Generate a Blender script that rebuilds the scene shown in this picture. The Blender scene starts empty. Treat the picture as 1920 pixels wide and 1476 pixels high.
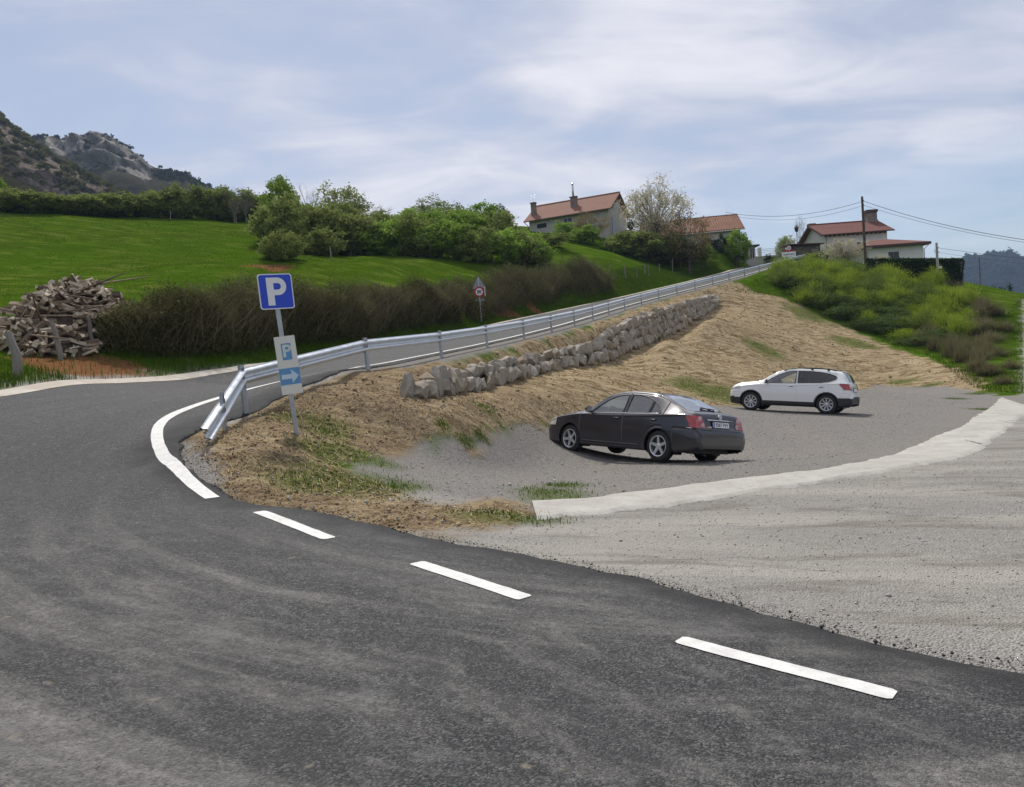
import bpy, bmesh, math, random
import numpy as np
from mathutils import Vector, Matrix, noise as mnoise

# ------------------------------------------------------------------ camera, sky, sun
scn = bpy.context.scene
COL = scn.collection
FPX, ROLL, PITCH, EYE = 1450.0, math.radians(4.3), math.radians(2.4), 1.9
cam_d = bpy.data.cameras.new('camera'); cam = bpy.data.objects.new('camera', cam_d); COL.objects.link(cam)
cam_d.sensor_fit = 'HORIZONTAL'; cam_d.sensor_width = 36.0; cam_d.lens = 36.0 * FPX / 1920.0
cam_d.clip_start = 0.1; cam_d.clip_end = 9000.0
_f = np.array([0, math.cos(PITCH), -math.sin(PITCH)]); _u = np.array([0, math.sin(PITCH), math.cos(PITCH)]); _r = np.array([1.0, 0, 0])
R_ = math.cos(ROLL) * _r - math.sin(ROLL) * _u
U_ = math.sin(ROLL) * _r + math.cos(ROLL) * _u
cam.matrix_world = Matrix(((R_[0], U_[0], -_f[0], 0), (R_[1], U_[1], -_f[1], 0), (R_[2], U_[2], -_f[2], EYE), (0, 0, 0, 1)))
scn.camera = cam
EYEP = np.array([0, 0, EYE])

SUN_EL, SUN_AZ = math.radians(54), math.radians(-14)      # azimuth from +Y towards +X
scn.view_settings.view_transform = 'Standard'; scn.view_settings.look = 'None'
scn.view_settings.gamma = 1.0; scn.view_settings.exposure = 0.36; scn.view_settings.use_curve_mapping = False
sd = Vector((math.sin(SUN_AZ) * math.cos(SUN_EL), math.cos(SUN_AZ) * math.cos(SUN_EL), math.sin(SUN_EL)))
sun_d = bpy.data.lights.new('sun', 'SUN'); sun_d.energy = 3.1; sun_d.angle = math.radians(4.5); sun_d.color = (1.0, 0.95, 0.87)
sun = bpy.data.objects.new('sun', sun_d); COL.objects.link(sun); sun.rotation_euler = sd.to_track_quat('Z', 'Y').to_euler(); sun.location = (0, 0, 60)

def make_world():
    w = bpy.data.worlds.new('World'); scn.world = w; w.use_nodes = True
    nt = w.node_tree; nt.nodes.clear(); N = nt.nodes.new; L = nt.links.new
    out = N('ShaderNodeOutputWorld'); bg = N('ShaderNodeBackground'); L(bg.outputs[0], out.inputs[0])
    sky = N('ShaderNodeTexSky'); sky.sky_type = 'NISHITA'; sky.sun_disc = False
    sky.sun_elevation = SUN_EL; sky.sun_rotation = SUN_AZ; sky.air_density = 1.0; sky.dust_density = 0.6; sky.ozone_density = 1.6
    tc = N('ShaderNodeTexCoord'); sep = N('ShaderNodeSeparateXYZ'); L(tc.outputs['Generated'], sep.inputs[0])
    def m(op, a, b=None, clamp=False):
        n = N('ShaderNodeMath'); n.operation = op; n.use_clamp = clamp
        for i, v in enumerate((a, b)):
            if v is None: continue
            if isinstance(v, (int, float)): n.inputs[i].default_value = v
            else: L(v, n.inputs[i])
        return n.outputs[0]
    zz = m('ADD', m('MAXIMUM', sep.outputs[2], 0.0), 0.16)
    cx = m('DIVIDE', sep.outputs[0], zz); cy = m('DIVIDE', sep.outputs[1], zz)
    cmb = N('ShaderNodeCombineXYZ'); L(cx, cmb.inputs[0]); L(cy, cmb.inputs[1])
    mp = N('ShaderNodeMapping'); L(cmb.outputs[0], mp.inputs[0]); mp.inputs['Rotation'].default_value = (0, 0, math.radians(18)); mp.inputs['Scale'].default_value = (0.75, 1.25, 1)
    n1 = N('ShaderNodeTexNoise'); n1.inputs['Scale'].default_value = 0.85; n1.inputs['Detail'].default_value = 6; n1.inputs['Roughness'].default_value = 0.5; n1.inputs['Distortion'].default_value = 0.55
    L(mp.outputs[0], n1.inputs['Vector'])
    n2 = N('ShaderNodeTexNoise'); n2.inputs['Scale'].default_value = 2.6; n2.inputs['Detail'].default_value = 7; n2.inputs['Roughness'].default_value = 0.55; n2.inputs['Distortion'].default_value = 0.9
    L(mp.outputs[0], n2.inputs['Vector'])
    d = m('ADD', m('MULTIPLY', n1.outputs[0], 0.72), m('MULTIPLY', n2.outputs[0], 0.28))
    mr = N('ShaderNodeMapRange'); mr.interpolation_type = 'SMOOTHSTEP'; L(d, mr.inputs[0]); mr.inputs[1].default_value = 0.36; mr.inputs[2].default_value = 0.60
    mr.inputs[3].default_value = 0.42; mr.inputs[4].default_value = 1.0
    # cloud sheet ends low over the eastern horizon, where clear air shows
    east = m('MULTIPLY', m('SUBTRACT', sep.outputs[0], 0.10), 3.2, True)
    low = m('SUBTRACT', 1.0, m('MULTIPLY', m('SUBTRACT', sep.outputs[2], 0.155), 16.0, True), True)
    cut = m('SUBTRACT', 1.0, m('MULTIPLY', m('MULTIPLY', east, low), 0.62), True)
    fac = m('MULTIPLY', mr.outputs[0], cut)
    sc = N('ShaderNodeMix'); sc.data_type = 'RGBA'; sc.blend_type = 'MULTIPLY'; sc.inputs[0].default_value = 1.0
    L(sky.outputs[0], sc.inputs[6]); sc.inputs[7].default_value = (1.0, 1.0, 1.0, 1)
    cr = N('ShaderNodeMapRange'); cr.interpolation_type = 'SMOOTHSTEP'; L(d, cr.inputs[0]); cr.inputs[1].default_value = 0.40; cr.inputs[2].default_value = 0.66
    cl = N('ShaderNodeMix'); cl.data_type = 'RGBA'; L(cr.outputs[0], cl.inputs[0]); cl.inputs[6].default_value = (5.7, 5.85, 6.9, 1); cl.inputs[7].default_value = (8.6, 8.6, 9.2, 1)
    mx = N('ShaderNodeMix'); mx.data_type = 'RGBA'; L(fac, mx.inputs[0]); L(sc.outputs[2], mx.inputs[6]); L(cl.outputs[2], mx.inputs[7])
    L(mx.outputs[2], bg.inputs[0]); bg.inputs[1].default_value = 0.080
make_world()

scn.cycles.max_bounces = 6; scn.cycles.diffuse_bounces = 3; scn.cycles.glossy_bounces = 3; scn.cycles.transmission_bounces = 5; scn.cycles.transparent_max_bounces = 8

# ------------------------------------------------------------------ helpers
RND = random.Random(7)
def ray(px, py): return _f + R_ * ((px - 960) / FPX) + U_ * ((738 - py) / FPX)
def at(px, py, Y):
    d = ray(px, py); return EYEP + d * (Y / d[1])

def link(o, parent=None):
    COL.objects.link(o)
    if parent is not None: o.parent = parent
    return o
def tag(o, label, cat, group=None):
    o['label'] = label; o['category'] = cat
    if group: o['group'] = group
    return o
def struct(o, kind='structure'):
    o['kind'] = kind; return o
def empty(name, loc=(0, 0, 0), rz=0.0):
    o = bpy.data.objects.new(name, None); o.empty_display_size = 0.2; COL.objects.link(o)
    o.location = loc; o.rotation_euler = (0, 0, rz); return o

class MB:
    """collects geometry for one mesh"""
    def __init__(s): s.v = []; s.f = []; s.mi = []
    def add(s, vs, fs, mi=0):
        b = len(s.v); s.v.extend([tuple(p) for p in vs]); s.f.extend([tuple(i + b for i in f) for f in fs]); s.mi.extend([mi] * len(fs)); return s
    def box(s, c, d, rot=None, mi=0):
        x, y, z = d[0] / 2, d[1] / 2, d[2] / 2
        P = [Vector(p) for p in ((-x, -y, -z), (x, -y, -z), (x, y, -z), (-x, y, -z), (-x, -y, z), (x, -y, z), (x, y, z), (-x, y, z))]
        if rot is not None: P = [rot @ p for p in P]
        c = Vector(c)
        return s.add([p + c for p in P], [(0, 3, 2, 1), (4, 5, 6, 7), (0, 1, 5, 4), (1, 2, 6, 5), (2, 3, 7, 6), (3, 0, 4, 7)], mi)
    def tube(s, pts, rad, n=8, cap=True, mi=0):
        pts = [Vector(p) for p in pts]
        if not hasattr(rad, '__len__'): rad = [rad] * len(pts)
        b = len(s.v); up = Vector((0.31, 0.17, 0.94)).normalized()
        for i, p in enumerate(pts):
            t = (pts[min(i + 1, len(pts) - 1)] - pts[max(i - 1, 0)]).normalized()
            a = t.cross(up)
            if a.length < 1e-3: a = t.cross(Vector((1, 0, 0)))
            a.normalize(); c = t.cross(a)
            for k in range(n):
                q = 2 * math.pi * k / n
                s.v.append(tuple(p + (a * math.cos(q) + c * math.sin(q)) * rad[i]))
        for i in range(len(pts) - 1):
            for k in range(n):
                s.f.append((b + i * n + k, b + i * n + (k + 1) % n, b + (i + 1) * n + (k + 1) % n, b + (i + 1) * n + k)); s.mi.append(mi)
        if cap:
            s.f.append(tuple(b + k for k in range(n))[::-1]); s.f.append(tuple(b + (len(pts) - 1) * n + k for k in range(n))); s.mi += [mi, mi]
        return s
    def prism(s, poly, origin, ex, ey, ez, mi=0):
        """closed prism: poly (list of 2D) in ex,ey, thickness vector ez"""
        o, ex, ey, ez = map(Vector, (origin, ex, ey, ez)); n = len(poly)
        P = [o + ex * a + ey * b for a, b in poly]; Q = [p + ez for p in P]
        return s.add(P + Q, [tuple(range(n))[::-1], tuple(range(n, 2 * n))] + [(i, (i + 1) % n, n + (i + 1) % n, n + i) for i in range(n)], mi)
    def lathe(s, prof, axis_o, ax, e1, e2, n=32, mi=0, closed=False):
        o, ax, e1, e2 = map(Vector, (axis_o, ax, e1, e2)); b = len(s.v); m_ = len(prof)
        for k in range(n):
            q = 2 * math.pi * k / n; rd = e1 * math.cos(q) + e2 * math.sin(q)
            for (h, r) in prof: s.v.append(tuple(o + ax * h + rd * r))
        for k in range(n):
            k2 = (k + 1) % n
            for j in range(m_ if closed else m_ - 1):
                j2 = (j + 1) % m_
                s.f.append((b + k * m_ + j, b + k2 * m_ + j, b + k2 * m_ + j2, b + k * m_ + j2)); s.mi.append(mi)
        return s
    def mesh(s, name, mats, smooth=False):
        me = bpy.data.meshes.new(name); me.from_pydata(s.v, [], s.f); me.update()
        if not isinstance(mats, (list, tuple)): mats = [mats]
        for m_ in mats: me.materials.append(m_)
        if len(mats) > 1: me.polygons.foreach_set('material_index', s.mi)
        if smooth is not False:
            me.polygons.foreach_set('use_smooth', [True] * len(me.polygons))
            if smooth is not True: me.set_sharp_from_angle(angle=math.radians(smooth))
        me.update(); return me
    def build(s, name, mats, parent=None, smooth=False):
        return link(bpy.data.objects.new(name, s.mesh(name, mats, smooth)), parent)

def npmesh(name, V, Fq, mat, smooth=False):
    """fast mesh from numpy (faces all same size)"""
    V = np.asarray(V, np.float32); Fq = np.asarray(Fq, np.int32); k = Fq.shape[1]
    me = bpy.data.meshes.new(name); me.vertices.add(len(V)); me.vertices.foreach_set('co', V.ravel())
    me.loops.add(Fq.size); me.loops.foreach_set('vertex_index', Fq.ravel())
    me.polygons.add(len(Fq)); me.polygons.foreach_set('loop_start', np.arange(0, Fq.size, k, dtype=np.int32))
    me.polygons.foreach_set('loop_total', np.full(len(Fq), k, np.int32))
    if mat is not None: me.materials.append(mat)
    me.update(calc_edges=True); me.validate()
    if smooth: me.polygons.foreach_set('use_smooth', [True] * len(me.polygons))
    return me

def text_mesh(txt, size, mat, name='lettering', depth=0.0015, bold=0.0, align='CENTER'):
    cu = bpy.data.curves.new('txt', 'FONT'); cu.body = txt; cu.size = size; cu.extrude = depth; cu.offset = bold
    cu.align_x = align; cu.align_y = 'CENTER'; cu.resolution_u = 4
    o = bpy.data.objects.new('txt', cu); COL.objects.link(o)
    bpy.context.view_layer.update()
    me = bpy.data.meshes.new_from_object(o.evaluated_get(bpy.context.evaluated_depsgraph_get()))
    bpy.data.objects.remove(o); bpy.data.curves.remove(cu)
    me.name = name; me.materials.clear(); me.materials.append(mat); return me

# ------------------------------------------------------------------ materials
class NT:
    def __init__(s, name):
        s.m = bpy.data.materials.new(name); s.m.use_nodes = True; s.nt = s.m.node_tree
        s.b = s.nt.nodes['Principled BSDF']; s.out = s.nt.nodes['Material Output']; s._c = None
    def n(s, t, **kw):
        x = s.nt.nodes.new(t)
        for k, v in kw.items(): setattr(x, k, v)
        return x
    def l(s, a, b): s.nt.links.new(a, b)
    def setv(s, sock, v):
        if isinstance(v, bpy.types.NodeSocket): s.l(v, sock)
        elif isinstance(v, (tuple, list)) and len(v) == 3 and sock.type == 'RGBA': sock.default_value = (*v, 1)
        else: sock.default_value = v
    def coord(s):
        if s._c is None: s._c = s.n('ShaderNodeNewGeometry').outputs['Position']
        return s._c
    def obj_coord(s): return s.n('ShaderNodeTexCoord').outputs['Object']
    def mapping(s, vec, scale=(1, 1, 1), rot=(0, 0, 0)):
        x = s.n('ShaderNodeMapping'); s.l(vec, x.inputs[0]); x.inputs['Scale'].default_value = scale; x.inputs['Rotation'].default_value = rot; return x.outputs[0]
    def noise(s, scale, detail=4, rough=0.55, dist=0.0, vec=None, out=0):
        x = s.n('ShaderNodeTexNoise'); x.inputs['Scale'].default_value = scale; x.inputs['Detail'].default_value = detail
        x.inputs['Roughness'].default_value = rough; x.inputs['Distortion'].default_value = dist
        s.l(vec if vec is not None else s.coord(), x.inputs['Vector']); return x.outputs[out]
    def voro(s, scale, vec=None, feature='F1', out=0, rnd=1.0):
        x = s.n('ShaderNodeTexVoronoi', feature=feature); x.inputs['Scale'].default_value = scale; x.inputs['Randomness'].default_value = rnd
        s.l(vec if vec is not None else s.coord(), x.inputs['Vector']); return x.outputs[out]
    def ramp(s, fac, a, b, lo=0.0, hi=1.0, smooth=False):
        x = s.n('ShaderNodeMapRange'); s.setv(x.inputs[0], fac); x.inputs[1].default_value = a; x.inputs[2].default_value = b; x.inputs[3].default_value = lo; x.inputs[4].default_value = hi
        if smooth: x.interpolation_type = 'SMOOTHSTEP'
        return x.outputs[0]
    def mix(s, fac, a, b, mode='MIX'):
        x = s.n('ShaderNodeMix', data_type='RGBA', blend_type=mode); s.setv(x.inputs[0], fac); s.setv(x.inputs[6], a); s.setv(x.inputs[7], b); return x.outputs[2]
    def math(s, op, a, b=0.0, clamp=False):
        x = s.n('ShaderNodeMath', operation=op, use_clamp=clamp); s.setv(x.inputs[0], a); s.setv(x.inputs[1], b); return x.outputs[0]
    def attr(s, name, out='Fac'):
        x = s.n('ShaderNodeAttribute', attribute_name=name); return x.outputs[out]
    def bump(s, h, strength=0.5, dist=0.02, nrm=None):
        x = s.n('ShaderNodeBump'); s.setv(x.inputs['Strength'], strength); x.inputs['Distance'].default_value = dist; s.l(h, x.inputs['Height'])
        if nrm is not None: s.l(nrm, x.inputs['Normal'])
        return x.outputs[0]
    def fin(s, col=None, rough=None, metal=None, nrm=None, spec=None, **kw):
        b = s.b
        if col is not None: s.setv(b.inputs['Base Color'], col)
        if rough is not None: s.setv(b.inputs['Roughness'], rough)
        if metal is not None: s.setv(b.inputs['Metallic'], metal)
        if spec is not None: b.inputs['Specular IOR Level'].default_value = spec
        if nrm is not None: s.l(nrm, b.inputs['Normal'])
        for k, v in kw.items(): s.setv(b.inputs[k.replace('_', ' ')], v)
        return s.m
MAT = {}
def plain(name, col, rough=0.6, metal=0.0, var=0.12, scale=6.0, bump=0.0, spec=0.5, **kw):
    """simple procedural material: colour with soft noise variation"""
    k = NT(name); n = k.noise(scale, 4)
    c = k.mix(k.ramp(n, 0.3, 0.7), tuple(x * (1 - var) for x in col), tuple(min(1, x * (1 + var)) for x in col))
    nr = k.bump(k.noise(scale * 6, 4), bump, 0.01) if bump else None
    MAT[name] = k.fin(c, rough, metal, nr, spec, **kw); return MAT[name]

# ------------------------------------------------------------------ terrain
CP = []          # control points (x, y, z)
def cps(lst):
    for a in lst: CP.append(at(*a))
# near road and gravel
cps([(960,1476,3.37),(0,1476,3.33),(1919,1476,3.36),(1265,1210,5.0),(1680,1312,4.2),(780,1062,6.8),(985,1128,5.85),(485,965,8.65),(618,1015,7.7),(0,1000,8.0)])
CP += [np.array(p) for p in ((-8,-5,.55),(0,-6,0),(8,-5,-.6),(16,-2,-1.2),(-14,-2,1.2),(-12.5,12,1.75),(-13.5,7,1.55),(-16,10,2.0),(0,-40,-1),(-40,-30,6),(40,-30,-4))]
cps([(1919,1250,4.6),(1500,1165,5.5),(1919,1000,8.5),(1919,800,22),(1600,875,13.5),(1400,910,11.8),(1000,958,9.7),(1230,955,10.1)])
cps([(1230,870,15.9),(1071,846,18.0),(1546,777,27.0),(1409,769,28.4),(1640,722,48),(1860,738,39.5),(1380,760,31),(1040,808,21.5),(900,828,17.2),(740,835,14.8),(640,880,11.9),(800,900,12.2)])
# hairpin inner edge line
INNER = [(400,938,9.5),(350,905,10.25),(312,865,11.2),(296,830,12.2),(300,800,13.2),(325,780,14.2),(370,762,15.2),(430,746,16.3),(500,729,17.6),(580,710,18.9),(676,685,20.3),(790,663,24.0),(880,647,28.0),(951,635,31.8),(1004,624,35.7),(1050,611,39.6),(1086,601,43.5),(1118,592.5,47.4),(1150,583,51.2),(1184,573,54.9),(1219,563,58.6),(1256,552,62.2),(1293,541,65.8),(1329,532,69.4),(1362,524,73),(1394,516,76.6),(1423,509,80.2),(1447,503,84),(1470,498,88),(1492,492,94),(1510,486,102)]
cps(INNER[:9:2])
OUTER = [(0,745,16),(200,720,20),(430,697,25),(563,678,28.7),(663,660,32),(773,648,36.8),(863,633,42.5),(932,621,47),(1000,600,52)]
cps(OUTER[:4])
def _ramp():
    P = np.array([at(*a) for a in INNER[8:]]); d = np.concatenate([[0], np.cumsum(np.hypot(*np.diff(P[:, :2], axis=0).T))])
    z = np.polyval(np.polyfit(d, P[:, 2], 4), d); t = np.gradient(P[:, :2], axis=0); t /= np.linalg.norm(t, axis=1)[:, None]; n = np.stack([t[:, 1], -t[:, 0]], 1)
    for i in range(len(P)):
        CP.append(np.array([P[i, 0], P[i, 1], z[i]]))
        if i >= 2 and i % 2 == 0:
            for o, dz in ((1.3, -.06), (-6.3, .08)): CP.append(np.array([P[i, 0] + n[i, 0] * o, P[i, 1] + n[i, 1] * o, z[i] + dz]))
    return np.column_stack([P[:, :2], z])
RAMP = _ramp()
# verge behind the road and base of the hedge
cps([(430,655,27.2),(300,672,24.5),(663,632,34.5),(863,592,46.5),(1000,556,56),(1140,530,68),(0,690,19.0),(120,668,22.5),(1250,515,75),(1400,480,92)])
# nose, bank under the guard rail, toe and head of the stone wall
cps([(385,835,11.3),(420,812,12.6),(460,775,14.7),(558,825,13.3),(520,900,10.6),(600,770,15.2)])
cps([(816,743,17.2),(911,729,21.3),(982,711,24.7),(1092,686,32.2),(1145,679,35.6),(1233,640,46.6),(1350,573,61.6),(819,704,18.2),(947,676,24.2),(1021,662,28.3),(1110,642,34.7),(1152,619,37.6),(1251,578,50.5),(1343,555,63.4)])
# straw slope behind the lot and the scrub bank above it
cps([(1450,690,46),(1450,620,56),(1560,640,57),(1700,662,55),(1800,692,48),(1250,700,34),(1480,560,68),(1380,548,66.5),(1600,600,65),(1500,512,82),(1620,512,82),(1760,540,76),(1840,600,66),(1890,660,54),(1915,740,38.5)])
# fields and house platforms
cps([(663,512,50),(800,500,58),(620,480,66),(900,492,66),(1000,494,70),(505,455,66),(480,418,86),(300,403,106),(0,388,104),(0,520,46),(0,610,31),(250,500,50),(400,520,44),(1100,500,74),(1200,500,80),(1000,436,104),(1160,428,108),(1350,468,97),(1600,492,98),(700,420,100),(800,415,110)])
CP += [np.array(p, float) for p in ((0,160,21),(-60,170,34),(45,150,12),(-130,160,42),(60,60,-1),(85,100,-4),(60,30,-4.5),(70,0,-6),(90,160,-2),(-60,20,15),(-45,5,9),(-80,80,30),(40,10,-2.9))]
CP = np.array(CP)
def _phi(r2): return 0.5 * r2 * np.log(np.maximum(r2, 1e-12))
def _tps():
    P = CP[:, :2] / 50.0; n = len(P)
    K = _phi(((P[:, None] - P[None]) ** 2).sum(2)) + np.eye(n) * 2e-5
    T = np.hstack([np.ones((n, 1)), P]); A = np.zeros((n + 3, n + 3)); A[:n, :n] = K; A[:n, n:] = T; A[n:, :n] = T.T
    return np.linalg.solve(A, np.concatenate([CP[:, 2], np.zeros(3)])), P
TW, TP = _tps()
def rbf(x, y):
    x = np.asarray(x, float) / 50.0; y = np.asarray(y, float) / 50.0; sh = x.shape; x = x.ravel(); y = y.ravel()
    out = np.empty_like(x)
    for i in range(0, len(x), 20000):
        a, b = x[i:i+20000], y[i:i+20000]
        r2 = (a[:, None] - TP[None, :, 0]) ** 2 + (b[:, None] - TP[None, :, 1]) ** 2
        out[i:i+20000] = _phi(r2) @ TW[:-3] + TW[-3] + TW[-2] * a + TW[-1] * b
    return out.reshape(sh)
def sst(a, b, x):
    t = np.clip((x - a) / (b - a), 0, 1); return t * t * (3 - 2 * t)
def _dense(P, k=10):
    i = np.arange(len(P)); j = np.linspace(0, len(P) - 1, (len(P) - 1) * k + 1); return np.stack([np.interp(j, i, P[:, c]) for c in range(3)], 1)
RAMPD = _dense(RAMP); _rt = np.gradient(RAMPD[:, :2], axis=0); _rt = np.stack([np.convolve(np.pad(_rt[:, c], 8, mode='edge'), np.ones(17) / 17, 'valid') for c in (0, 1)], 1)
_rt /= np.linalg.norm(_rt, axis=1)[:, None]; RAMPN = np.stack([_rt[:, 1], -_rt[:, 0]], 1)
for _c in (2,): RAMPD[:, _c] = np.convolve(np.pad(RAMPD[:, _c], 12, mode='reflect', reflect_type='odd'), np.ones(25) / 25, 'valid')
RSL = np.gradient(RAMPD[:, 2]) / np.maximum(np.hypot(*np.gradient(RAMPD[:, :2], axis=0).T), 1e-4)
def corridor(x, y, z):
    """the built road bench: an even cross-section from the verge to the gutter"""
    sh = x.shape; x = x.ravel(); y = y.ravel(); z = z.ravel().copy()
    idx = np.where((y > 17) & (y < 110) & (x > -25) & (x < 50))[0]
    for a in range(0, len(idx), 8000):
        q = idx[a:a+8000]; d2 = (x[q][:, None] - RAMPD[None, :, 0]) ** 2 + (y[q][:, None] - RAMPD[None, :, 1]) ** 2
        k = np.argmin(d2, 1); o = (x[q] - RAMPD[k, 0]) * RAMPN[k, 0] + (y[q] - RAMPD[k, 1]) * RAMPN[k, 1]
        al = (x[q] - RAMPD[k, 0]) * RAMPN[k, 1] * -1 + (y[q] - RAMPD[k, 1]) * RAMPN[k, 0]
        s_ = k / 10.0; w = sst(-8.3, -6.4, o) * sst(2.6, 1.4, o) * sst(.3, 3.0, s_ + .35 * np.clip(o + 2, -4, 0)) * (k < len(RAMPD) - 1)
        zr = RAMPD[k, 2] + RSL[k] * np.clip(al, -.5, .5) - .006 * o * o * (o > 0) - .012 * o
        z[q] = z[q] * (1 - w) + zr * w
    return z.reshape(sh)
WALL_B = [(752,742,16.4),(816,743,17.2),(911,729,21.3),(982,711,24.7),(1039,694,28.4),(1092,686,32.2),(1145,679,35.6),(1177,661,39.2),(1233,640,46.6),(1272,623,51.5),(1322,591,57.8),(1352,572,62)]
WALL_T = [(745,718,16.8),(819,704,18.0),(879,690,21.3),(947,676,24.4),(1021,662,28.6),(1075,650,32.2),(1128,630,35.9),(1165,608,39.6),(1225,584,47),(1262,574,52),(1315,558,58.3),(1345,553,62.6)]
_wj = np.linspace(0, len(WALL_B) - 1, (len(WALL_B) - 1) * 12 + 1); _wi = np.arange(len(WALL_B))
WB = np.array([at(*a) for a in WALL_B]); WT = np.array([at(*a) for a in WALL_T]); WB = np.stack([np.interp(_wj, _wi, WB[:, c]) for c in range(3)], 1); WT = np.stack([np.interp(_wj, _wi, WT[:, c]) for c in range(3)], 1)
_wt = np.gradient(WB[:, :2], axis=0); _wt = np.stack([np.convolve(np.pad(_wt[:, c], 8, mode='edge'), np.ones(17) / 17, 'valid') for c in (0, 1)], 1); _wt /= np.linalg.norm(_wt, axis=1)[:, None]; WN = np.stack([_wt[:, 1], -_wt[:, 0]], 1)
def wallcut(x, y, z):
    """step in the bank where the stone wall stands"""
    sh = x.shape; x = x.ravel(); y = y.ravel(); z = z.ravel().copy(); idx = np.where((y > 13) & (y < 67) & (x > -6) & (x < 24))[0]; n = len(WB)
    for a in range(0, len(idx), 8000):
        q = idx[a:a+8000]; k = np.argmin((x[q][:, None] - WB[None, :, 0]) ** 2 + (y[q][:, None] - WB[None, :, 1]) ** 2, 1)
        dx, dy = x[q] - WB[k, 0], y[q] - WB[k, 1]; o = dx * WN[k, 0] + dy * WN[k, 1]; al = -dx * WN[k, 1] + dy * WN[k, 0]
        e = np.where(k == 0, np.clip(-al, 0, 9), np.where(k == n - 1, np.clip(al, 0, 9), 0)); u = k / 12.0
        sl = np.gradient(WB[:, 2])[k] / np.maximum(np.hypot(*np.gradient(WB[:, :2], axis=0).T)[k], 1e-3)
        zb = WB[k, 2] + sl * np.clip(al, -.6, .6) - .10; zt = WT[k, 2] + np.gradient(WT[:, 2])[k] / np.maximum(np.hypot(*np.gradient(WB[:, :2], axis=0).T)[k], 1e-3) * np.clip(al, -.6, .6) - .06
        t = sst(-1.25, -.05, o); zw = zt * (1 - t) + zb * t - .34 * np.clip(o, 0, 3)
        w = sst(-2.6, -1.1, o) * sst(2.3, .35, o) * sst(1.2, 0, e); z[q] = z[q] * (1 - w) + zw * w
    return z.reshape(sh)
def H(x, y):
    """ground height; the surveyed hillside fades into wide, lower country"""
    x = np.asarray(x, float); y = np.asarray(y, float)
    d = np.hypot((x + 5) / 1.05, y - 55); w = sst(110, 190, d)
    cx, cy = np.clip(x, -150, 110), np.clip(y, -50, 180)
    far = np.clip(-0.10 * x, -60, 40) - np.clip(0.10 * (np.abs(y) - 150), 0, 40)
    return corridor(x, y, wallcut(x, y, rbf(cx, cy))) * (1 - w) + far * w
def hz(x, y): return float(H(np.array([x]), np.array([y]))[0])
_T = np.concatenate([np.arange(2, 40, .04), np.arange(40, 160, .15), np.arange(160, 400, 1.0)])
def hit(px, py, tmin=0):
    """first point of the ground seen through a photo pixel"""
    d = ray(px, py); T = _T[_T > tmin]; P = EYEP[None] + T[:, None] * d[None]
    e = P[:, 2] - H(P[:, 0], P[:, 1]); k = np.argmax(e < 0)
    if e[k] >= 0: k = len(T) - 1
    if k == 0: return Vector(P[0])
    a = e[k-1] / (e[k-1] - e[k] + 1e-9); return Vector(P[k-1] + (P[k] - P[k-1]) * a)
def ground(x, y, dz=0.0): return Vector((x, y, hz(x, y) + dz))

# ------------------------------------------------------------------ curve and region helpers
def catmull(P, n_per=8, closed=False):
    P = [np.array(p, float) for p in P]; out = []
    m_ = len(P)
    for i in range(m_ if closed else m_ - 1):
        p0 = P[i-1] if (closed or i > 0) else 2*P[0]-P[1]; p1 = P[i]; p2 = P[(i+1) % m_]; p3 = P[(i+2) % m_] if (closed or i+2 < m_) else 2*P[-1]-P[-2]
        for k in range(n_per):
            t = k / n_per
            out.append(0.5*((2*p1)+(-p0+p2)*t+(2*p0-5*p1+4*p2-p3)*t*t+(-p0+3*p1-3*p2+p3)*t**3))
    if not closed: out.append(P[-1])
    return np.array(out)
def resample(P, step=None, n=None):
    P = np.asarray(P, float); d = np.concatenate([[0], np.cumsum(np.linalg.norm(np.diff(P[:, :2], axis=0), axis=1))])
    s = np.linspace(0, d[-1], n if n else max(2, int(d[-1] / step) + 1))
    return np.stack([np.interp(s, d, P[:, k]) for k in range(P.shape[1])], 1), s
def perp_right(P):
    t = np.gradient(P[:, :2], axis=0); t /= np.linalg.norm(t, axis=1)[:, None] + 1e-9
    return np.stack([t[:, 1], -t[:, 0]], 1)
def pxy(lst): return [np.array(hit(a, b)[:2]) for a, b in lst]
def inpoly(x, y, poly):
    x = np.asarray(x); y = np.asarray(y); ins = np.zeros(x.shape, bool); n = len(poly)
    for i in range(n):
        x1, y1 = poly[i]; x2, y2 = poly[(i+1) % n]
        if y1 == y2: continue
        c = ((y1 > y) != (y2 > y)) & (x < (x2 - x1) * (y - y1) / (y2 - y1) + x1); ins ^= c
    return ins
def sdist(x, y, poly, closed=True):
    """signed distance to polygon, positive inside"""
    x = np.asarray(x, float); y = np.asarray(y, float); d = np.full(x.shape, 1e9); n = len(poly)
    for i in range(n if closed else n - 1):
        a = np.array(poly[i]); b = np.array(poly[(i+1) % n]); ab = b - a; L2 = ab @ ab + 1e-12
        t = np.clip(((x - a[0]) * ab[0] + (y - a[1]) * ab[1]) / L2, 0, 1)
        d = np.minimum(d, np.hypot(x - a[0] - t * ab[0], y - a[1] - t * ab[1]))
    return np.where(inpoly(x, y, poly), d, -d) if closed else d
_rng = np.random.default_rng(11)
_perm = _rng.random((256, 256))
def vnoise(x, y):
    """cheap smooth value noise in 0..1"""
    x = np.asarray(x, float); y = np.asarray(y, float); xi = np.floor(x).astype(int); yi = np.floor(y).astype(int); fx = x - xi; fy = y - yi
    fx = fx*fx*(3-2*fx); fy = fy*fy*(3-2*fy); g = lambda a, b: _perm[a & 255, b & 255]
    return (g(xi, yi)*(1-fx)+g(xi+1, yi)*fx)*(1-fy) + (g(xi, yi+1)*(1-fx)+g(xi+1, yi+1)*fx)*fy
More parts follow.
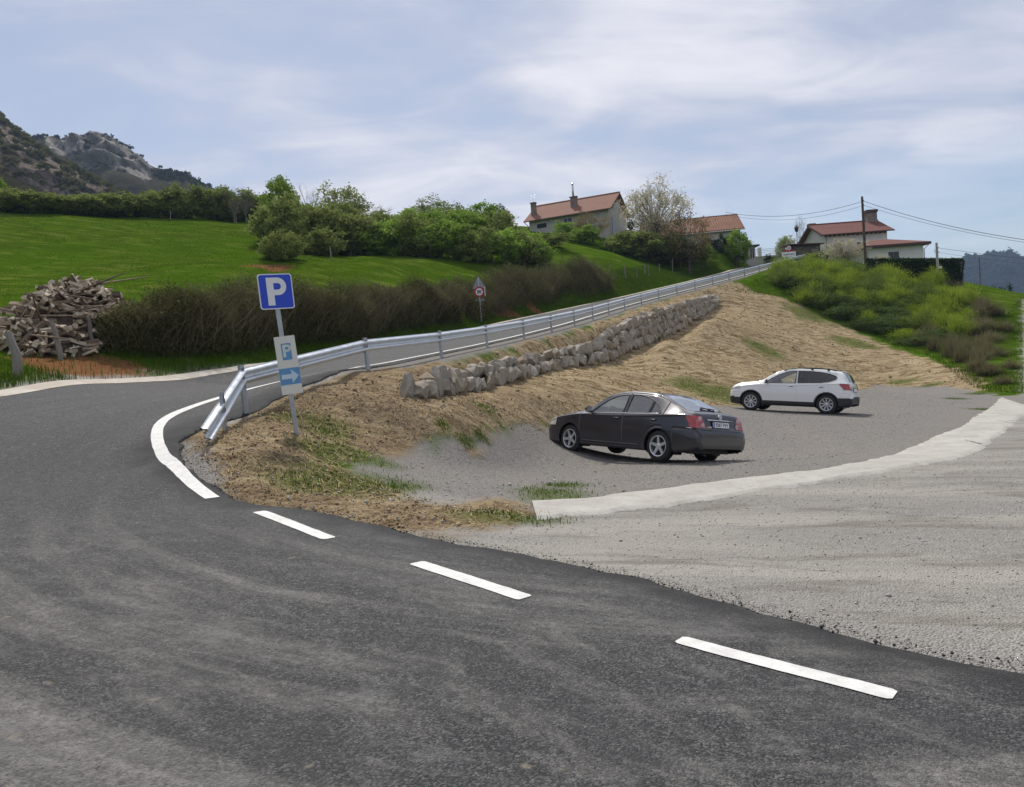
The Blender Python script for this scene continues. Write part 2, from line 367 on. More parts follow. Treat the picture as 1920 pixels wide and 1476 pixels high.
def fbm(x, y, f=1.0, o=4):
    s = 0; a = 0.5; t = 0
    for k in range(o): s = s + a * vnoise(x*f + 17.3*k, y*f - 9.1*k); t += a; a *= 0.5; f *= 2.03
    return s / t

# ------------------------------------------------------------------ road geometry (plan)
INW = np.array([at(*a)[:2] for a in INNER]); OUW = np.array([at(*a)[:2] for a in OUTER])
ramp_c = catmull(INW[9:], 6); ramp_n = perp_right(ramp_c)
def off(P, N, d): return P + N * d
_nose = pxy([(1915,1255),(1700,1215),(1500,1165),(1300,1110),(1100,1062),(900,1025),(700,985),(560,955),(440,933),(378,890),(345,852),(346,828),(372,806),(430,789),(482,768),(525,745),(600,716)])
_rampE = off(ramp_c, ramp_n, 0.42)[6:]
EDGE_IN = np.array([(12, 1.3), (8, 2.5), (5, 3.7)] + list(_nose))
EDGE_IN_F = np.vstack([catmull(EDGE_IN, 6)[:-1], _rampE[2:]])
_out_ramp = off(ramp_c, ramp_n, -5.9)
EDGE_OUT = np.array([(12, -8), (6, -9), (0, -9), (-6, -8.5), (-10.5, -5), (-12.6, 0), (-13.2, 5), (-12.9, 9), (-12.0, 13)] + [tuple(p) for p in OUW[:3]])
EDGE_OUT_F = np.vstack([catmull(EDGE_OUT, 8)[:-1], _out_ramp[_out_ramp[:, 1] > 27.5]])
def split_ramp(P, y0):
    k = int(np.argmax(P[:, 1] > y0)); return P[:k + 1], P[k:]
# match the two edges in pieces: apron + hairpin, then ramp
ei1, ei2 = split_ramp(EDGE_IN_F, 19.8); eo1, eo2 = split_ramp(EDGE_OUT_F, 22.6)
A1, _ = resample(ei1, n=150); B1, _ = resample(eo1, n=150); A2, _ = resample(ei2, n=200); B2, _ = resample(eo2, n=200)
RA = np.vstack([A1, A2[1:]]); RB = np.vstack([B1, B2[1:]])
ROAD_POLY = np.vstack([RA[::2], RB[::-2]])

# ------------------------------------------------------------------ ground cover regions (plan)
CON_IN = catmull(pxy([(1000,942),(1100,936),(1200,923),(1400,897),(1520,884),(1600,870),(1652,859),(1700,841),(1766,812),(1809,794),(1838,774),(1874,745)]), 6)
CON_OUT = catmull(pxy([(1003,975),(1100,968),(1200,957),(1400,929),(1500,914),(1600,896),(1700,879),(1809,858),(1860,830),(1900,800),(1919,782)]) + [np.array(hit(1919, 782)[:2]) + np.array((4.2, 5.6))], 6)
STRAW = pxy([(372,812),(350,838),(352,856),(395,905),(445,942),(560,962),(700,992),(800,1002),(900,992),(985,978),(1000,945),(940,935),(850,945),(760,935),(705,905),(640,876),(740,838),(880,830),(1040,806),(1200,788),(1380,758),(1500,738),(1640,721),(1760,722),(1855,734)]) \
      + pxy([(1840,714),(1740,672),(1600,620),(1530,590),(1480,562),(1420,548)]) + [tuple(p) for p in off(ramp_c, ramp_n, 1.7)[6:88][::-6]] + pxy([(640,708),(560,732),(490,770),(430,795)])
STRAW = [tuple(p) for p in STRAW]
GRAV = [tuple(p) for p in pxy([(600,900),(640,868),(740,830),(880,822),(1040,800),(1200,780),(1380,752),(1500,732),(1640,716),(1780,718),(1872,742),(1919,742)])] + [(60, 22), (60, -30), (-20, -30), (-2, 2)]
VERGE = [tuple(p) for p in off(ramp_c, ramp_n, 0.2)[::5]] + [tuple(p) for p in off(ramp_c, ramp_n, 1.8)[:86][::-5]]
RIGHTTRACK = [tuple(p) for p in pxy([(1919,742)])] + [(60, 22), (60, 55), tuple(hit(1919, 560)[:2]), tuple(hit(1919, 640)[:2])]
PATCH = [(650,905,1.0,.5),(735,912,.5,.35),(560,905,.5,.3),(655,852,.9,.35),(600,850,.4,.2),(906,763,.35,.25),(872,826,.22,.12),(1030,925,.6,.5),(1060,910,.4,.3),(960,972,.7,.2),(1360,742,1.5,.8),(1300,725,1.2,.6),(1432,656,1.2,.7),(1590,642,1.5,.8),(1625,650,1.0,.5),(1520,592,2.5,1.3),(1560,598,2.0,1.0),(610,805,.5,.3),(540,780,.5,.25),(900,815,.2,.1),(830,795,.2,.1),(1690,716,.8,.3),(1745,722,.8,.3),(1840,738,.8,.4),(1790,748,.6,.3),(1850,768,.7,.35)]
PATCHW = [(*hit(a, b)[:2], rx, ry) for a, b, rx, ry in PATCH]
SOILP = [(150,690,1.8,1.5),(110,662,2.5,.8),(230,700,2.0,.6),(645,625,1.4,1.0),(955,592,1.3,.7),(912,580,1.0,.8),(1000,580,1.1,.6),(370,640,1.0,.8),(505,500,1.3,.9),(488,470,1.0,.8)]
SOILW = [(*hit(a, b)[:2], rx, ry) for a, b, rx, ry in SOILP]

# ------------------------------------------------------------------ ground sheet
def axis(segs, lo, hi, grow=1.07):
    a = [segs[0][0]]
    for s0, s1, st in segs: a += list(np.arange(s0 + st, s1 + 1e-6, st))
    st = segs[0][2]; x = a[0]; L_ = []
    while x > lo: st *= grow; x -= st; L_.append(x)
    st = segs[-1][2]; x = a[-1]; R2 = []
    while x < hi: st *= grow; x += st; R2.append(x)
    return np.array(L_[::-1] + a + R2)
gx = axis([(-12, -7, .25), (-7, 12, .16), (12, 24, .2), (24, 46, .35)], -2400, 2400, 1.09)
gy = axis([(2, 9, .2), (9, 32, .16), (32, 66, .2), (66, 110, .5)], -1400, 2600, 1.09)
def relief(x, y):
    """rough relief on top of the smooth ground: clods and straw windrows"""
    m_ = (x > -8) & (x < 45) & (y > 8) & (y < 75); r = np.zeros_like(x); s = np.zeros_like(x)
    xs, ys = x[m_], y[m_]; sd_ = sdist(xs, ys, STRAW); w = sst(0.0, 0.5, sd_)
    rd = sst(0.05, 0.6, -sdist(xs, ys, ROAD_POLY))
    dd = np.hypot(xs + 3, ys - 12)
    amp = 0.05 + 0.05 * sst(9, 2, dd)
    aniso = fbm(xs * .9 + .22 * ys, ys * 2.6, .8, 4) - .5
    r[m_] = w * rd * (.20 * aniso + .07 * (np.abs(fbm(xs * 1.3, ys * 3.2, 1.7, 3) - .5) * 2) + amp * (fbm(xs, ys, 1.6, 4) - .5) * 2 + 0.03 * np.abs(fbm(xs, ys, 4.0, 2) - .5) * 2)
    return r
def build_ground():
    X, Y = np.meshgrid(gx, gy); x = X.ravel(); y = Y.ravel(); z = H(x, y)
    near = (x > -40) & (x < 70) & (y > -15) & (y < 130)
    z = z + relief(x, y)
    # field undulation away from the road
    fw = np.zeros_like(x); xs, ys = x[near], y[near]
    rdist = np.full(x.shape, 99.0); rdist[near] = -sdist(xs, ys, ROAD_POLY[::3])
    sw = np.full(x.shape, -99.0); sw[near] = sdist(xs, ys, STRAW)
    gw = np.full(x.shape, -99.0); gw[near] = sdist(xs, ys, GRAV)
    vw = np.full(x.shape, -99.0); vw[near] = sdist(xs, ys, VERGE)
    tw = np.full(x.shape, -99.0); tw[near] = sdist(xs, ys, RIGHTTRACK)
    grassy = sst(0.5, 4, rdist) * sst(0.2, 2, -sw) * sst(0.2, 2, -gw) * sst(.3, 2, -vw)
    z = z + grassy * (fbm(x, y, 0.35, 4) - .5) * 0.5
    # sink the ground under the asphalt
    z = z - 0.06 * sst(-0.25, 0.35, -rdist)
    n = len(gx); i = np.arange(len(gy) - 1)[:, None] * n + np.arange(n - 1)[None]; i = i.ravel()
    F = np.stack([i, i + 1, i + n + 1, i + n], 1)
    me = npmesh('ground', np.stack([x, y, z], 1), F, None, True)
    def at_(name, v):
        a = me.attributes.new(name, 'FLOAT', 'POINT'); a.data.foreach_set('value', np.asarray(v, np.float32))
    nz = (fbm(x, y, 1.3, 4) - .5) * 2
    grav = np.maximum.reduce([sst(-.16, .16, gw + nz * .7), sst(-.25, .3, vw + nz * .35), sst(-.3, .3, tw + nz * .5), sst(1.3, .2, rdist + nz * .7) * sst(30, 20, y)])
    straw = sst(-.16, .16, sw + nz * .7)
    pat = np.zeros_like(x); soil = np.zeros_like(x)
    for (cx, cy, rx, ry) in PATCHW:
        d = np.hypot((x - cx) / (rx * 1.1), (y - cy) / (ry * 2.2)); pat = np.maximum(pat, sst(1.25, .35, d + nz * .5))
    for (cx, cy, rx, ry) in SOILW:
        d = np.hypot((x - cx) / rx, (y - cy) / (ry * 1.2)); soil = np.maximum(soil, sst(1.3, .5, d + nz * .6))
    brown = sst(13, 4, np.hypot(x + 2.5, (y - 14) * .8)) * .9
    at_('gravel', grav); at_('straw', straw); at_('patch', pat); at_('soil', soil); at_('brown', brown)
    at_('lot', np.maximum(sst(-.2, .3, vw), sst(-.5, .5, gw) * sst(0, 1.0, sdist(x, y, [tuple(p) for p in CON_OUT[::4]] + [(60, 60), (-10, 60), (-6, 14)]))))
    return me

def ground_material():
    k = NT('ground_cover'); P = k.coord()
    big = k.noise(0.09, 4, .55); mid = k.noise(0.7, 5, .6); fine = k.noise(9, 5, .65); vf = k.noise(38, 4, .7)
    # grass
    st = k.noise(1.0, 5, .6, 0.4, k.mapping(P, (0.35, 1.6, 1), (0, 0, .3)))
    g = k.mix(k.ramp(mid, .35, .68), (.040, .076, .005), (.072, .118, .009))
    g = k.mix(k.ramp(big, .4, .62), g, (.052, .106, .005))
    g = k.mix(k.math('MULTIPLY', k.ramp(st, .52, .70), .75), g, (.155, .180, .035))
    g = k.mix(k.math('MULTIPLY', k.ramp(k.noise(.22, 5, .7, .3), .52, .70), .6), g, (.040, .070, .008))
    g = k.mix(k.math('MULTIPLY', k.ramp(fine, .52, .78), .55), g, (.026, .052, .005))
    # gravel
    v = k.voro(55, out=1); vs = k.n('ShaderNodeSeparateColor'); k.l(v, vs.inputs[0])
    gr = k.mix(vs.outputs[0], (.20, .192, .178), (.39, .374, .35))
    gr = k.mix(k.ramp(mid, .3, .7), gr, (.30, .282, .255))
    gr = k.mix(k.math('MULTIPLY', k.ramp(fine, .45, .75), .5), gr, (.38, .36, .33))
    track = k.noise(.5, 5, .62, .5, k.mapping(P, (.30, 1.6, 1), (0, 0, -.62)))
    dkst = k.noise(.9, 5, .7, .4, k.mapping(P, (.45, 1.8, 1), (0, 0, -.55)))
    gr = k.mix(k.math('MULTIPLY', k.ramp(track, .46, .60), .85), gr, (.40, .378, .335))
    gr = k.mix(k.math('MULTIPLY', k.ramp(dkst, .52, .64), .7), gr, (.20, .182, .155))
    lot = k.mix(vs.outputs[1], (.155, .146, .135), (.33, .312, .288))
    lot = k.mix(k.math('MULTIPLY', k.ramp(mid, .45, .75), .5), lot, (.29, .26, .225))
    gr = k.mix(k.attr('lot'), gr, lot)
    # straw mulch: fibres lying in windrows over brown earth
    sv = k.mapping(P, (.9, 3.4, 3.4), (0, 0, -.22)); fib = k.noise(1.0, 6, .72, .7, sv); fib2 = k.noise(4.2, 5, .75, .5, sv)
    s = k.mix(k.ramp(fib2, .32, .68), (.25, .186, .105), (.50, .41, .265))
    s = k.mix(k.math('MULTIPLY', k.ramp(fib, .46, .60), .9), s, (.125, .082, .040))
    s = k.mix(k.math('MULTIPLY', k.ramp(k.noise(.45, 4, .6), .5, .68), .55), s, (.25, .19, .115))
    bsoil = k.mix(k.ramp(fine, .35, .7), (.11, .068, .038), (.34, .25, .15))
    bsoil = k.mix(k.math('MULTIPLY', k.ramp(vf, .5, .7), .8), bsoil, (.40, .355, .30))
    bm = k.math('MULTIPLY', k.attr('brown'), k.ramp(k.noise(1.1, 5, .65), .34, .62))
    s = k.mix(bm, s, bsoil)
    # red earth
    so = k.mix(k.ramp(fine, .3, .7), (.10, .046, .022), (.25, .125, .06))
    pg = k.mix(k.ramp(fine, .3, .7), (.045, .085, .012), (.12, .16, .03))
    c = k.mix(k.ramp(k.attr('soil'), .2, .7), g, so)
    c = k.mix(k.attr('gravel'), c, gr)
    c = k.mix(k.attr('straw'), c, s)
    c = k.mix(k.math('MULTIPLY', k.attr('patch'), .7), c, pg)
    h1 = k.math('ADD', k.math('MULTIPLY', fib, k.attr('straw')), k.math('MULTIPLY', fine, .35))
    hv = k.voro(55, out=0); h2 = k.math('ADD', h1, k.math('MULTIPLY', k.math('SUBTRACT', 1.0, hv), k.math('MULTIPLY', k.attr('gravel'), .25)))
    h3 = k.math('ADD', h2, k.math('MULTIPLY', vf, .18))
    return k.fin(c, .95, 0, k.bump(h3, .9, .09), 0.0)
GROUND_MAT = ground_material()
print('ground extent', gx.min(), gx.max(), gy.min(), gy.max()); gme = build_ground(); gme.materials.append(GROUND_MAT)
ground_o = struct(link(bpy.data.objects.new('ground', gme)))

# ------------------------------------------------------------------ asphalt road
def asphalt_material():
    k = NT('asphalt'); P = k.coord()
    al = k.attr('road_uv', 'Vector'); sp = k.n('ShaderNodeSeparateXYZ'); k.l(al, sp.inputs[0])
    agg = k.voro(90, out=1); sc_ = k.n('ShaderNodeSeparateColor'); k.l(agg, sc_.inputs[0])
    base = k.mix(k.math('POWER', sc_.outputs[0], 2.2), (.022, .022, .023), (.175, .173, .171))
    base = k.mix(k.math('MULTIPLY', k.ramp(k.noise(11, 5, .75), .40, .66), .75), base, (.032, .032, .033))
    base = k.mix(k.ramp(k.noise(.8, 4, .6), .40, .75, 0, .5), base, (.058, .057, .058))
    # pale dust dragged along the driving direction
    ps = k.n('ShaderNodeSeparateXYZ'); k.l(P, ps.inputs[0]); qx = k.math('SUBTRACT', ps.outputs[0], 1.5); qy = k.math('SUBTRACT', ps.outputs[1], 12.0)
    rr = k.math('POWER', k.math('ADD', k.math('MULTIPLY', qx, qx), k.math('MULTIPLY', qy, qy)), .5); th = k.math('ARCTAN2', qx, qy)
    cb = k.n('ShaderNodeCombineXYZ'); k.l(k.math('MULTIPLY', th, 1.1), cb.inputs[0]); k.l(k.math('MULTIPLY', rr, 1.25), cb.inputs[1]); d1 = k.noise(1.0, 6, .66, .25, cb.outputs[0]); d2 = k.noise(2.6, 6, .74, .15, k.mapping(al, (.45, 1.1, 1)))
    d3 = k.noise(1.7, 6, .78, .1, k.mapping(P, (.7, 1.3, 1), (0, 0, .35)))
    near = k.attr('dusty')
    dust = k.math('MULTIPLY', k.math('ADD', k.math('MULTIPLY', k.ramp(d1, .48, .64), .70), k.math('MULTIPLY', k.ramp(d2, .48, .68), .50)), near, True)
    dust = k.math('MULTIPLY', dust, k.ramp(k.noise(24, 5, .8), .34, .62, .15, 1.0))
    c = k.mix(dust, base, (.30, .288, .262))
    c = k.mix(k.math('MULTIPLY', k.math('MULTIPLY', k.ramp(d3, .56, .70), near), .6), c, (.20, .195, .19))
    spots = k.math('MULTIPLY', k.ramp(k.noise(4.5, 3, .5), .70, .76), .6)
    c = k.mix(spots, c, (.30, .26, .19))
    e = k.attr('edge')
    c = k.mix(k.math('MULTIPLY', e, k.ramp(k.noise(3, 4), .25, .6, .55, 1.0)), c, (.022, .022, .023))
    h = k.math('ADD', k.math('MULTIPLY', k.voro(90, out=0), -.5), k.noise(60, 4, .7))
    ro = k.ramp(dust, 0, .6, .82, .95)
    return k.fin(c, ro, 0, k.bump(h, .9, .016), .3)
ASPHALT = asphalt_material()
def build_road():
    nc = 40; n = len(RA)
    # ragged, broken inner edge
    s = np.concatenate([[0], np.cumsum(np.linalg.norm(np.diff(RA, axis=0), axis=1))])
    N = perp_right(RA); A = RA + N * ((fbm(s * 1.0, s * 0, 2.2, 4) - .5) * .28)[:, None]
    # finer rows along, so the edge is uneven at close range
    s2 = np.linspace(0, s[-1], 900)
    ip = lambda Q: np.stack([np.interp(s2, s, Q[:, 0]), np.interp(s2, s, Q[:, 1])], 1)
    A = ip(RA); Nf = perp_right(A); A = A + Nf * ((fbm(s2, s2 * 0 + 3, 2.0, 5) - .5) * .34)[:, None]; B = ip(RB)
    t = np.concatenate([[0, .004, .012, .025, .05], np.linspace(.08, 1, nc - 5)]) ; nc2 = len(t)
    G = A[:, None] * (1 - t)[None, :, None] + B[:, None] * t[None, :, None]
    x = G[..., 0].ravel(); y = G[..., 1].ravel(); z = H(x, y) + 0.025
    dA = np.linalg.norm(G - A[:, None], axis=2).ravel()
    z = z - 0.03 * sst(.14, 0, dA)
    V = np.stack([x, y, z], 1); m_ = len(s2)
    i = (np.arange(m_ - 1)[:, None] * nc2 + np.arange(nc2 - 1)[None]).ravel()
    F = np.stack([i, i + nc2, i + nc2 + 1, i + 1], 1)
    # skirts
    b = len(V); sk = np.concatenate([V.reshape(m_, nc2, 3)[:, 0], V.reshape(m_, nc2, 3)[:, -1]]); sk[:, 2] -= .15; V = np.vstack([V, sk])
    j = np.arange(m_ - 1); F = np.vstack([F, np.stack([b + j, b + j + 1, (j + 1) * nc2, j * nc2], 1), np.stack([b + m_ + j, j * nc2 + nc2 - 1, (j + 1) * nc2 + nc2 - 1, b + m_ + j + 1], 1)])
    F = F[:, ::-1]
    me = npmesh('road', V, F, ASPHALT, True)
    ext = lambda v: np.concatenate([v, np.zeros(2 * m_)]).astype(np.float32)
    a = me.attributes.new('edge', 'FLOAT', 'POINT'); yy = y
    wid = np.where(yy < 11, .50, np.where(yy < 19, .9, .5))
    a.data.foreach_set('value', ext(sst(wid, wid * .45, dA + (fbm(x, y, 3, 3) - .5) * .25)))
    a = me.attributes.new('dusty', 'FLOAT', 'POINT'); a.data.foreach_set('value', ext(.10 + .90 * sst(9.0, 4.0, y + .25 * x)))
    uv = np.zeros((len(V), 3), np.float32); uv[:len(x), 0] = np.repeat(s2, nc2); uv[:len(x), 1] = (np.linalg.norm(G - A[:, None], axis=2)).ravel()
    a = me.attributes.new('road_uv', 'FLOAT_VECTOR', 'POINT'); a.data.foreach_set('vector', uv.ravel())
    return struct(link(bpy.data.objects.new('road', me)))
road_o = build_road()
# black crumbs broken off the asphalt are scattered later (loose_gravel)

def paint_material():
    k = NT('road_paint'); w = k.noise(7, 5, .7); sp = k.ramp(k.noise(55, 4, .75), .62, .70)
    c = k.mix(k.ramp(w, .35, .7), (.70, .70, .67), (.52, .51, .48)); c = k.mix(k.math('MULTIPLY', sp, .8), c, (.16, .16, .16))
    return k.fin(c, .7, 0, k.bump(k.noise(70, 3), .3, .004), .3)
PAINT = paint_material()
def ribbon(name, C, w0, w1, mat, parent, lift, rag=0.0, ncr=4, rnd_end=0.0):
    """flat strip laid on the ground along plan curve C between right offsets w0..w1"""
    N = perp_right(C); m_ = len(C); V = []; t = np.linspace(0, 1, ncr + 1)
    s = np.concatenate([[0], np.cumsum(np.linalg.norm(np.diff(C, axis=0), axis=1))])
    r0 = (fbm(s * 9, s * 0, 1, 3) - .5) * rag; r1 = (fbm(s * 9, s * 0 + 7, 1, 3) - .5) * rag
    a0 = w0 + r0; a1 = w1 + r1
    if rnd_end > 0:
        e = np.minimum(s, s[-1] - s); sh = rnd_end * (1 - np.sqrt(np.clip(1 - (1 - np.clip(e / rnd_end, 0, 1)) ** 2, 0, 1))); a0 = a0 + sh; a1 = a1 - sh
    G = C[:, None] + N[:, None] * (a0[:, None] * (1 - t) + a1[:, None] * t)[..., None]
    x = G[..., 0].ravel(); y = G[..., 1].ravel(); z = H(x, y) + lift; k = ncr + 1
    i = (np.arange(m_ - 1)[:, None] * k + np.arange(ncr)[None]).ravel()
    F = np.stack([i, i + 1, i + k + 1, i + k], 1)[:, ::-1]
    me = npmesh(name, np.stack([x, y, z], 1), F, mat, True); o = bpy.data.objects.new(name, me); return link(o, parent)
line_c, _ = resample(catmull(INW, 8), step=.12)
ribbon('edge_line', line_c, -.095, .085, PAINT, road_o, .031, .012)
def dash(p0, p1, w):
    a = np.array(hit(*p0)[:2]); b = np.array(hit(*p1)[:2]); C = a[None] + (b - a)[None] * np.linspace(0, 1, 48)[:, None]
    ribbon('dash_line', C, -w / 2, w / 2, PAINT, road_o, .031, .012, 4, .02)
dash((485, 964), (619, 1015), .16); dash((780, 1061), (986, 1128), .165); dash((1273, 1207), (1679, 1313), .15)
# outer edge: line and concrete gutter
og, _ = resample(RB[96:], step=.3)
def concrete_mat(name, a, b, stain):
    k = NT(name); n = k.noise(1.2, 5, .65); c = k.mix(k.ramp(n, .35, .68), a, b)
    c = k.mix(k.math('MULTIPLY', k.ramp(k.noise(5, 5, .7), .52, .72), .7), c, stain)
    c = k.mix(k.math('MULTIPLY', k.ramp(k.noise(28, 4, .75), .55, .72), .6), c, tuple(x * .55 for x in stain))
    return k.fin(c, .9, 0, k.bump(k.noise(22, 5, .7), .6, .02), .25)
CONC = concrete_mat('concrete', (.36, .345, .31), (.47, .452, .415), (.27, .24, .20))
GUTTER = concrete_mat('gutter_concrete', (.42, .37, .30), (.55, .51, .45), (.26, .20, .14))
gut = struct(ribbon('gutter', og, -.42, .10, GUTTER, None, .034, .05, 4))
def build_strip():
    a, _ = resample(CON_IN, n=240); b, _ = resample(CON_OUT, n=240)
    a = a + perp_right(a) * ((fbm(np.arange(240) * .5, np.zeros(240), 1, 3) - .5) * .16)[:, None]; b = b + perp_right(b) * ((fbm(np.arange(240) * .5, np.ones(240) * 5, 1, 3) - .5) * .22)[:, None]
    t = np.linspace(0, 1, 13); G = a[:, None] * (1 - t)[None, :, None] + b[:, None] * t[None, :, None]
    x = G[..., 0].ravel(); y = G[..., 1].ravel(); T = np.tile(t, 240)
    z = H(x, y) + .035 - .05 * np.exp(-((T - .5) / .22) ** 2) * 0 + (fbm(x, y, 1.5, 3) - .5) * .02
    z = np.where((T == 0) | (T == 1), z - .06, z)
    i = (np.arange(239)[:, None] * 13 + np.arange(12)[None]).ravel(); F = np.stack([i, i + 13, i + 14, i + 1], 1)[:, ::-1]
    me = npmesh('concrete_strip', np.stack([x, y, z], 1), F, CONC, True); me.polygons.foreach_set('use_smooth', [True] * len(me.polygons)); return struct(link(bpy.data.objects.new('concrete_strip', me)))
strip_o = build_strip()

# ------------------------------------------------------------------ guard rail
def galv(name, a, b):
    k = NT(name); n = k.noise(5, 4, .6); sp = k.voro(60, out=1); s_ = k.n('ShaderNodeSeparateColor'); k.l(sp, s_.inputs[0])
    c = k.mix(k.ramp(n, .3, .7), a, b); c = k.mix(k.math('MULTIPLY', s_.outputs[0], .25), c, tuple(x * .75 for x in a))
    c = k.mix(k.math('MULTIPLY', k.ramp(k.noise(2.2, 5, .7), .58, .72), .5), c, (.26, .24, .21))
    return k.fin(c, k.ramp(n, .3, .7, .34, .52), .75, k.bump(k.noise(30, 3), .08, .004), .5)
STEEL = galv('galvanised_steel', (.62, .65, .68), (.74, .77, .80)); STEEL_D = galv('post_steel', (.36, .38, .40), (.48, .50, .52))
BOLT = plain('bolt_steel', (.22, .22, .23), .5, .7)
def gz(p): return Vector((p[0], p[1], hz(p[0], p[1])))
_rl = off(RAMPD[:, :2], RAMPN, 1.0)
_p2 = int(np.argmin(np.abs(_rl[:, 1] - 19.2))); _rs, _ = resample(_rl[_p2:], step=4.0)
RAILP = [Vector(hit(460, 775))] + [gz(p) for p in _rs[:22]]
RAIL_END = hit(386, 836)
def build_guardrail():
    root = empty('guardrail', RAILP[0]); tag(root, 'galvanised steel guard rail along the climbing road, its near end bent down to the ground', 'guard rail')
    off0 = Vector(root.location)
    prof = [(-.155, .0), (-.14, .004), (-.125, .022), (-.105, .072), (-.09, .081), (-.068, .081), (-.053, .072), (-.028, .012), (0, .004), (.028, .012), (.053, .072), (.068, .081), (.09, .081), (.105, .072), (.125, .022), (.14, .004), (.155, .0)]
    def beam(a, b, ha, hb, twa=0.0, twb=0.0, over=.16):
        a = a + Vector((0, 0, ha)); b = b + Vector((0, 0, hb)); d = (b - a).normalized(); L_ = (b - a).length
        left = Vector((0, 0, 1)).cross(d).normalized(); up0 = d.cross(left) * -1
        up0 = left.cross(d) * -1 if (left.cross(d)).z < 0 else left.cross(d)
        m_ = MB(); n = len(prof); nseg = 5
        for side in (0, 1):
            for i in range(nseg + 1):
                t = i / nseg; p = a + d * (-over / 2 + (L_ + over) * t); tw = twa + (twb - twa) * t
                u = up0 * math.cos(tw) + left * math.sin(tw); l = left * math.cos(tw) - up0 * math.sin(tw)
                for (h, dd) in prof: m_.v.append(tuple(p + u * h + l * (dd + .0035 * side) - off0))
        for side in (0, 1):
            b0 = side * (nseg + 1) * n
            for i in range(nseg):
                for j in range(n - 1):
                    q = (b0 + i*n + j, b0 + (i+1)*n + j, b0 + (i+1)*n + j + 1, b0 + i*n + j + 1)
                    m_.f.append(q if side else q[::-1]); m_.mi.append(0)
        o = m_.build('beam', STEEL, root, 40)
        # splice bolts on the back of the joint
        for du in (-.10, -.06, .06, .10):
            for hh in (-.115, -.04, .04, .115):
                pass
        bm_ = MB()
        for du in (.04, .14, .24):
            for hh in (-.113, -.042, .042, .113):
                p = b - d * du + up0 * hh + left * .0; bm_.box(p - left * .004 - off0, (.026, .026, .026))
        bm_.build('splice_bolts', BOLT, o)['kind'] = 'stuff'
        return o
    BH = .58
    for i in range(len(RAILP) - 1):
        beam(RAILP[i + 1], RAILP[i], BH + (.0 if i + 1 else 0), BH + (.12 if i == 0 else 0))
    beam(RAILP[0], RAIL_END, BH + .12, .14, 0.0, -.25, .05)
    # posts: sigma profile, mouth seen from behind
    def post(p, d, h, w=.10):
        d = Vector((d[0], d[1], 0)).normalized(); l = Vector((0, 0, 1)).cross(d).normalized(); m_ = MB()
        lean = Vector((-d.x * .03, -d.y * .03, 1)); c = p - l * .05 - off0
        sec = [(-w/2, .0), (w/2, .0), (w/2, .055), (w/2 - .006, .055), (w/2 - .006, .006), (-w/2 + .006, .006), (-w/2 + .006, .055), (-w/2, .055)]
        base = c - Vector((0, 0, .35)); m_.prism([(x, -y) for x, y in sec][::-1], base, d, l * -1, lean * (h + .35))
        o = m_.build('post', STEEL_D, root)
        s_ = MB()
        for k in (-1, 1): s_.box(c + lean * (h - .10) + d * (.022 * k) - l * .0035 + l * .0, (.016, .016, .075), d.to_track_quat('X', 'Z').to_matrix(), 0)
        s_.box(c + lean * (h - .24) - l * .0035, (.02, .02, .06), d.to_track_quat('X', 'Z').to_matrix())
        s_.build('slot', BOLT, o)['kind'] = 'stuff'
        sp = MB(); sp.box(c + lean * (BH) + l * .025, (.09, .05, .2), d.to_track_quat('X', 'Z').to_matrix()); sp.build('spacer', STEEL_D, o)
    for i, p in enumerate(RAILP):
        a = RAILP[max(i - 1, 0)]; b = RAILP[min(i + 1, len(RAILP) - 1)]; post(p, b - a, .78 + (.14 if i == 0 else 0), .12)
    q = hit(420, 812); post(q, RAILP[0] - RAIL_END, .62, .13)
    return root
guard = build_guardrail()

# ------------------------------------------------------------------ road signs
def rounded(w, h, r, n=6):
    P = []
    for cx, cy, a0 in ((w/2-r, h/2-r, 0), (-w/2+r, h/2-r, 90), (-w/2+r, -h/2+r, 180), (w/2-r, -h/2+r, 270)):
        for k in range(n + 1):
            a = math.radians(a0 + 90 * k / n); P.append((cx + r*math.cos(a), cy + r*math.sin(a)))
    return P
def disc(r, n=40): return [(r*math.cos(2*math.pi*k/n), r*math.sin(2*math.pi*k/n)) for k in range(n)]
SIGN_W = plain('sign_white', (.72, .73, .75), .4, 0, .03); SIGN_B = plain('sign_blue', (.012, .055, .52), .38, 0, .05); SIGN_R = plain('sign_red', (.40, .012, .018), .4, 0, .06)
SIGN_K = plain('sign_black', (.015, .015, .017), .5); SIGN_G = plain('sign_back', (.27, .28, .30), .5, .5)
def sticker_mat(name, a, b):
    k = NT(name); n = k.noise(60, 4, .8, 0, k.mapping(k.obj_coord(), (1, 1, 2.5))); return k.fin(k.mix(k.ramp(n, .40, .60), a, b), .55)
STICK_B = sticker_mat('faded_blue_sticker', (.05, .22, .47), (.16, .33, .55)); STICK_W = sticker_mat('faded_white_sticker', (.62, .70, .78), (.40, .55, .70)); STICK_W2 = plain('pale_sticker', (.60, .66, .60), .5)
def panel_mat():
    k = NT('aged_panel'); z = k.n('ShaderNodeSeparateXYZ'); k.l(k.obj_coord(), z.inputs[0])
    y = k.ramp(k.math('ADD', z.outputs[2], k.math('MULTIPLY', k.noise(5, 3, .6, 0, k.obj_coord()), .3)), .05, .35)
    return k.fin(k.mix(y, (.66, .66, .66), (.66, .64, .50)), .5)
PANEL = panel_mat()
def face_plane(facing_az, lean):
    """local axes of a plate: right, up, normal (normal points along azimuth), leaned sideways"""
    n = Vector((math.sin(facing_az), math.cos(facing_az), 0)); r = Vector((0, 0, 1)).cross(n).normalized()
    up = (Vector((0, 0, 1)) - r * math.tan(lean)).normalized(); r = up.cross(n).normalized(); return r, up, n
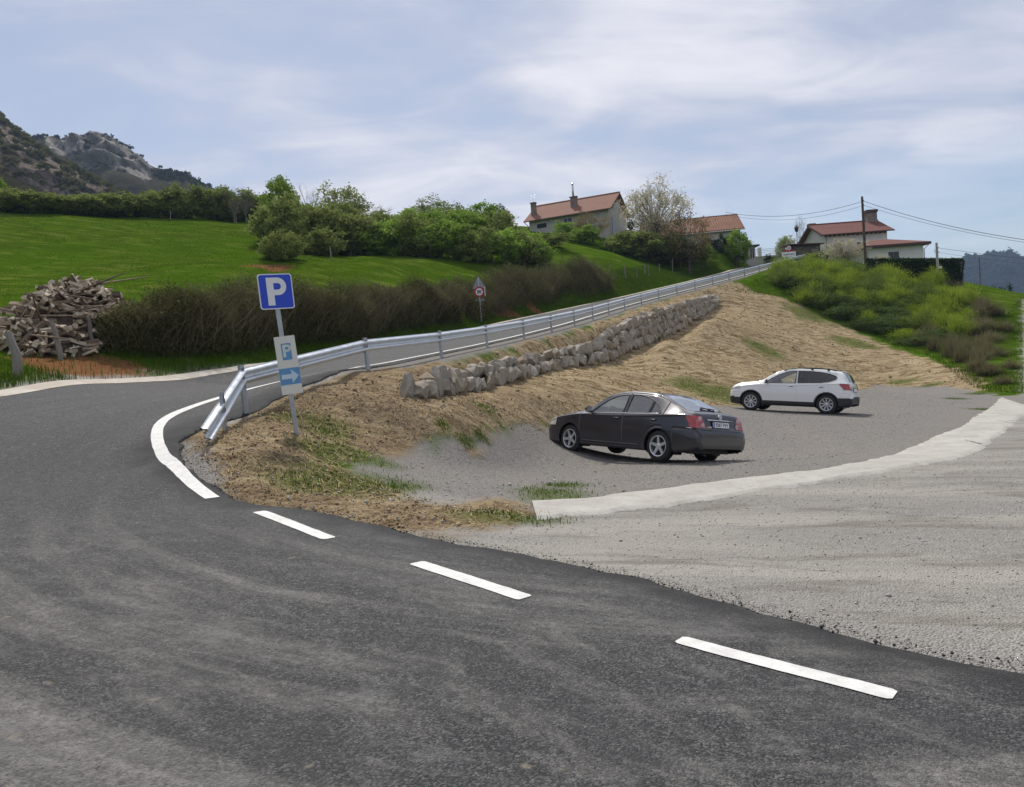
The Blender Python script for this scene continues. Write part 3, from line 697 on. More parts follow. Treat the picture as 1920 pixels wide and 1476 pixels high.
def put(me, parent, loc, r, up, n, name):
    o = bpy.data.objects.new(name, me); link(o, parent); o.matrix_local = Matrix(((r.x, up.x, n.x, loc.x), (r.y, up.y, n.y, loc.y), (r.z, up.z, n.z, loc.z), (0, 0, 0, 1))); return o
def parking_sign():
    b = hit(558, 824); root = empty('parking_sign', b)
    tag(root, 'blue parking sign on a leaning steel post with a faded arrow panel below it', 'road sign')
    lean = math.radians(3.6); az0 = math.atan2(-b.x, -b.y)
    r, up, n = face_plane(az0, lean); Z = Vector((0, 0, 0))
    m_ = MB(); sec = rounded(.08, .04, .008, 2); m_.prism(sec, Z - up * .3, r, n, up * 3.12); m_.build('post', STEEL_D, root)
    # main plate turned a little to the right
    r2, up2, n2 = face_plane(az0 - math.radians(22), math.radians(2.2)); c = up * 2.56 + n2 * .045
    pl = MB(); pl.prism(rounded(.60, .60, .05), Z, Vector((1, 0, 0)), Vector((0, 1, 0)), Vector((0, 0, .012))); o = put(pl.mesh('plate', SIGN_W), root, c, r2, up2, n2, 'plate')
    q = MB(); q.prism(rounded(.565, .565, .04), (0, 0, .0125), (1, 0, 0), (0, 1, 0), (0, 0, .002)); link(bpy.data.objects.new('blue_field', q.mesh('blue_field', SIGN_B)), o)
    # letter P: stem and bowl cut as one outline
    g = MB(); z0 = Vector((0, 0, .0165)); t = Vector((0, 0, .0015))
    def seg(poly): g.prism(poly, z0, (1, 0, 0), (0, 1, 0), t)
    seg([(-.16, -.235), (-.04, -.235), (-.04, .235), (-.16, .235)])
    n_ = 18; ro, ri = .15, .055; cy = .085; cx = .035
    seg([(-.04, cy + ri), (cx, cy + ri), (cx, cy + ro), (-.04, cy + ro)]); seg([(-.04, cy - ro), (cx, cy - ro), (cx, cy - ri), (-.04, cy - ri)])
    for k in range(n_):
        a, b2 = [-math.pi/2 + math.pi * (k + j) / n_ for j in (0, 1)]
        seg([(cx + ri*math.cos(a), cy + ri*math.sin(a)), (cx + ro*math.cos(a), cy + ro*math.sin(a)), (cx + ro*math.cos(b2), cy + ro*math.sin(b2)), (cx + ri*math.cos(b2), cy + ri*math.sin(b2))])
    link(bpy.data.objects.new('letter', g.mesh('letter', SIGN_W)), o)
    # lower panel
    c = up * 1.29 + n * .03 + r * .035; pn = MB(); pn.prism([(-.172, -.50), (.172, -.50), (.172, .50), (-.172, .50)], (0, 0, 0), (1, 0, 0), (0, 1, 0), (0, 0, .01)); r3, up3, n3 = face_plane(az0, math.radians(3.8))
    p = put(pn.mesh('panel', PANEL), root, c, r3, up3, n3, 'panel')
    def flat(poly, z, mat, nm, par=p):
        f = MB(); f.prism(poly, (0, 0, z), (1, 0, 0), (0, 1, 0), (0, 0, .001)); return link(bpy.data.objects.new(nm, f.mesh(nm, mat)), par)
    flat([(-.075, .09), (.085, .09), (.085, .375), (-.075, .375)], .0105, STICK_B, 'parking_sticker')
    lt = text_mesh('P', .29, STICK_W2, 'letter', .0005, .008); ob = link(bpy.data.objects.new('letter', lt), p); ob.location = (.008, .235, .0125)
    flat([(-.17, -.335), (.17, -.335), (.17, -.05), (-.17, -.05)], .0105, STICK_B, 'arrow_sticker')
    flat([(-.14, -.235), (.03, -.235), (.03, -.31), (.145, -.195), (.03, -.075), (.03, -.155), (-.14, -.155)], .0122, STICK_W, 'arrow')
    return root
parking_sign()
def proj(p):
    v = np.array(p) - EYEP; d = v @ _f; return 960 + FPX * (v @ R_) / d, 738 - FPX * (v @ U_) / d
def speed_sign():
    line = off(RAMPD[:, :2], RAMPN, -7.1); k = int(np.argmin([abs(proj(gz(p))[0] - 901) if p[1] > 25 else 1e9 for p in line])); b = gz(line[k]); root = empty('speed_limit_sign', b)
    tag(root, 'red ringed 50 speed limit sign with a triangular sign back above it', 'road sign')
    az0 = math.atan2(-b.x, -b.y); r, up, n = face_plane(az0 + .1, 0.0); S = np.linalg.norm(np.array(b) - EYEP) / 45.0
    h = (proj(b)[1] - 521) / FPX * b.y
    m_ = MB(); m_.prism(rounded(.08, .05, .008, 2), (0, 0, -.3), r, n, (0, 0, h + .25)); m_.build('post', STEEL_D, root)
    def plate(poly, c, z0, th, mat, nm, par=root): 
        f = MB(); f.prism(poly, (0, 0, z0), (1, 0, 0), (0, 1, 0), (0, 0, th)); return put(f.mesh(nm, mat), par, c, r, up, n, nm) if par is root else link(bpy.data.objects.new(nm, f.mesh(nm, mat)), par)
    t = plate([(-.42, -.25), (.42, -.25), (.4, -.21), (.03, .47), (-.03, .47), (-.4, -.21)], up * (h - .42) - n * .04, 0, -.012, SIGN_G, 'triangle_plate')
    cd_ = h - .90
    o = plate(disc(.33), up * cd_ + n * .035, 0, .01, SIGN_R, 'round_plate'); plate(disc(.225), None, .0105, .002, SIGN_W, 'white_field', o)
    tx = link(bpy.data.objects.new('lettering', text_mesh('50', .29, SIGN_K, 'lettering', .0008, .014)), o); tx.location = (0, 0, .0145)
    e = plate([(-.02, -.28), (.02, -.28), (.02, .3), (-.02, .3)], up * cd_ + r * .36 + n * -.03, 0, .05, SIGN_W, 'edge_plate')
    plate([(-.27, -.07), (.27, -.07), (.27, .07), (-.27, .07)], up * (cd_ - .5) - n * .045, 0, .01, SIGN_G, 'lower_plate')
speed_sign()

# ------------------------------------------------------------------ rough stone retaining wall
def stone_mat():
    k = NT('limestone_block'); oi = k.n('ShaderNodeObjectInfo'); v = k.obj_coord()
    n = k.noise(3.0, 5, .65, .5); c = k.mix(k.ramp(n, .3, .7), (.22, .20, .172), (.50, .462, .40))
    c = k.mix(oi.outputs['Random'], c, k.mix(.6, c, (.30, .235, .16)))
    c = k.mix(k.math('MULTIPLY', k.ramp(k.noise(1.1, 4, .6), .5, .68), .55), c, (.25, .19, .12))
    c = k.mix(k.math('MULTIPLY', k.ramp(k.noise(14, 4, .7), .55, .7), .5), c, (.13, .12, .105))
    return k.fin(c, .92, 0, k.bump(k.noise(11, 5, .7), .8, .05), .2)
STONE = stone_mat()
def rock_mesh(name, seed, mat, npt=16, flat=.8):
    r = random.Random(seed); bm = bmesh.new()
    for i in range(npt):
        p = Vector((r.gauss(0, 1), r.gauss(0, 1), r.gauss(0, 1))).normalized(); e = .68   # blocky direction
        p = Vector([math.copysign(abs(c) ** e, c) for c in p]); p *= .54 * r.uniform(.80, 1.12); p.y *= flat; bm.verts.new(p)
    res = bmesh.ops.convex_hull(bm, input=bm.verts[:]); 
    bmesh.ops.delete(bm, geom=[v for v in bm.verts if not v.link_faces], context='VERTS')
    bmesh.ops.dissolve_limit(bm, angle_limit=math.radians(9), verts=bm.verts[:], edges=bm.edges[:])
    bmesh.ops.bevel(bm, geom=bm.edges[:], offset=.018, segments=1, affect='EDGES', clamp_overlap=True)
    me = bpy.data.meshes.new(name); bm.to_mesh(me); bm.free(); me.materials.append(mat); return me
def stone_wall():
    B = catmull([at(*a) for a in WALL_B], 20); T = catmull([at(*a) for a in WALL_T], 20)
    root = empty('stone_retaining_wall', B[0]); tag(root, 'rough limestone boulder retaining wall holding up the road bank', 'retaining wall')
    R = random.Random(5); meshes = [rock_mesh('stone', 100 + i, STONE, R.choice((12, 15, 19))) for i in range(14)]
    s = np.concatenate([[0], np.cumsum(np.linalg.norm(np.diff(B, axis=0), axis=1))]); Lw = s[-1]; cnt = 0
    def P(u, v):
        b = np.array([np.interp(u, s, B[:, k]) for k in range(3)]); t = np.array([np.interp(u, s, T[:, k]) for k in range(3)]); return b * (1 - v) + t * v
    u = 0.1
    while u < Lw:
        hh = np.linalg.norm(P(u, 1) - P(u, 0)); big = .74 if u < 7 else (.80 if u < 16 else (.92 if u < 24 else 1.0))
        w = R.uniform(.48, .80) * big; rows = max(1, round(hh / (.50 * big) + R.uniform(-.3, .2)))
        jit = R.uniform(-.1, .1)
        for j in range(rows):
            v = (j + .5) / rows + jit * .4 / rows; uu = u + w / 2 + (j % 2) * w * .45 + R.uniform(-.08, .08)
            if uu > Lw - .1: continue
            p = P(uu, min(max(v, .06), .90)); tdir = P(min(uu + .3, Lw), .5) - P(max(uu - .3, 0), .5); a = math.atan2(tdir[1], tdir[0])
            if R.random() < .07 and j == rows - 1: continue
            o = bpy.data.objects.new('stone', meshes[R.randrange(len(meshes))]); link(o, root); cnt += 1
            nx_, ny_ = tdir[1], -tdir[0]; nl = math.hypot(nx_, ny_); o.location = Vector(p) - Vector((nx_ / nl * .16, ny_ / nl * .16, 0)) - Vector(root.location) + Vector((0, 0, R.uniform(-.05, .05)))
            o.rotation_euler = (R.uniform(-.35, .15), R.uniform(-.45, .45), a + R.uniform(-.35, .35) + (math.pi if R.random() < .5 else 0))
            o.scale = (w * R.uniform(.9, 1.40) * (.75 if u < 1.5 else 1), .60 * big * R.uniform(.8, 1.2), hh / rows * R.uniform(.95, 1.30))
        u += w * .98
    print('stones', cnt)
stone_wall()

# ------------------------------------------------------------------ firewood heap
def wood_mats():
    out = []
    for i, (a, b) in enumerate((((.40, .33, .24), (.62, .54, .42)), ((.10, .072, .050), (.22, .165, .12)), ((.22, .165, .11), (.42, .33, .23)))):
        k = NT('firewood_%s' % ('split', 'bark', 'weathered')[i]); v = k.mapping(k.obj_coord(), (2, 14, 14)); n = k.noise(1.6, 5, .7, .4, v)
        out.append(k.fin(k.mix(k.ramp(n, .3, .7), a, b), .9, 0, k.bump(n, .6, .02), .2))
    return out
WOOD = wood_mats()
def log_mesh(seed):
    r = random.Random(seed); n = r.choice((4, 5, 6)); L_ = r.uniform(.34, .54); rad = r.uniform(.065, .115); bend = r.uniform(-.04, .04); m_ = MB()
    ang = sorted(r.uniform(-.35, .35) + 2 * math.pi * k / n for k in range(n)); rr = [rad * r.uniform(.55, 1.1) for _ in range(n)]
    secs = []
    for i in range(4):
        t = i / 3; x = (t - .5) * L_; q = bend * (1 - (2*t-1) ** 2); tw = r.uniform(-.15, .15)
        secs.append([(x + r.uniform(-.015, .015), rr[k] * math.cos(ang[k] + tw) * r.uniform(.88, 1.1), rr[k] * math.sin(ang[k] + tw) * r.uniform(.88, 1.1) + q) for k in range(n)])
    V = [p for s_ in secs for p in s_]; F = [tuple(range(n))[::-1], tuple(range(3 * n, 4 * n))]; mi = [0, 0]
    bark = [r.random() < .45 for _ in range(n)]; side = r.choice((0, 2))
    for i in range(3):
        for k in range(n): F.append((i*n + k, i*n + (k+1) % n, (i+1)*n + (k+1) % n, (i+1)*n + k)); mi.append(1 if bark[k] else side)
    m_.add(V, F); m_.mi = mi; return m_.mesh('firewood_log', WOOD)
def firewood():
    A = Vector(at(18, 680, 21.6)); Bp = Vector(at(262, 648, 26.0)); ax = (Bp - A); Lp = Vector((ax.x, ax.y, 0)).length; ax = Vector((ax.x, ax.y, 0)).normalized(); cr = Vector((-ax.y, ax.x, 0))   # cr points away from the camera
    prof = [(0, .10), (.12, .45), (.22, .90), (.34, 1.35), (.48, 1.65), (.60, 1.9), (.74, 1.95), (.88, 1.75), (1.0, 1.2)]
    def hp(u): return float(np.interp(u, [p[0] for p in prof], [p[1] for p in prof]))
    def surf(u, v):          # v -1 front .. 1 back
        q = A + ax * (u * Lp) + cr * (v * 1.5 + .9); h = hp(u) * max(0, 1 - abs(v) ** 1.7) ; return Vector((q.x, q.y, hz(q.x, q.y) + h))
    # heap of bark and splinters under the logs
    m_ = MB(); nu, nv = 30, 14
    for i in range(nu + 1):
        for j in range(nv + 1):
            p = surf(i / nu, -1 + 2 * j / nv); p.z -= .16 + .1 * RND.random(); m_.v.append(tuple(p))
    for i in range(nu):
        for j in range(nv): m_.f.append((i*(nv+1)+j, (i+1)*(nv+1)+j, (i+1)*(nv+1)+j+1, i*(nv+1)+j+1)); m_.mi.append(0)
    core = m_.build('bark_heap', plain('bark_debris', (.075, .052, .036), .95, 0, .5, 9, .8)); core['kind'] = 'stuff'; core['label'] = 'brown bark and splinters under the firewood'
    R = random.Random(21); ms = [log_mesh(300 + i) for i in range(22)]; k = 0
    for lay in (0, 1):
        for c in range(215 if lay else 80):
            u = R.random() ** .9; v = R.uniform(-.98, .35 if lay else .6)
            if hp(u) < .25 and R.random() < .5: continue
            p = surf(u, v); p.z += (-.10 if lay == 0 else .03) + R.uniform(-.05, .05)
            o = link(bpy.data.objects.new('firewood_log', ms[R.randrange(len(ms))])); o.location = p
            o.rotation_euler = (R.uniform(0, 6.28), R.gauss(0, .42), R.uniform(0, 6.28)); s_ = R.uniform(.75, 1.2); o.scale = (s_ * R.uniform(.9, 1.5), s_, s_)
            tag(o, 'split grey firewood log lying in the heap behind the roadside posts', 'log', 'split logs in the firewood heap'); k += 1
    # long thin branches sticking out
    for i in range(16):
        u = R.uniform(.05, .9); p = surf(u, R.uniform(-.9, .0)); d = (ax * R.uniform(-1, 1) + cr * R.uniform(-.6, .2) + Vector((0, 0, R.uniform(-.1, .35)))).normalized(); L2 = R.uniform(.8, 1.7); sid = d.cross(Vector((0, 0, 1))) * R.uniform(-.12, .12)
        b = MB(); b.tube([Vector((0, 0, 0)), d * L2 * .35 + sid, d * L2 * .7 + sid * .6, d * L2], [.035, .03, .026, .014], 6); o = b.build('dead_branch', WOOD[1 if i % 2 else 2], None, True); o.location = p + Vector((0, 0, .06))
        tag(o, 'long thin dead branch sticking out of the firewood heap', 'branch', 'dead branches in the firewood heap')
firewood()

# ------------------------------------------------------------------ fence stakes
def stake_mat():
    k = NT('weathered_stake'); v = k.mapping(k.obj_coord(), (9, 9, 1.3)); n = k.noise(3, 5, .7, .5, v); oi = k.n('ShaderNodeObjectInfo')
    c = k.mix(k.ramp(n, .3, .7), (.085, .07, .055), (.24, .215, .185)); c = k.mix(k.math('MULTIPLY', oi.outputs['Random'], .6), c, (.30, .28, .25)); return k.fin(c, .92, 0, k.bump(n, .7, .015), .2)
STAKE = stake_mat()
def stake_mesh(seed, h=1.0, rad=.05):
    r = random.Random(seed); m_ = MB(); pts = []; rr = []
    for i in range(6):
        t = i / 5; pts.append((r.uniform(-.02, .02) + .03 * t, r.uniform(-.02, .02), -.25 + (h + .25) * t)); rr.append(rad * r.uniform(.85, 1.15) * (1 - .15 * t))
    pts[-1] = (pts[-1][0] + .01, pts[-1][1], pts[-1][2]); m_.tube(pts, rr, 7); return m_.mesh('fence_post', STAKE, 50)
STM = [stake_mesh(40 + i) for i in range(6)]
def stakes(lst, label, group, tmin=0):
    out = []
    for i, (px, py, hpx) in enumerate(lst):
        p = hit(px, py, tmin); d = p.y; h = hpx / FPX * d; o = link(bpy.data.objects.new('fence_post', STM[i % 6])); o.location = p
        w = max(1.0, min(1.5, h)); o.scale = (w, w, h); o.rotation_euler = (RND.uniform(-.09, .09), RND.uniform(-.09, .09), RND.uniform(0, 6)); tag(o, label, 'fence post', group); out.append(o)
    return out
near = stakes([(36, 708, 86)], 'thick grey round post beside the road at the low end of the firewood heap', None)
near[0].scale = (2.1, 2.1, near[0].scale[2])
s1 = stakes([(114, 672, 70)], 'dark wooden stake in front of the middle of the firewood heap', None); s1[0].scale = (1.5, 1.5, s1[0].scale[2])
s1 = stakes([(176, 660, 66)], 'dark wooden stake between the firewood heap and the hedge end', None); s1[0].scale = (1.3, 1.3, s1[0].scale[2])
stakes([(27,386,12),(69,399,16),(108,398,18),(145,401,15),(180,404,13),(212,404,13),(250,404,10),(283,408,14),(320,412,17),(354,408,12),(381,407,10),(409,412,13),(440,420,16)], 'thin wooden stake along the upper edge of the steep green field', 'stakes along the upper field edge', 40)
stakes([(621,487,24),(658,481,18),(695,480,16),(740,480,14),(776,480,16),(809,483,17),(849,486,20),(875,487,13),(896,493,17),(925,493,14),(953,495,23),(982,498,21),(1008,499,22),(1033,498,18)], 'pale wooden stake in front of the tree line at the top of the grass strip', 'stakes along the tree line', 40)
stakes([(1042,512,22),(1055,490,12),(1075,495,16),(1090,496,14),(1143,518,20),(1152,526,19),(1173,521,24),(1194,521,18),(1209,514,19),(1217,518,22),(1237,511,16),(1261,507,22),(1277,502,11),(1294,501,14),(1309,499,13),(1327,497,13)], 'dark crooked wooden stake on the grass between road and houses', 'stakes above the road bank', 40)

# ------------------------------------------------------------------ parked cars
def car_paint(name, col, flake, metal, rough):
    k = NT(name); n = k.noise(900, 2, .5, 0, k.obj_coord()); d = k.noise(3.0, 4, .6, 0, k.obj_coord())
    c = k.mix(k.ramp(n, .45, .7), col, flake); c = k.mix(k.math('MULTIPLY', k.ramp(d, .55, .8), .05), c, (.30, .27, .23))
    m_ = k.fin(c, k.ramp(d, .3, .8, rough, rough + .10), metal, None, .5); k.b.inputs['Coat Weight'].default_value = .9; k.b.inputs['Coat Roughness'].default_value = .06; return m_
PAINT_DK = car_paint('dark_violet_grey_paint', (.013, .012, .019), (.034, .031, .046), .30, .34)
PAINT_WH = car_paint('white_paint', (.70, .71, .70), (.74, .75, .74), 0, .35)
RUBBER = plain('tyre_rubber', (.018, .018, .019), .85, 0, .3, 20); CLAD = plain('black_plastic', (.022, .023, .025), .62, 0, .25, 12); TRIM = plain('dark_trim', (.010, .010, .011), .45)
ALLOY = plain('alloy_rim', (.56, .57, .59), .36, .75, .08); CHROME = plain('chrome', (.75, .76, .78), .18, 1.0, .04); INTER = plain('car_interior', (.11, .105, .10), .9, 0, .2); SEATM = plain('seat_cloth', (.20, .19, .18), .95, 0, .2)
HUBDK = plain('dark_hub', (.02, .02, .021), .6, .3)
def lamp_mat(name, col, rough=.12):
    k = NT(name); n = k.noise(22, 3, .6, 0, k.obj_coord()); m_ = k.fin(k.mix(k.ramp(n, .35, .65), col, tuple(x * .6 for x in col)), rough, 0, None, .6); k.b.inputs['Coat Weight'].default_value = 1.0; k.b.inputs['Coat Roughness'].default_value = .03; return m_
RED = lamp_mat('red_lens', (.42, .012, .018)); CLEAR = lamp_mat('clear_lens', (.62, .60, .58)); AMBER = lamp_mat('pale_lens', (.55, .42, .36))
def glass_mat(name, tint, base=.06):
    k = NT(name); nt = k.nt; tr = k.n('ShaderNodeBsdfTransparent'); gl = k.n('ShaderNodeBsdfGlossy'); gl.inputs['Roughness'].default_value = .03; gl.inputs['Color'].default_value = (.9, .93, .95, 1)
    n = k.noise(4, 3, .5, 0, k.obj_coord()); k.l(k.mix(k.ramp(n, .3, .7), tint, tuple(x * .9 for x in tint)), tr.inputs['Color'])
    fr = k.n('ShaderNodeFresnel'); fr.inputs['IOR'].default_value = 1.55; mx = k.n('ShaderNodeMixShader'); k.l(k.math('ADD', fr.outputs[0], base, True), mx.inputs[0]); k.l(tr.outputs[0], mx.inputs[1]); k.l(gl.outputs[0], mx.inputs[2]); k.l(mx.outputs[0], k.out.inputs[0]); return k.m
GLASS = glass_mat('car_glass', (.86, .92, .90), .10); GLASS_R = glass_mat('sky_gloss_rear_glass', (.45, .48, .48), .34); GLASS_DK = glass_mat('privacy_glass', (.10, .10, .11), .03)  # rear pane: gloss raised above Fresnel to stand in for bright sky reflection
WIN_MAT = None

def pchip_rows(T, sub):
    """interpolate table rows (stations) smoothly; sub[i] pieces between row i and i+1"""
    T = np.array(T, float); n = len(T); h = np.maximum(np.abs(np.diff(T[:, 0])) + np.abs(np.diff(T[:, -1])), 1e-3); s = np.concatenate([[0], np.cumsum(h)])
    d = np.diff(T, axis=0) / h[:, None]; m_ = np.zeros_like(T)
    for i in range(1, n - 1):
        w1 = 2*h[i] + h[i-1]; w2 = h[i] + 2*h[i-1]; a, b = d[i-1], d[i]; ok = a * b > 0
        m_[i] = np.where(ok, (w1 + w2) / (w1 / np.where(ok, a, 1) + w2 / np.where(ok, b, 1)), 0)
    m_[0] = d[0]; m_[-1] = d[-1]; out = []
    for i in range(n - 1):
        for k in range(sub[i]):
            t = k / sub[i]; h00 = 2*t**3-3*t**2+1; h10 = t**3-2*t**2+t; h01 = -2*t**3+3*t**2; h11 = t**3-t**2
            out.append(h00*T[i] + h10*h[i]*m_[i] + h01*T[i+1] + h11*h[i]*m_[i+1])
    out.append(T[-1]); return np.array(out)

def car_shell(tab, cell=.014):
    T = np.array(tab); seg = np.abs(np.diff(T[:, 0])) + np.abs(np.diff(T[:, -1])); rows = pchip_rows(T, [max(2, int(round(v / cell))) for v in seg])
    key_n = [4, 9, 17, 6, 28, 12, 14]      # pieces between the 8 section points
    prev = None; G = []
    for (x, zb, zm, wm, zl, wl, wr, zr, zc) in rows:
        K = np.array([(wm - .10, zb), (wm - .025, zb + .07), (wm, zm), (wl + .018, zl - .07), (wl, zl), (wr, zr), (wr * .62, zr + (zc - zr) * .72), (0, zc)])
        P = []
        for i in range(7):
            p0 = K[max(i-1, 0)]; p1 = K[i]; p2 = K[i+1]; p3 = K[min(i+2, 7)] if i < 6 else np.array([-K[6][0], K[6][1]])
            if i == 4: p0 = p1 - (p2 - p1) * .6 + np.array([.02, 0]); p3 = p2 + (p2 - p1) * .4 + np.array([-.06, 0])
            for k in range(key_n[i]):
                t = k / key_n[i]; P.append(.5*((2*p1)+(-p0+p2)*t+(2*p0-5*p1+4*p2-p3)*t*t+(-p0+3*p1-3*p2+p3)*t**3))
        P.append(K[7]); G.append([(x, p[0], p[1]) for p in P])
    return np.array(G), np.cumsum([0] + key_n), rows

def build_car(name, label, tab, spec, paint):
    G, kv, rows = car_shell(tab); nr, nv, _ = G.shape; A = spec['axle']; rw = spec['tyre_r']
    root = empty(name); tag(root, label, 'car')
    # classify every cell of the shell (left half), then mirror
    C = (G[:-1, :-1] + G[1:, :-1] + G[:-1, 1:] + G[1:, 1:]) / 4; cx, cy, cz = C[..., 0], C[..., 1], C[..., 2]; V = np.arange(nv - 1)[None] + np.zeros_like(cx, int)
    cls = np.full(cx.shape, 'body', dtype=object)
    side = V < kv[4]; glassband = (V >= kv[4] - 1) & (V < kv[5]); top = V >= kv[5]
    fr, rr = spec['doors']
    sidezone = V < kv[5]
    dz = (cz > spec['door_z']) & sidezone & (cz < np.array([r[7] for r in rows])[:-1, None] - .004 if True else True)
    cls[dz & (cx < fr[0]) & (cx > fr[1])] = 'front_door'; 
    dd = dz & (cx < rr[0]) & (cx > rr[1]); wheelcut = np.hypot(cx + A, cz - rw) > spec['arch'] + .05; cls[dd & wheelcut] = 'rear_door'
    cls[(cx > spec['bumper_f'][0]) & (cz < spec['bumper_f'][1])] = 'front_bumper'; cls[(cx < spec['bumper_r'][0]) & (cz < spec['bumper_r'][1])] = 'rear_bumper'
    cls[top & (cx < spec['bonnet'][0]) & (cx > spec['bonnet'][1])] = 'bonnet'
    cls[(cx < spec['hatch'][0]) & (cz > spec['hatch'][1]) & ((top & (cx < spec['hatch'][0])) | ((cx < spec['hatch'][2]) & (cy < .60)))] = 'boot_lid'
    for nm, f in spec.get('extra', []): cls[f(cx, cy, cz)] = nm
    cls[top & (cx < spec['ws'][0]) & (cx > spec['ws'][1]) & (cy < np.array([r[6] for r in rows])[:-1, None] - .035)] = 'windscreen'
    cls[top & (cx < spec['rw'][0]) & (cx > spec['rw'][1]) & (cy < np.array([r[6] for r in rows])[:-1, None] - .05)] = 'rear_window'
    for nm, poly in spec['windows']:
        m_ = inpoly(cx, cz, poly) & (V < kv[6]) & (V >= kv[3]); cls[m_] = nm
    cls[spec['tail'](cx, cy, cz)] = 'tail_light'; cls[spec['head'](cx, cy, cz)] = 'headlight'
    cut = ((np.hypot(cx - A, cz - rw) < spec['arch']) | (np.hypot(cx + A, cz - rw) < spec['arch'])) & (V < kv[4]); cls[cut] = 'none'
    ring = ((np.hypot(cx - A, cz - rw) < spec['arch'] + spec.get('flare', 0)) | (np.hypot(cx + A, cz - rw) < spec['arch'] + spec.get('flare', 0))) & (V < kv[4]) & ~cut
    if spec.get('flare'): cls[ring] = 'cladding'
    # grooves: vertices between two differing painted panels sink a little
    PAN = ('body', 'front_door', 'rear_door', 'front_bumper', 'rear_bumper', 'bonnet', 'boot_lid')
    Gd = G.copy(); code = np.zeros(cls.shape, int)
    for i, nm in enumerate(sorted(set(cls.ravel()))): code[cls == nm] = i
    diff = np.zeros((nr, nv), bool); ispan = np.isin(cls, PAN)
    a = (code[:-1] != code[1:]) & ispan[:-1] & ispan[1:]; diff[1:-1, :-1] |= a; diff[1:-1, 1:] |= a
    a = (code[:, :-1] != code[:, 1:]) & ispan[:, :-1] & ispan[:, 1:]; diff[:-1, 1:-1] |= a; diff[1:, 1:-1] |= a
    du = np.gradient(G, axis=0); dv = np.gradient(G, axis=1); nrm = np.cross(du, dv); nrm /= np.linalg.norm(nrm, axis=2)[..., None] + 1e-9
    ctr = np.array([0, 0, .7]); flip = np.sign((nrm * (G - np.stack([G[..., 0] * .8, G[..., 1] * 0, G[..., 2] * 0 + .6], -1))).sum(2)); nrm *= np.where(flip == 0, 1, flip)[..., None]
    Gd[diff] -= nrm[diff] * .012
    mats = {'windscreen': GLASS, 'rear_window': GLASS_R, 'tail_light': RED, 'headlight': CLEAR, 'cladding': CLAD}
    mats.update(spec.get('mats', {}))
    def part(nm, sides, lift=0.0, parent=root, mat=None, pname=None):
        idx = np.argwhere(cls == nm)
        if len(idx) == 0: return None
        use = {}; V_ = []; F = []
        def vid(i, j, s):
            key = (i, j, s if G[i, j, 1] > 1e-6 else 0)
            if key not in use:
                q = Gd[i, j] + nrm[i, j] * lift; use[key] = len(V_); V_.append((q[0], q[1] * s, q[2]))
            return use[key]
        for s in sides:
            for i, j in idx:
                q = [vid(i, j, s), vid(i + 1, j, s), vid(i + 1, j + 1, s), vid(i, j + 1, s)]
                F.append(q if s > 0 else q[::-1])
        me = npmesh(pname or nm, V_, F, mat or mats.get(nm, paint), True)
        return link(bpy.data.objects.new(pname or nm, me), parent)
    body = part('body', (1, -1))
    # close the nose and tail of the shell
    for e, i in ((1, 0), (-1, nr - 1)):
        pts = [tuple(G[i, j]) for j in range(nv)] + [(G[i, j][0], -G[i, j][1], G[i, j][2]) for j in range(nv - 2, -1, -1)]
        m_ = MB(); m_.add(pts, [tuple(range(len(pts))) if e > 0 else tuple(range(len(pts)))[::-1]]); m_.build('grille' if e > 0 else 'bumper_centre', TRIM if e > 0 else spec.get('tailcap', paint), root)
    doors = {}
    for nm in ('front_door', 'rear_door'):
        for s in (1, -1): doors[nm, s] = part(nm, (s,), .0, root, None, 'door')
    for nm in ('rear_bumper', 'bonnet', 'boot_lid', 'windscreen', 'cladding'): part(nm, (1, -1))
    part('front_bumper', (1,)); part('front_bumper', (-1,))
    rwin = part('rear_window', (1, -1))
    for nm, _p in spec['windows']:
        for s in (1, -1):
            part(nm, (s,), -.006, doors[spec['win_door'][nm], s], mats.get(nm, GLASS), 'window')
    for s in (1, -1): part('tail_light', (s,), .008); part('headlight', (s,), .006)
    for nm, _f in spec.get('extra', []):
        if nm not in ('cladding',): part(nm, (1, -1), .004)
    # black window surrounds and chrome waist line
    def outline(poly, rad, mat, nm, pick=None):
        Z = np.array([[G[i, j, 2] for j in range(nv)] for i in range(nr)])
        for s in (1, -1):
            pts = []
            P = poly + [poly[0]] if pick is None else pick
            for (a, b) in zip(P[:-1], P[1:]):
                for t in np.linspace(0, 1, 12, endpoint=False):
                    x = a[0] + (b[0] - a[0]) * t; z = a[1] + (b[1] - a[1]) * t; i = int(np.argmin(np.abs(rows[:, 0] - x))); sec = G[i, :kv[6]]
                    y = np.interp(z, sec[:, 2], sec[:, 1]); pts.append((x, s * (y + .001), z))
            m_ = MB(); m_.tube(pts + ([pts[0]] if pick is None else []), rad, 6, pick is not None); m_.build(nm, mat, root, True)
    for nm, p in spec['windows']: outline([tuple(q) for q in p], .011, TRIM, 'window_frame')
    for p in spec.get('strips', []): outline(None, p[0], p[1], p[2], p[3])
    # underbody, wheel wells
    m_ = MB(); xb0, xb1 = rows[3][0], rows[-4][0]; m_.box(((xb0 + xb1) / 2 * .9, 0, .30), (abs(xb0 - xb1) * .86, 1.30, .16)); m_.build('underbody', TRIM, root)
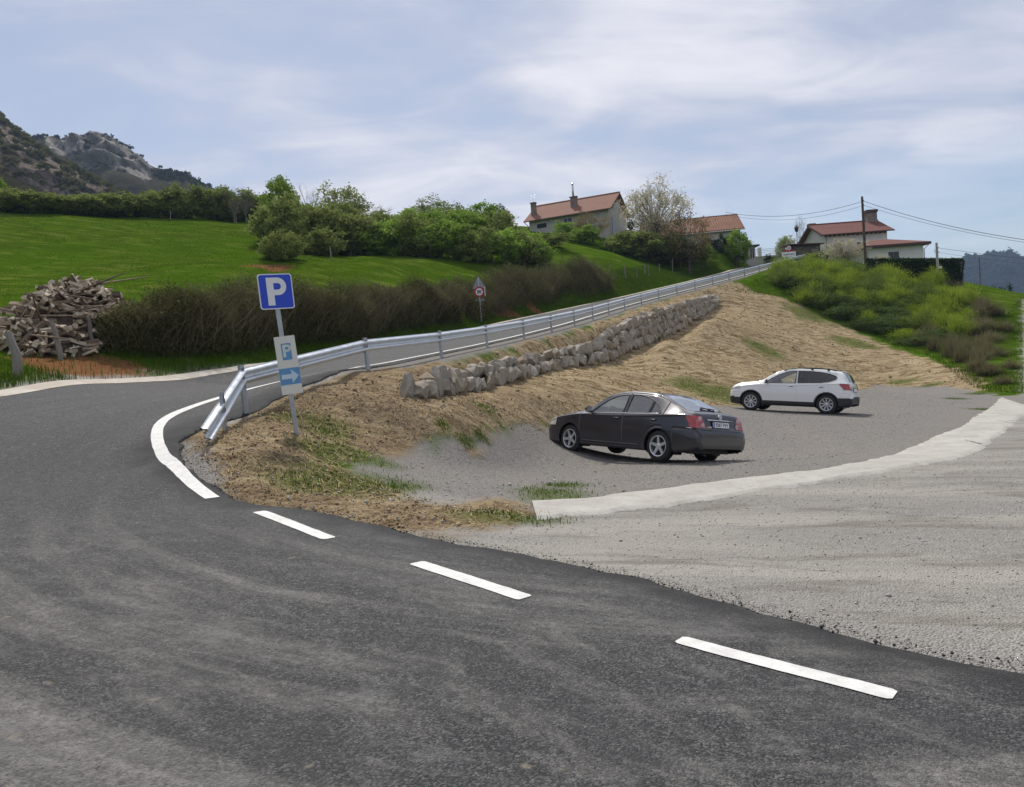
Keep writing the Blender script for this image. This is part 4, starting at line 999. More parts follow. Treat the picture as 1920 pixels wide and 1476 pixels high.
    for sx in (1, -1):
        for s in (1, -1):
            w = MB(); n = 20; r_ = spec['arch'] + .012; prof = []
            for k in range(n + 1):
                q = math.radians(-25 + 230 * k / n); prof.append((sx * A + r_ * math.cos(q), rw + r_ * math.sin(q)))
            vv = [(x, s * .885, z) for x, z in prof] + [(x, s * .50, z) for x, z in prof]; vv2 = []
            for (x, z) in prof:
                i = int(np.argmin(np.abs(rows[:, 0] - x))); sec = G[i, :kv[4]]; y = np.interp(z, sec[:, 2], sec[:, 1]); vv2.append((x, s * (y - .004), z))
            vv[:n + 1] = vv2
            w.add(vv, [(k, k + 1, n + 2 + k, n + 1 + k) for k in range(n)]); w.add([(x, s * .52, z) for x, z in prof], [tuple(range(n + 1))]); w.build('wheel_well', TRIM, root, True)
    # wheels
    def wheel_meshes():
        R, W = rw, spec['tyre_w']; rim = spec['rim_r']; t = MB()
        t.lathe([(-W/2, rim), (-W/2 - .004, rim + .03), (-W/2 + .006, R - .03), (-W/2 + .03, R - .006), (-W*.25, R), (W*.25, R), (W/2 - .03, R - .006), (W/2 - .006, R - .03), (W/2 + .004, rim + .03), (W/2, rim)], (0, 0, 0), (0, 1, 0), (1, 0, 0), (0, 0, 1), 48)
        rm = MB(); rm.lathe([(W/2 - .005, rim + .004), (W/2 + .004, rim - .004), (W/2 - .004, rim - .022), (W/2 - .05, rim - .03), (-W/2 + .02, rim - .025)], (0, 0, 0), (0, 1, 0), (1, 0, 0), (0, 0, 1), 48)
        n = spec['spokes']; 
        for k in range(n):
            a = 2 * math.pi * k / n + .3
            for da in spec['spoke_split']:
                c, s_ = math.cos(a + da), math.sin(a + da); d = Vector((c, 0, s_)); tt = Vector((-s_, 0, c)); w0, w1 = spec['spoke_w']; c0, c1 = math.cos(a), math.sin(a); d0 = Vector((c0, 0, c1))
                y0, y1 = W/2 - .022, W/2 - .012; i0 = d0 * .045; i1 = d * (rim - .012)
                P = [i0 - tt * w0, i0 + tt * w0, i1 + tt * w1, i1 - tt * w1]
                f = [p + Vector((0, y0 if j < 2 else y1, 0)) for j, p in enumerate(P)]; b = [p + Vector((0, -.03, 0)) for p in f]
                mid = [(f[0] + f[3]) / 2, (f[1] + f[2]) / 2]
                rm.add(f + b, [(0, 1, 2, 3)[::-1], (0, 4, 5, 1)[::-1], (1, 5, 6, 2)[::-1], (3, 2, 6, 7)[::-1], (0, 3, 7, 4)[::-1]])
        rm.lathe([(W/2 - .008, .0), (W/2 - .010, .035), (W/2 - .02, .055), (W/2 - .05, .058)], (0, 0, 0), (0, 1, 0), (1, 0, 0), (0, 0, 1), 24)
        dk = MB(); dk.lathe([(W/2 - .06, 0), (W/2 - .06, rim - .03)], (0, 0, 0), (0, 1, 0), (1, 0, 0), (0, 0, 1), 32)
        return t.mesh('tyre', RUBBER, 40), rm.mesh('rim', spec.get('rim_mat', ALLOY), 35), dk.mesh('brake_disc', HUBDK)
    tm, rmm, dkm = wheel_meshes()
    for sx in (1, -1):
        for s in (1, -1):
            t = link(bpy.data.objects.new('wheel', tm), root); t.location = (sx * A, s * spec['track'] / 2, rw); t.rotation_euler = (0, RND.uniform(0, 6), 0 if s > 0 else math.pi)
            link(bpy.data.objects.new('rim', rmm), t); link(bpy.data.objects.new('brake_disc', dkm), t)
    # seats, dashboard and steering wheel inside
    def rbox(c, d, nm, mat, rot=(0, 0, 0), r_=.04):
        bm = bmesh.new(); bmesh.ops.create_cube(bm, size=1.0); bmesh.ops.scale(bm, vec=d, verts=bm.verts); bmesh.ops.bevel(bm, geom=bm.edges[:], offset=min(r_, min(d) * .45), segments=3, affect='EDGES'); me = bpy.data.meshes.new(nm); bm.to_mesh(me); bm.free(); me.materials.append(mat); me.polygons.foreach_set('use_smooth', [True] * len(me.polygons)); o = link(bpy.data.objects.new(nm, me), root); o.location = c; o.rotation_euler = rot; return o
    zf = spec['seat_z']
    rbox((.0, 0, zf - .22), (2.6, 1.3, .06), 'cabin_floor', INTER)
    for s in (1, -1):
        rbox((.10, s * .36, zf), (.5, .48, .16), 'seat', SEATM); rbox((-.18, s * .36, zf + .33), (.14, .46, .60), 'seat_back', SEATM, (0, -.22, 0), .06); rbox((-.27, s * .36, zf + .72), (.10, .27, .20), 'headrest', SEATM, (0, -.2, 0), .05)
    rbox((-.85, 0, zf), (.5, 1.25, .16), 'rear_bench', SEATM); rbox((-1.12, 0, zf + .30), (.14, 1.22, .55), 'rear_bench_back', SEATM, (0, -.3, 0), .06)
    for s in (1, -1): rbox((-1.22, s * .38, zf + .64), (.09, .25, .16), 'headrest', SEATM, (0, -.2, 0), .05)
    rbox((.72, 0, zf + .32), (.42, 1.38, .26), 'dashboard', INTER, (0, 0, 0), .07)
    st = MB(); cc = Vector((.43, .36, zf + .44)); axv = Vector((-.9, 0, .42)).normalized(); e1 = Vector((0, 1, 0)); e2 = axv.cross(e1); st.tube([cc + e1 * .18 * math.cos(q) + e2 * .18 * math.sin(q) for q in np.linspace(0, 2*math.pi, 25)], .014, 6, False); st.box(cc, (.03, .34, .04)); st.build('steering_wheel', TRIM, root, True)
    rbox((spec['parcel'][0], 0, spec['parcel'][1]), (.55, 1.15, .03), 'parcel_shelf', INTER, (0, 0, 0), .01)
    # mirrors and handles
    for s in (1, -1):
        mx_, mz = spec['mirror']; i = int(np.argmin(np.abs(rows[:, 0] - mx_))); yb = rows[i][5]
        d_ = doors['front_door', s]
        bm = bmesh.new(); bmesh.ops.create_cube(bm, size=1.0); bmesh.ops.scale(bm, vec=(.11, .20, .145), verts=bm.verts)
        for v in bm.verts:
            if v.co.x > 0: v.co.y *= .8; v.co.z *= .75
        bmesh.ops.bevel(bm, geom=bm.edges[:], offset=.04, segments=3, affect='EDGES'); me = bpy.data.meshes.new('mirror'); bm.to_mesh(me); bm.free(); me.materials.append(spec['mirror_mat']); me.polygons.foreach_set('use_smooth', [True] * len(me.polygons))
        o = link(bpy.data.objects.new('mirror', me), d_); o.location = (mx_, s * (yb + .13), mz); a_ = MB(); a_.box((mx_, s * (yb + .02), mz - .055), (.05, .12, .035)); a_.build('mirror_arm', TRIM, d_)
        g_ = MB(); g_.box((mx_ - .054, s * (yb + .13), mz), (.004, .155, .10)); g_.build('mirror_glass', CHROME, d_)
        for nm, hx in (('front_door', spec['handles'][0]), ('rear_door', spec['handles'][1])):
            i = int(np.argmin(np.abs(rows[:, 0] - hx))); sec = G[i, :kv[4]]; y = np.interp(spec['handle_z'], sec[:, 2], sec[:, 1]); h_ = MB()
            h_.tube([(hx + .09, s * (y - .002), spec['handle_z']), (hx + .07, s * (y + .025), spec['handle_z'] + .004), (hx - .07, s * (y + .025), spec['handle_z'] + .004), (hx - .09, s * (y - .002), spec['handle_z'])], .013, 6); h_.build('handle', spec['handle_mat'], doors[nm, s], True)
            r_ = MB(); r_.box((hx, s * (y - .001), spec['handle_z'] - .006), (.12, .012, .05)); r_.build('handle_recess', TRIM, doors[nm, s])
    # number plate, trim above, badge, wiper, exhaust
    px_, pz, tilt = spec['plate']; nrm_ = Vector((-math.cos(tilt), 0, math.sin(tilt))); upv = Vector((math.sin(tilt), 0, math.cos(tilt))); rgt = Vector((0, -1, 0))
    pm = MB(); pm.prism(rounded(.52, .11, .01, 3), (0, 0, 0), (1, 0, 0), (0, 1, 0), (0, 0, .012)); pl = put(pm.mesh('number_plate', SIGN_W), root, Vector((px_, 0, pz)), rgt, upv, nrm_, 'number_plate')
    if spec.get('plate_text'):
        tx = link(bpy.data.objects.new('lettering', text_mesh(spec['plate_text'], .105, SIGN_K, 'lettering', .0006, .002)), pl); tx.location = (.02, -.002, .0132)
        b_ = MB(); b_.prism([(-.255, -.05), (-.215, -.05), (-.215, .05), (-.255, .05)], (0, 0, .0125), (1, 0, 0), (0, 1, 0), (0, 0, .001)); link(bpy.data.objects.new('blue_band', b_.mesh('blue_band', SIGN_B)), pl)
    f_ = MB(); f_.prism(rounded(.56, .15, .012, 3), (0, 0, -.006), (1, 0, 0), (0, 1, 0), (0, 0, .008)); put(f_.mesh('plate_holder', TRIM), root, Vector((px_, 0, pz)), rgt, upv, nrm_, 'plate_holder')
    return root, G, kv, rows, doors

def seat_car(root, rear_px, front_px, half, wb):
    """stand the car on the lot: wheel contact pixels give its place and heading"""
    r_ = hit(*rear_px); f_ = hit(*front_px); d = Vector((f_.x - r_.x, f_.y - r_.y, 0)); print(root.name, 'wheelbase seen', d.length); d.normalize(); l = Vector((-d.y, d.x, 0))
    c = (r_ + f_) / 2 - l * half; P = {}
    for sx in (1, -1):
        for s in (1, -1):
            q = c + d * (sx * wb / 2) + l * (s * half); P[sx, s] = gz(q)
    fw = ((P[1, 1] + P[1, -1]) - (P[-1, 1] + P[-1, -1])).normalized(); lf = ((P[1, 1] + P[-1, 1]) - (P[1, -1] + P[-1, -1])).normalized(); up = fw.cross(lf).normalized(); lf = up.cross(fw)
    m_ = sum(P.values(), Vector()) / 4
    root.matrix_world = Matrix(((fw.x, lf.x, up.x, m_.x), (fw.y, lf.y, up.y, m_.y), (fw.z, lf.z, up.z, m_.z - .004), (0, 0, 0, 1)))

SEDAN = [ # x, zb, zmid, wmax, zbelt, wbelt, wroof, zroof_edge, ztop
 (2.32,.36,.48,.46,.55,.44,.30,.575,.585),(2.29,.25,.50,.64,.62,.60,.42,.665,.685),(2.20,.21,.53,.765,.70,.715,.54,.755,.785),(2.00,.20,.55,.835,.785,.785,.63,.835,.865),
 (1.60,.20,.57,.872,.86,.825,.68,.915,.945),(1.20,.20,.58,.88,.912,.845,.70,.970,1.005),(.98,.20,.58,.882,.930,.848,.71,1.0,1.035),(.60,.20,.58,.882,.942,.848,.665,1.205,1.25),
 (.22,.20,.58,.882,.952,.848,.605,1.365,1.425),(-.35,.20,.58,.882,.965,.848,.575,1.425,1.485),(-.95,.20,.58,.882,.982,.846,.57,1.395,1.455),(-1.25,.20,.58,.882,.992,.840,.58,1.325,1.385),
 (-1.65,.21,.58,.876,1.005,.825,.615,1.175,1.225),(-1.95,.23,.58,.868,1.01,.80,.66,1.065,1.105),(-2.10,.25,.58,.855,.995,.775,.665,1.045,1.075),(-2.185,.27,.57,.84,.95,.76,.64,1.005,1.035),
 (-2.225,.28,.56,.83,.85,.755,.61,.885,.915),(-2.255,.29,.55,.82,.745,.765,.60,.762,.772),(-2.315,.30,.53,.79,.675,.745,.62,.705,.715),(-2.34,.34,.52,.70,.61,.66,.50,.635,.64)]
spec_s = dict(axle=1.35, tyre_r=.325, tyre_w=.21, rim_r=.222, track=1.50, arch=.365, doors=((1.02, -.32), (-.32, -1.43)), door_z=.30, bumper_f=(1.72, .56), bumper_r=(-1.72, .715), bonnet=(2.12, 1.0), hatch=(-1.12, .74, -2.14),
    ws=(.94, .27), rw=(-1.16, -1.90), seat_z=.52, parcel=(-1.5, 1.0), mirror=(.66, 1.03), mirror_mat=PAINT_DK, handle_mat=PAINT_DK, handles=(-.15, -1.20), handle_z=.86,
    windows=[('front_window', [(.70, .975), (.50, 1.125), (.28, 1.265), (.06, 1.355), (-.14, 1.382), (-.27, 1.388), (-.30, .985)]), ('rear_side_window', [(-.385, .988), (-.37, 1.392), (-.62, 1.380), (-.86, 1.335), (-1.02, 1.275), (-1.02, 1.0)]), ('quarter_window', [(-1.06, 1.002), (-1.06, 1.255), (-1.20, 1.175), (-1.31, 1.08), (-1.37, 1.008)])],
    win_door={'front_window': 'front_door', 'rear_side_window': 'rear_door', 'quarter_window': 'rear_door'},
    tail=lambda x, y, z: (z > .745) & (z < .985) & (x < -1.99 - .62 * (.985 - z)) & (y > .50 + .35 * np.clip(z - .80, 0, 1)),
    head=lambda x, y, z: (x > 1.86) & (z > .62) & (z < .80) & (y > .42) & (z < .60 + .55 * (2.36 - x)), spokes=5, spoke_split=(0,), spoke_w=(.036, .026), plate=(-2.262, .825, .12), plate_text='9287 FVV',
    strips=[(.011, CHROME, 'waist_strip', [(.72, .957), (.0, .966), (-.6, .975), (-1.40, .996)]), (.016, PAINT_DK, 'sill_strip', [(.92, .315), (.0, .312), (-.93, .315)])])
sedan, SG, skv, srows, sdoors = build_car('saloon_car', 'dark grey violet hatchback saloon parked on the gravel lot', SEDAN, spec_s, PAINT_DK)
def sedan_extras(root):
    def onrear(y, z, dx=0):            # point on the tail surface
        best = None
        for i in range(len(srows)):
            sec = SG[i]
            if sec[:, 2].max() < z: continue
        return None
    c = MB(); c.tube([(-2.243, .42, .915), (-2.256, .2, .918), (-2.258, 0, .919), (-2.256, -.2, .918), (-2.243, -.42, .915)], .012, 6); c.build('boot_strip', CHROME, root, True)
    b = MB(); n = 28      # oval badge: outer ring, two inner ovals
    for rx, rz, ox, oz in ((.062, .042, 0, 0), (.026, .040, 0, 0), (.045, .016, 0, .016)):
        b.tube([(-2.232 + .0, ox + rx * math.cos(2*math.pi*k/n), .985 + oz + rz * math.sin(2*math.pi*k/n)) for k in range(n + 1)], .0065, 5, False)
    b.build('badge', CHROME, root, True)
    w = MB(); w.tube([(-1.93, -.10, 1.118), (-1.86, -.02, 1.155), (-1.80, .10, 1.18)], [.018, .012, .008], 6); w.tube([(-1.87, -.28, 1.150), (-1.865, .02, 1.158), (-1.85, .16, 1.155)], .010, 6); w.box((-1.95, -.1, 1.11), (.07, .08, .04)); w.build('rear_wiper', TRIM, root, True)
    e = MB(); e.lathe([(0, .028), (.10, .028), (.10, .022), (0, .022)], (-2.34, -.52, .285), (1, 0, 0), (0, 1, 0), (0, 0, 1), 16); e.build('exhaust_pipe', CHROME, root, True)
    for s in (1, -1):
        l = MB(); l.tube([(-2.06, s * .846, .738), (-2.16, s * .818, .738), (-2.222, s * .74, .736), (-2.252, s * .60, .736), (-2.262, s * .46, .735)], .010, 6); l.build('lamp_strip', CHROME, root, True)
        a = MB(); n = 14
        for (cy_, cz_, r_) in ((.63, .915, .060), (.565, .80, .050)):
            a.lathe([(-.004, .0), (-.010, r_ * .5), (-.004, r_ * .9), (.004, r_)], (-2.222 - (.0 if cz_ > .85 else .03), s * cy_, cz_), (1, 0, -.15), (0, 1, 0), (0, 0, 1), n)
        a.build('lamp_lens', AMBER, root, True)
        sl = MB(); sl.tube([(-1.86, s * .845, .485), (-2.1, s * .842, .482), (-2.27, s * .79, .48), (-2.33, s * .66, .48)], .008, 5); sl.build('bumper_strip', TRIM, root, True)
    t = link(bpy.data.objects.new('model_lettering', text_mesh('AVENSIS', .035, CHROME, 'model_lettering', .001, .002)), root)
    t.matrix_local = Matrix(((0, 0, -1, -2.262), (-1, 0, 0, .36), (0, 1, 0, .772), (0, 0, 0, 1)))
    bu = MB(); bu.tube([(-2.30, .70, .708), (-2.322, .55, .712), (-2.33, 0, .714), (-2.322, -.55, .712), (-2.30, -.70, .708)], .006, 6); bu.build('bumper_edge', PAINT_DK, root, True)
sedan_extras(sedan)
seat_car(sedan, (1231, 869), (1072, 845), .79, 2.70)

SUV = [
 (2.18,.42,.52,.42,.60,.42,.30,.63,.64),(2.15,.30,.56,.63,.70,.60,.42,.755,.775),(2.05,.25,.60,.775,.81,.725,.55,.885,.915),(1.80,.23,.64,.852,.89,.80,.65,.985,1.02),
 (1.40,.23,.66,.888,.95,.842,.69,1.045,1.085),(1.08,.23,.66,.892,.985,.852,.71,1.085,1.125),(.72,.23,.66,.892,1.0,.852,.69,1.265,1.305),(.30,.23,.66,.892,1.012,.852,.63,1.455,1.50),
 (-.2,.23,.66,.892,1.028,.852,.60,1.525,1.58),(-.9,.23,.66,.892,1.055,.850,.595,1.515,1.58),(-1.45,.23,.66,.890,1.09,.842,.59,1.475,1.545),(-1.74,.24,.66,.884,1.11,.825,.595,1.42,1.495),
 (-1.83,.25,.66,.876,1.11,.815,.60,1.375,1.44),(-1.93,.26,.66,.866,1.09,.81,.62,1.23,1.285),(-2.01,.28,.66,.855,1.02,.805,.64,1.085,1.125),(-2.055,.29,.64,.845,.93,.80,.64,.965,1.0),(-2.075,.30,.62,.835,.78,.79,.64,.80,.83),(-2.12,.31,.56,.81,.66,.765,.62,.69,.70),(-2.145,.36,.52,.70,.60,.66,.50,.625,.63)]
def suv_clad(x, y, z):
    a = (z < .40) & (np.abs(x) < 1.4); b = (z < .56 - .10 * (x + 1.7)) & (x < -1.55); c = (z < .50) & (x > 1.5); return a | (b & (z < .57)) | c
spec_u = dict(axle=1.315, tyre_r=.345, tyre_w=.215, rim_r=.230, track=1.54, arch=.385, flare=.045, doors=((.98, -.28), (-.28, -1.34)), door_z=.405, bumper_f=(1.72, .66), bumper_r=(-1.80, .72), bonnet=(2.02, 1.08), hatch=(-1.80, .74, -1.95),
    ws=(1.04, .33), rw=(-1.80, -2.00), seat_z=.68, parcel=(-1.6, 1.06), mirror=(.74, 1.10), mirror_mat=CLAD, handle_mat=PAINT_WH, handles=(-.10, -1.12), handle_z=.955,
    windows=[('front_window', [(.86, 1.035), (.62, 1.20), (.38, 1.34), (.12, 1.445), (-.12, 1.478), (-.24, 1.485), (-.255, 1.055)]), ('rear_side_window', [(-.32, 1.06), (-.30, 1.488), (-.7, 1.488), (-1.05, 1.462), (-1.35, 1.41), (-1.56, 1.335), (-1.615, 1.28), (-1.57, 1.21), (-1.38, 1.135), (-1.1, 1.09)])],
    win_door={'front_window': 'front_door', 'rear_side_window': 'rear_door'}, mats={'rear_side_window': GLASS_DK, 'rear_window': GLASS_DK},
    extra=[('cladding', suv_clad)], tailcap=CLAD,
    tail=lambda x, y, z: (z > .86) & (z < 1.075) & (x < -1.70 - .9 * np.abs(z - 1.045)) & (y > .60),
    head=lambda x, y, z: (x > 1.72) & (z > .78) & (z < .94) & (y > .42) & (z < .70 + .50 * (2.24 - x)), spokes=9, spoke_split=(-.09, .09), spoke_w=(.012, .009), plate=(-2.088, .86, .05), plate_text='',
    strips=[(.010, CLAD, 'roof_rail_gap', [(.2, 1.50), (.15, 1.505)])], rim_mat=ALLOY)
suv, UG, ukv, urows, udoors = build_car('crossover_car', 'white crossover car with black lower cladding parked at the back of the gravel lot', SUV, spec_u, PAINT_WH)
def suv_extras(root):
    for s in (1, -1):
        r_ = MB(); r_.tube([(.22, s * .60, 1.49), (.10, s * .60, 1.545), (-.3, s * .585, 1.60), (-.9, s * .58, 1.605), (-1.35, s * .575, 1.575), (-1.55, s * .575, 1.515)], [.012, .016, .018, .018, .016, .012], 8); r_.build('roof_rail', CLAD, root, True)
        for xx, zz in ((-.75, 1.57), (-1.3, 1.545)):
            p = MB(); p.box((xx, s * .585, zz), (.08, .03, .06)); p.build('rail_foot', CLAD, root)
        l = MB(); l.lathe([(-.006, .0), (-.012, .03), (0, .045)], (-1.985, s * .79, .955), (1, 0, 0), (0, 1, 0), (0, 0, 1), 14); l.build('lamp_lens', AMBER, root, True)
    a = MB(); a.tube([(-1.45, 0, 1.53), (-1.62, 0, 1.70)], [.006, .003], 5); a.build('antenna', TRIM, root)
    w = MB(); w.tube([(-2.03, 0, 1.10), (-1.985, .12, 1.16), (-1.97, .30, 1.17)], [.016, .010, .006], 6); w.build('rear_wiper', TRIM, root, True)
    sp = MB(); sp.prism([(-.50, 0), (.50, 0), (.46, .07), (-.46, .07)], (-1.78, 0, 1.475), (0, 1, 0), (1, 0, .28), (0, 0, .025)); sp.build('roof_spoiler', PAINT_WH, root)
suv_extras(suv)
seat_car(suv, (1547, 777), (1409, 769), .80, 2.63)

# ------------------------------------------------------------------ houses on the crest
def render_mat(name, a, b):
    k = NT(name); n = k.noise(1.1, 5, .6); c = k.mix(k.ramp(n, .3, .7), a, b); c = k.mix(k.math('MULTIPLY', k.ramp(k.noise(4, 5, .7), .55, .75), .35), c, tuple(x * .6 for x in a)); return k.fin(c, .9, 0, k.bump(k.noise(25, 4), .3, .02), .2)
def tile_mat(name, a, b, c3, pitch, ang, amount=.6):
    k = NT(name); v = k.mapping(k.coord(), (1, 1, 1), (0, 0, -ang)); w = k.n('ShaderNodeTexWave', wave_type='BANDS', bands_direction='X', wave_profile='SIN'); w.inputs['Scale'].default_value = 6.2832 / pitch / 20.0 * 1.0; w.inputs['Distortion'].default_value = .4; k.l(v, w.inputs['Vector'])
    n = k.noise(3.2, 5, .7); m2 = k.noise(.6, 4, .6); c = k.mix(k.ramp(n, .3, .7), a, b); c = k.mix(k.math('MULTIPLY', k.ramp(m2, .5, .7), .6), c, c3); c = k.mix(k.math('MULTIPLY', k.ramp(w.outputs['Fac'], .25, 0.0), amount), c, tuple(x * .35 for x in a))
    return k.fin(c, .85, 0, k.bump(w.outputs['Fac'], .6, .05), .2)
WALL_W = render_mat('white_render', (.62, .60, .56), (.70, .69, .66)); WALL_G = render_mat('grey_render', (.38, .36, .32), (.47, .45, .41)); TIMBER = plain('dark_timber', (.075, .040, .030), .8, 0, .3, 8); DARKGL = plain('dark_window', (.018, .020, .024), .15, 0, .2)
BRICK = plain('chimney_render', (.20, .16, .14), .9, 0, .2, 3, .4); SHEDW = plain('shed_stone', (.10, .085, .07), .95, 0, .4, 3, .8); PIPE = plain('steel_flue', (.55, .56, .58), .3, .9, .05)
SHUT = plain('grey_door', (.16, .17, .17), .6)
class Frame:
    def __init__(s, o, az): s.o = Vector(o); s.x = Vector((math.sin(az), math.cos(az), 0)); s.y = Vector((-s.x.y, s.x.x, 0)); s.z = Vector((0, 0, 1)); s.az = az
    def p(s, a, b, c): return s.x * a + s.y * b + s.z * c
def fbox(fr, x0, x1, y0, y1, z0, z1, nm, mat, par):
    m_ = MB(); P = [fr.p(a, b, c) for c in (z0, z1) for a, b in ((x0, y0), (x1, y0), (x1, y1), (x0, y1))]; m_.add(P, [(0, 3, 2, 1), (4, 5, 6, 7), (0, 1, 5, 4), (1, 2, 6, 5), (2, 3, 7, 6), (3, 0, 4, 7)]); return m_.build(nm, mat, par)
def slab(fr, quad, th, nm, mat, par):
    """roof slab from four local corners, thickness straight down"""
    m_ = MB(); P = [fr.p(*q) for q in quad]; Q = [p - Vector((0, 0, th)) for p in P]; m_.add(P + Q, [(0, 1, 2, 3), (7, 6, 5, 4), (0, 4, 5, 1), (1, 5, 6, 2), (2, 6, 7, 3), (3, 7, 4, 0)]); return m_.build(nm, mat, par)
def ribbed(fr, quad, pitch, rise, nm, mat, par):
    """tile courses running from eave to ridge: quad = eave_a, eave_b, ridge_b, ridge_a"""
    ea, eb, rb, ra = [fr.p(*q) for q in quad]; n = int((eb - ea).length / pitch); m_ = MB(); up = Vector((0, 0, 1))
    for i in range(n * 2 + 1):
        t = i / (2 * n); h = rise if i % 2 else 0.0
        for k in range(2): m_.v.append(tuple((ea.lerp(eb, t) if k == 0 else ra.lerp(rb, t)) + up * (h + .012)))
    for i in range(2 * n): m_.f.append((2*i, 2*i+2, 2*i+3, 2*i+1)); m_.mi.append(0)
    return m_.build(nm, mat, par, 80)
def gable(fr, L_, W, zb, ze, zr, ov, mats, par, tiles=None):
    wall, roof, trim = mats; m_ = MB()
    pr_ = [(0, 0, zb), (0, W, zb), (0, W, ze), (0, W / 2, zr), (0, 0, ze)]; P = [fr.p(*q) for q in pr_]; Q = [fr.p(q[0] + L_, q[1], q[2]) for q in pr_]
    m_.add(P + Q, [(0, 1, 2, 3, 4), (9, 8, 7, 6, 5), (0, 4, 9, 5), (1, 6, 7, 2), (0, 5, 6, 1), (4, 3, 8, 9), (3, 2, 7, 8)]); w = m_.build('wall', wall, par)
    sl = (zr - ze) / (W / 2); d = .03; oe = ov[0]; og_ = ov[1]
    r0 = slab(fr, [(-og_, -oe, ze - sl * oe + .2 + d), (L_ + og_, -oe, ze - sl * oe + .2 + d), (L_ + og_, W / 2, zr + .2 + d), (-og_, W / 2, zr + .2 + d)], .16, 'roof', roof, par)
    r1 = slab(fr, [(-og_, W / 2 + .002, zr + .2 + d), (L_ + og_, W / 2 + .002, zr + .2 + d), (L_ + og_, W + oe, ze - sl * oe + .2 + d), (-og_, W + oe, ze - sl * oe + .2 + d)], .16, 'roof', roof, par)
    if tiles: ribbed(fr, [(-og_, -oe, ze - sl * oe + .2 + d), (L_ + og_, -oe, ze - sl * oe + .2 + d), (L_ + og_, W / 2, zr + .2 + d), (-og_, W / 2, zr + .2 + d)], tiles[0], tiles[1], 'tile_courses', roof, r0)
    rd = MB(); rd.tube([fr.p(-og_, W / 2, zr + .24), fr.p(L_ + og_, W / 2, zr + .24)], .12, 8); rd.build('ridge', roof, r0)
    g = MB(); g.tube([fr.p(-og_, -oe - .06, ze - sl * oe + .12), fr.p(L_ + og_, -oe - .06, ze - sl * oe + .12)], .06, 6); g.build('gutter', trim, r0)
    return w, r0, r1
def opening(fr, w_, x0, x1, z0, z1, face_y, nm, frame_mat, glass_mat_, bars=1):
    f = fbox(fr, x0, x1, face_y - .05, face_y + .05, z0, z1, nm, frame_mat, w_); n = bars + 1; wd = (x1 - x0 - .1 - .06 * bars) / n
    for i in range(n): a = x0 + .05 + i * (wd + .06); fbox(fr, a, a + wd, face_y - .07, face_y - .051, z0 + .05, z1 - .05, 'pane', glass_mat_, f)
    return f
def rel(o): return lambda v: v
R1 = tile_mat('brown_roof_tile', (.215, .105, .072), (.265, .138, .098), (.20, .095, .066), .3, math.radians(90 - 116), .35)
R2 = tile_mat('old_roof_tile', (.19, .085, .055), (.29, .15, .095), (.15, .075, .055), .32, math.radians(90 - 97), .7)
R3 = tile_mat('dark_red_roof_tile', (.15, .062, .050), (.195, .085, .068), (.13, .057, .047), .28, math.radians(1), .35)

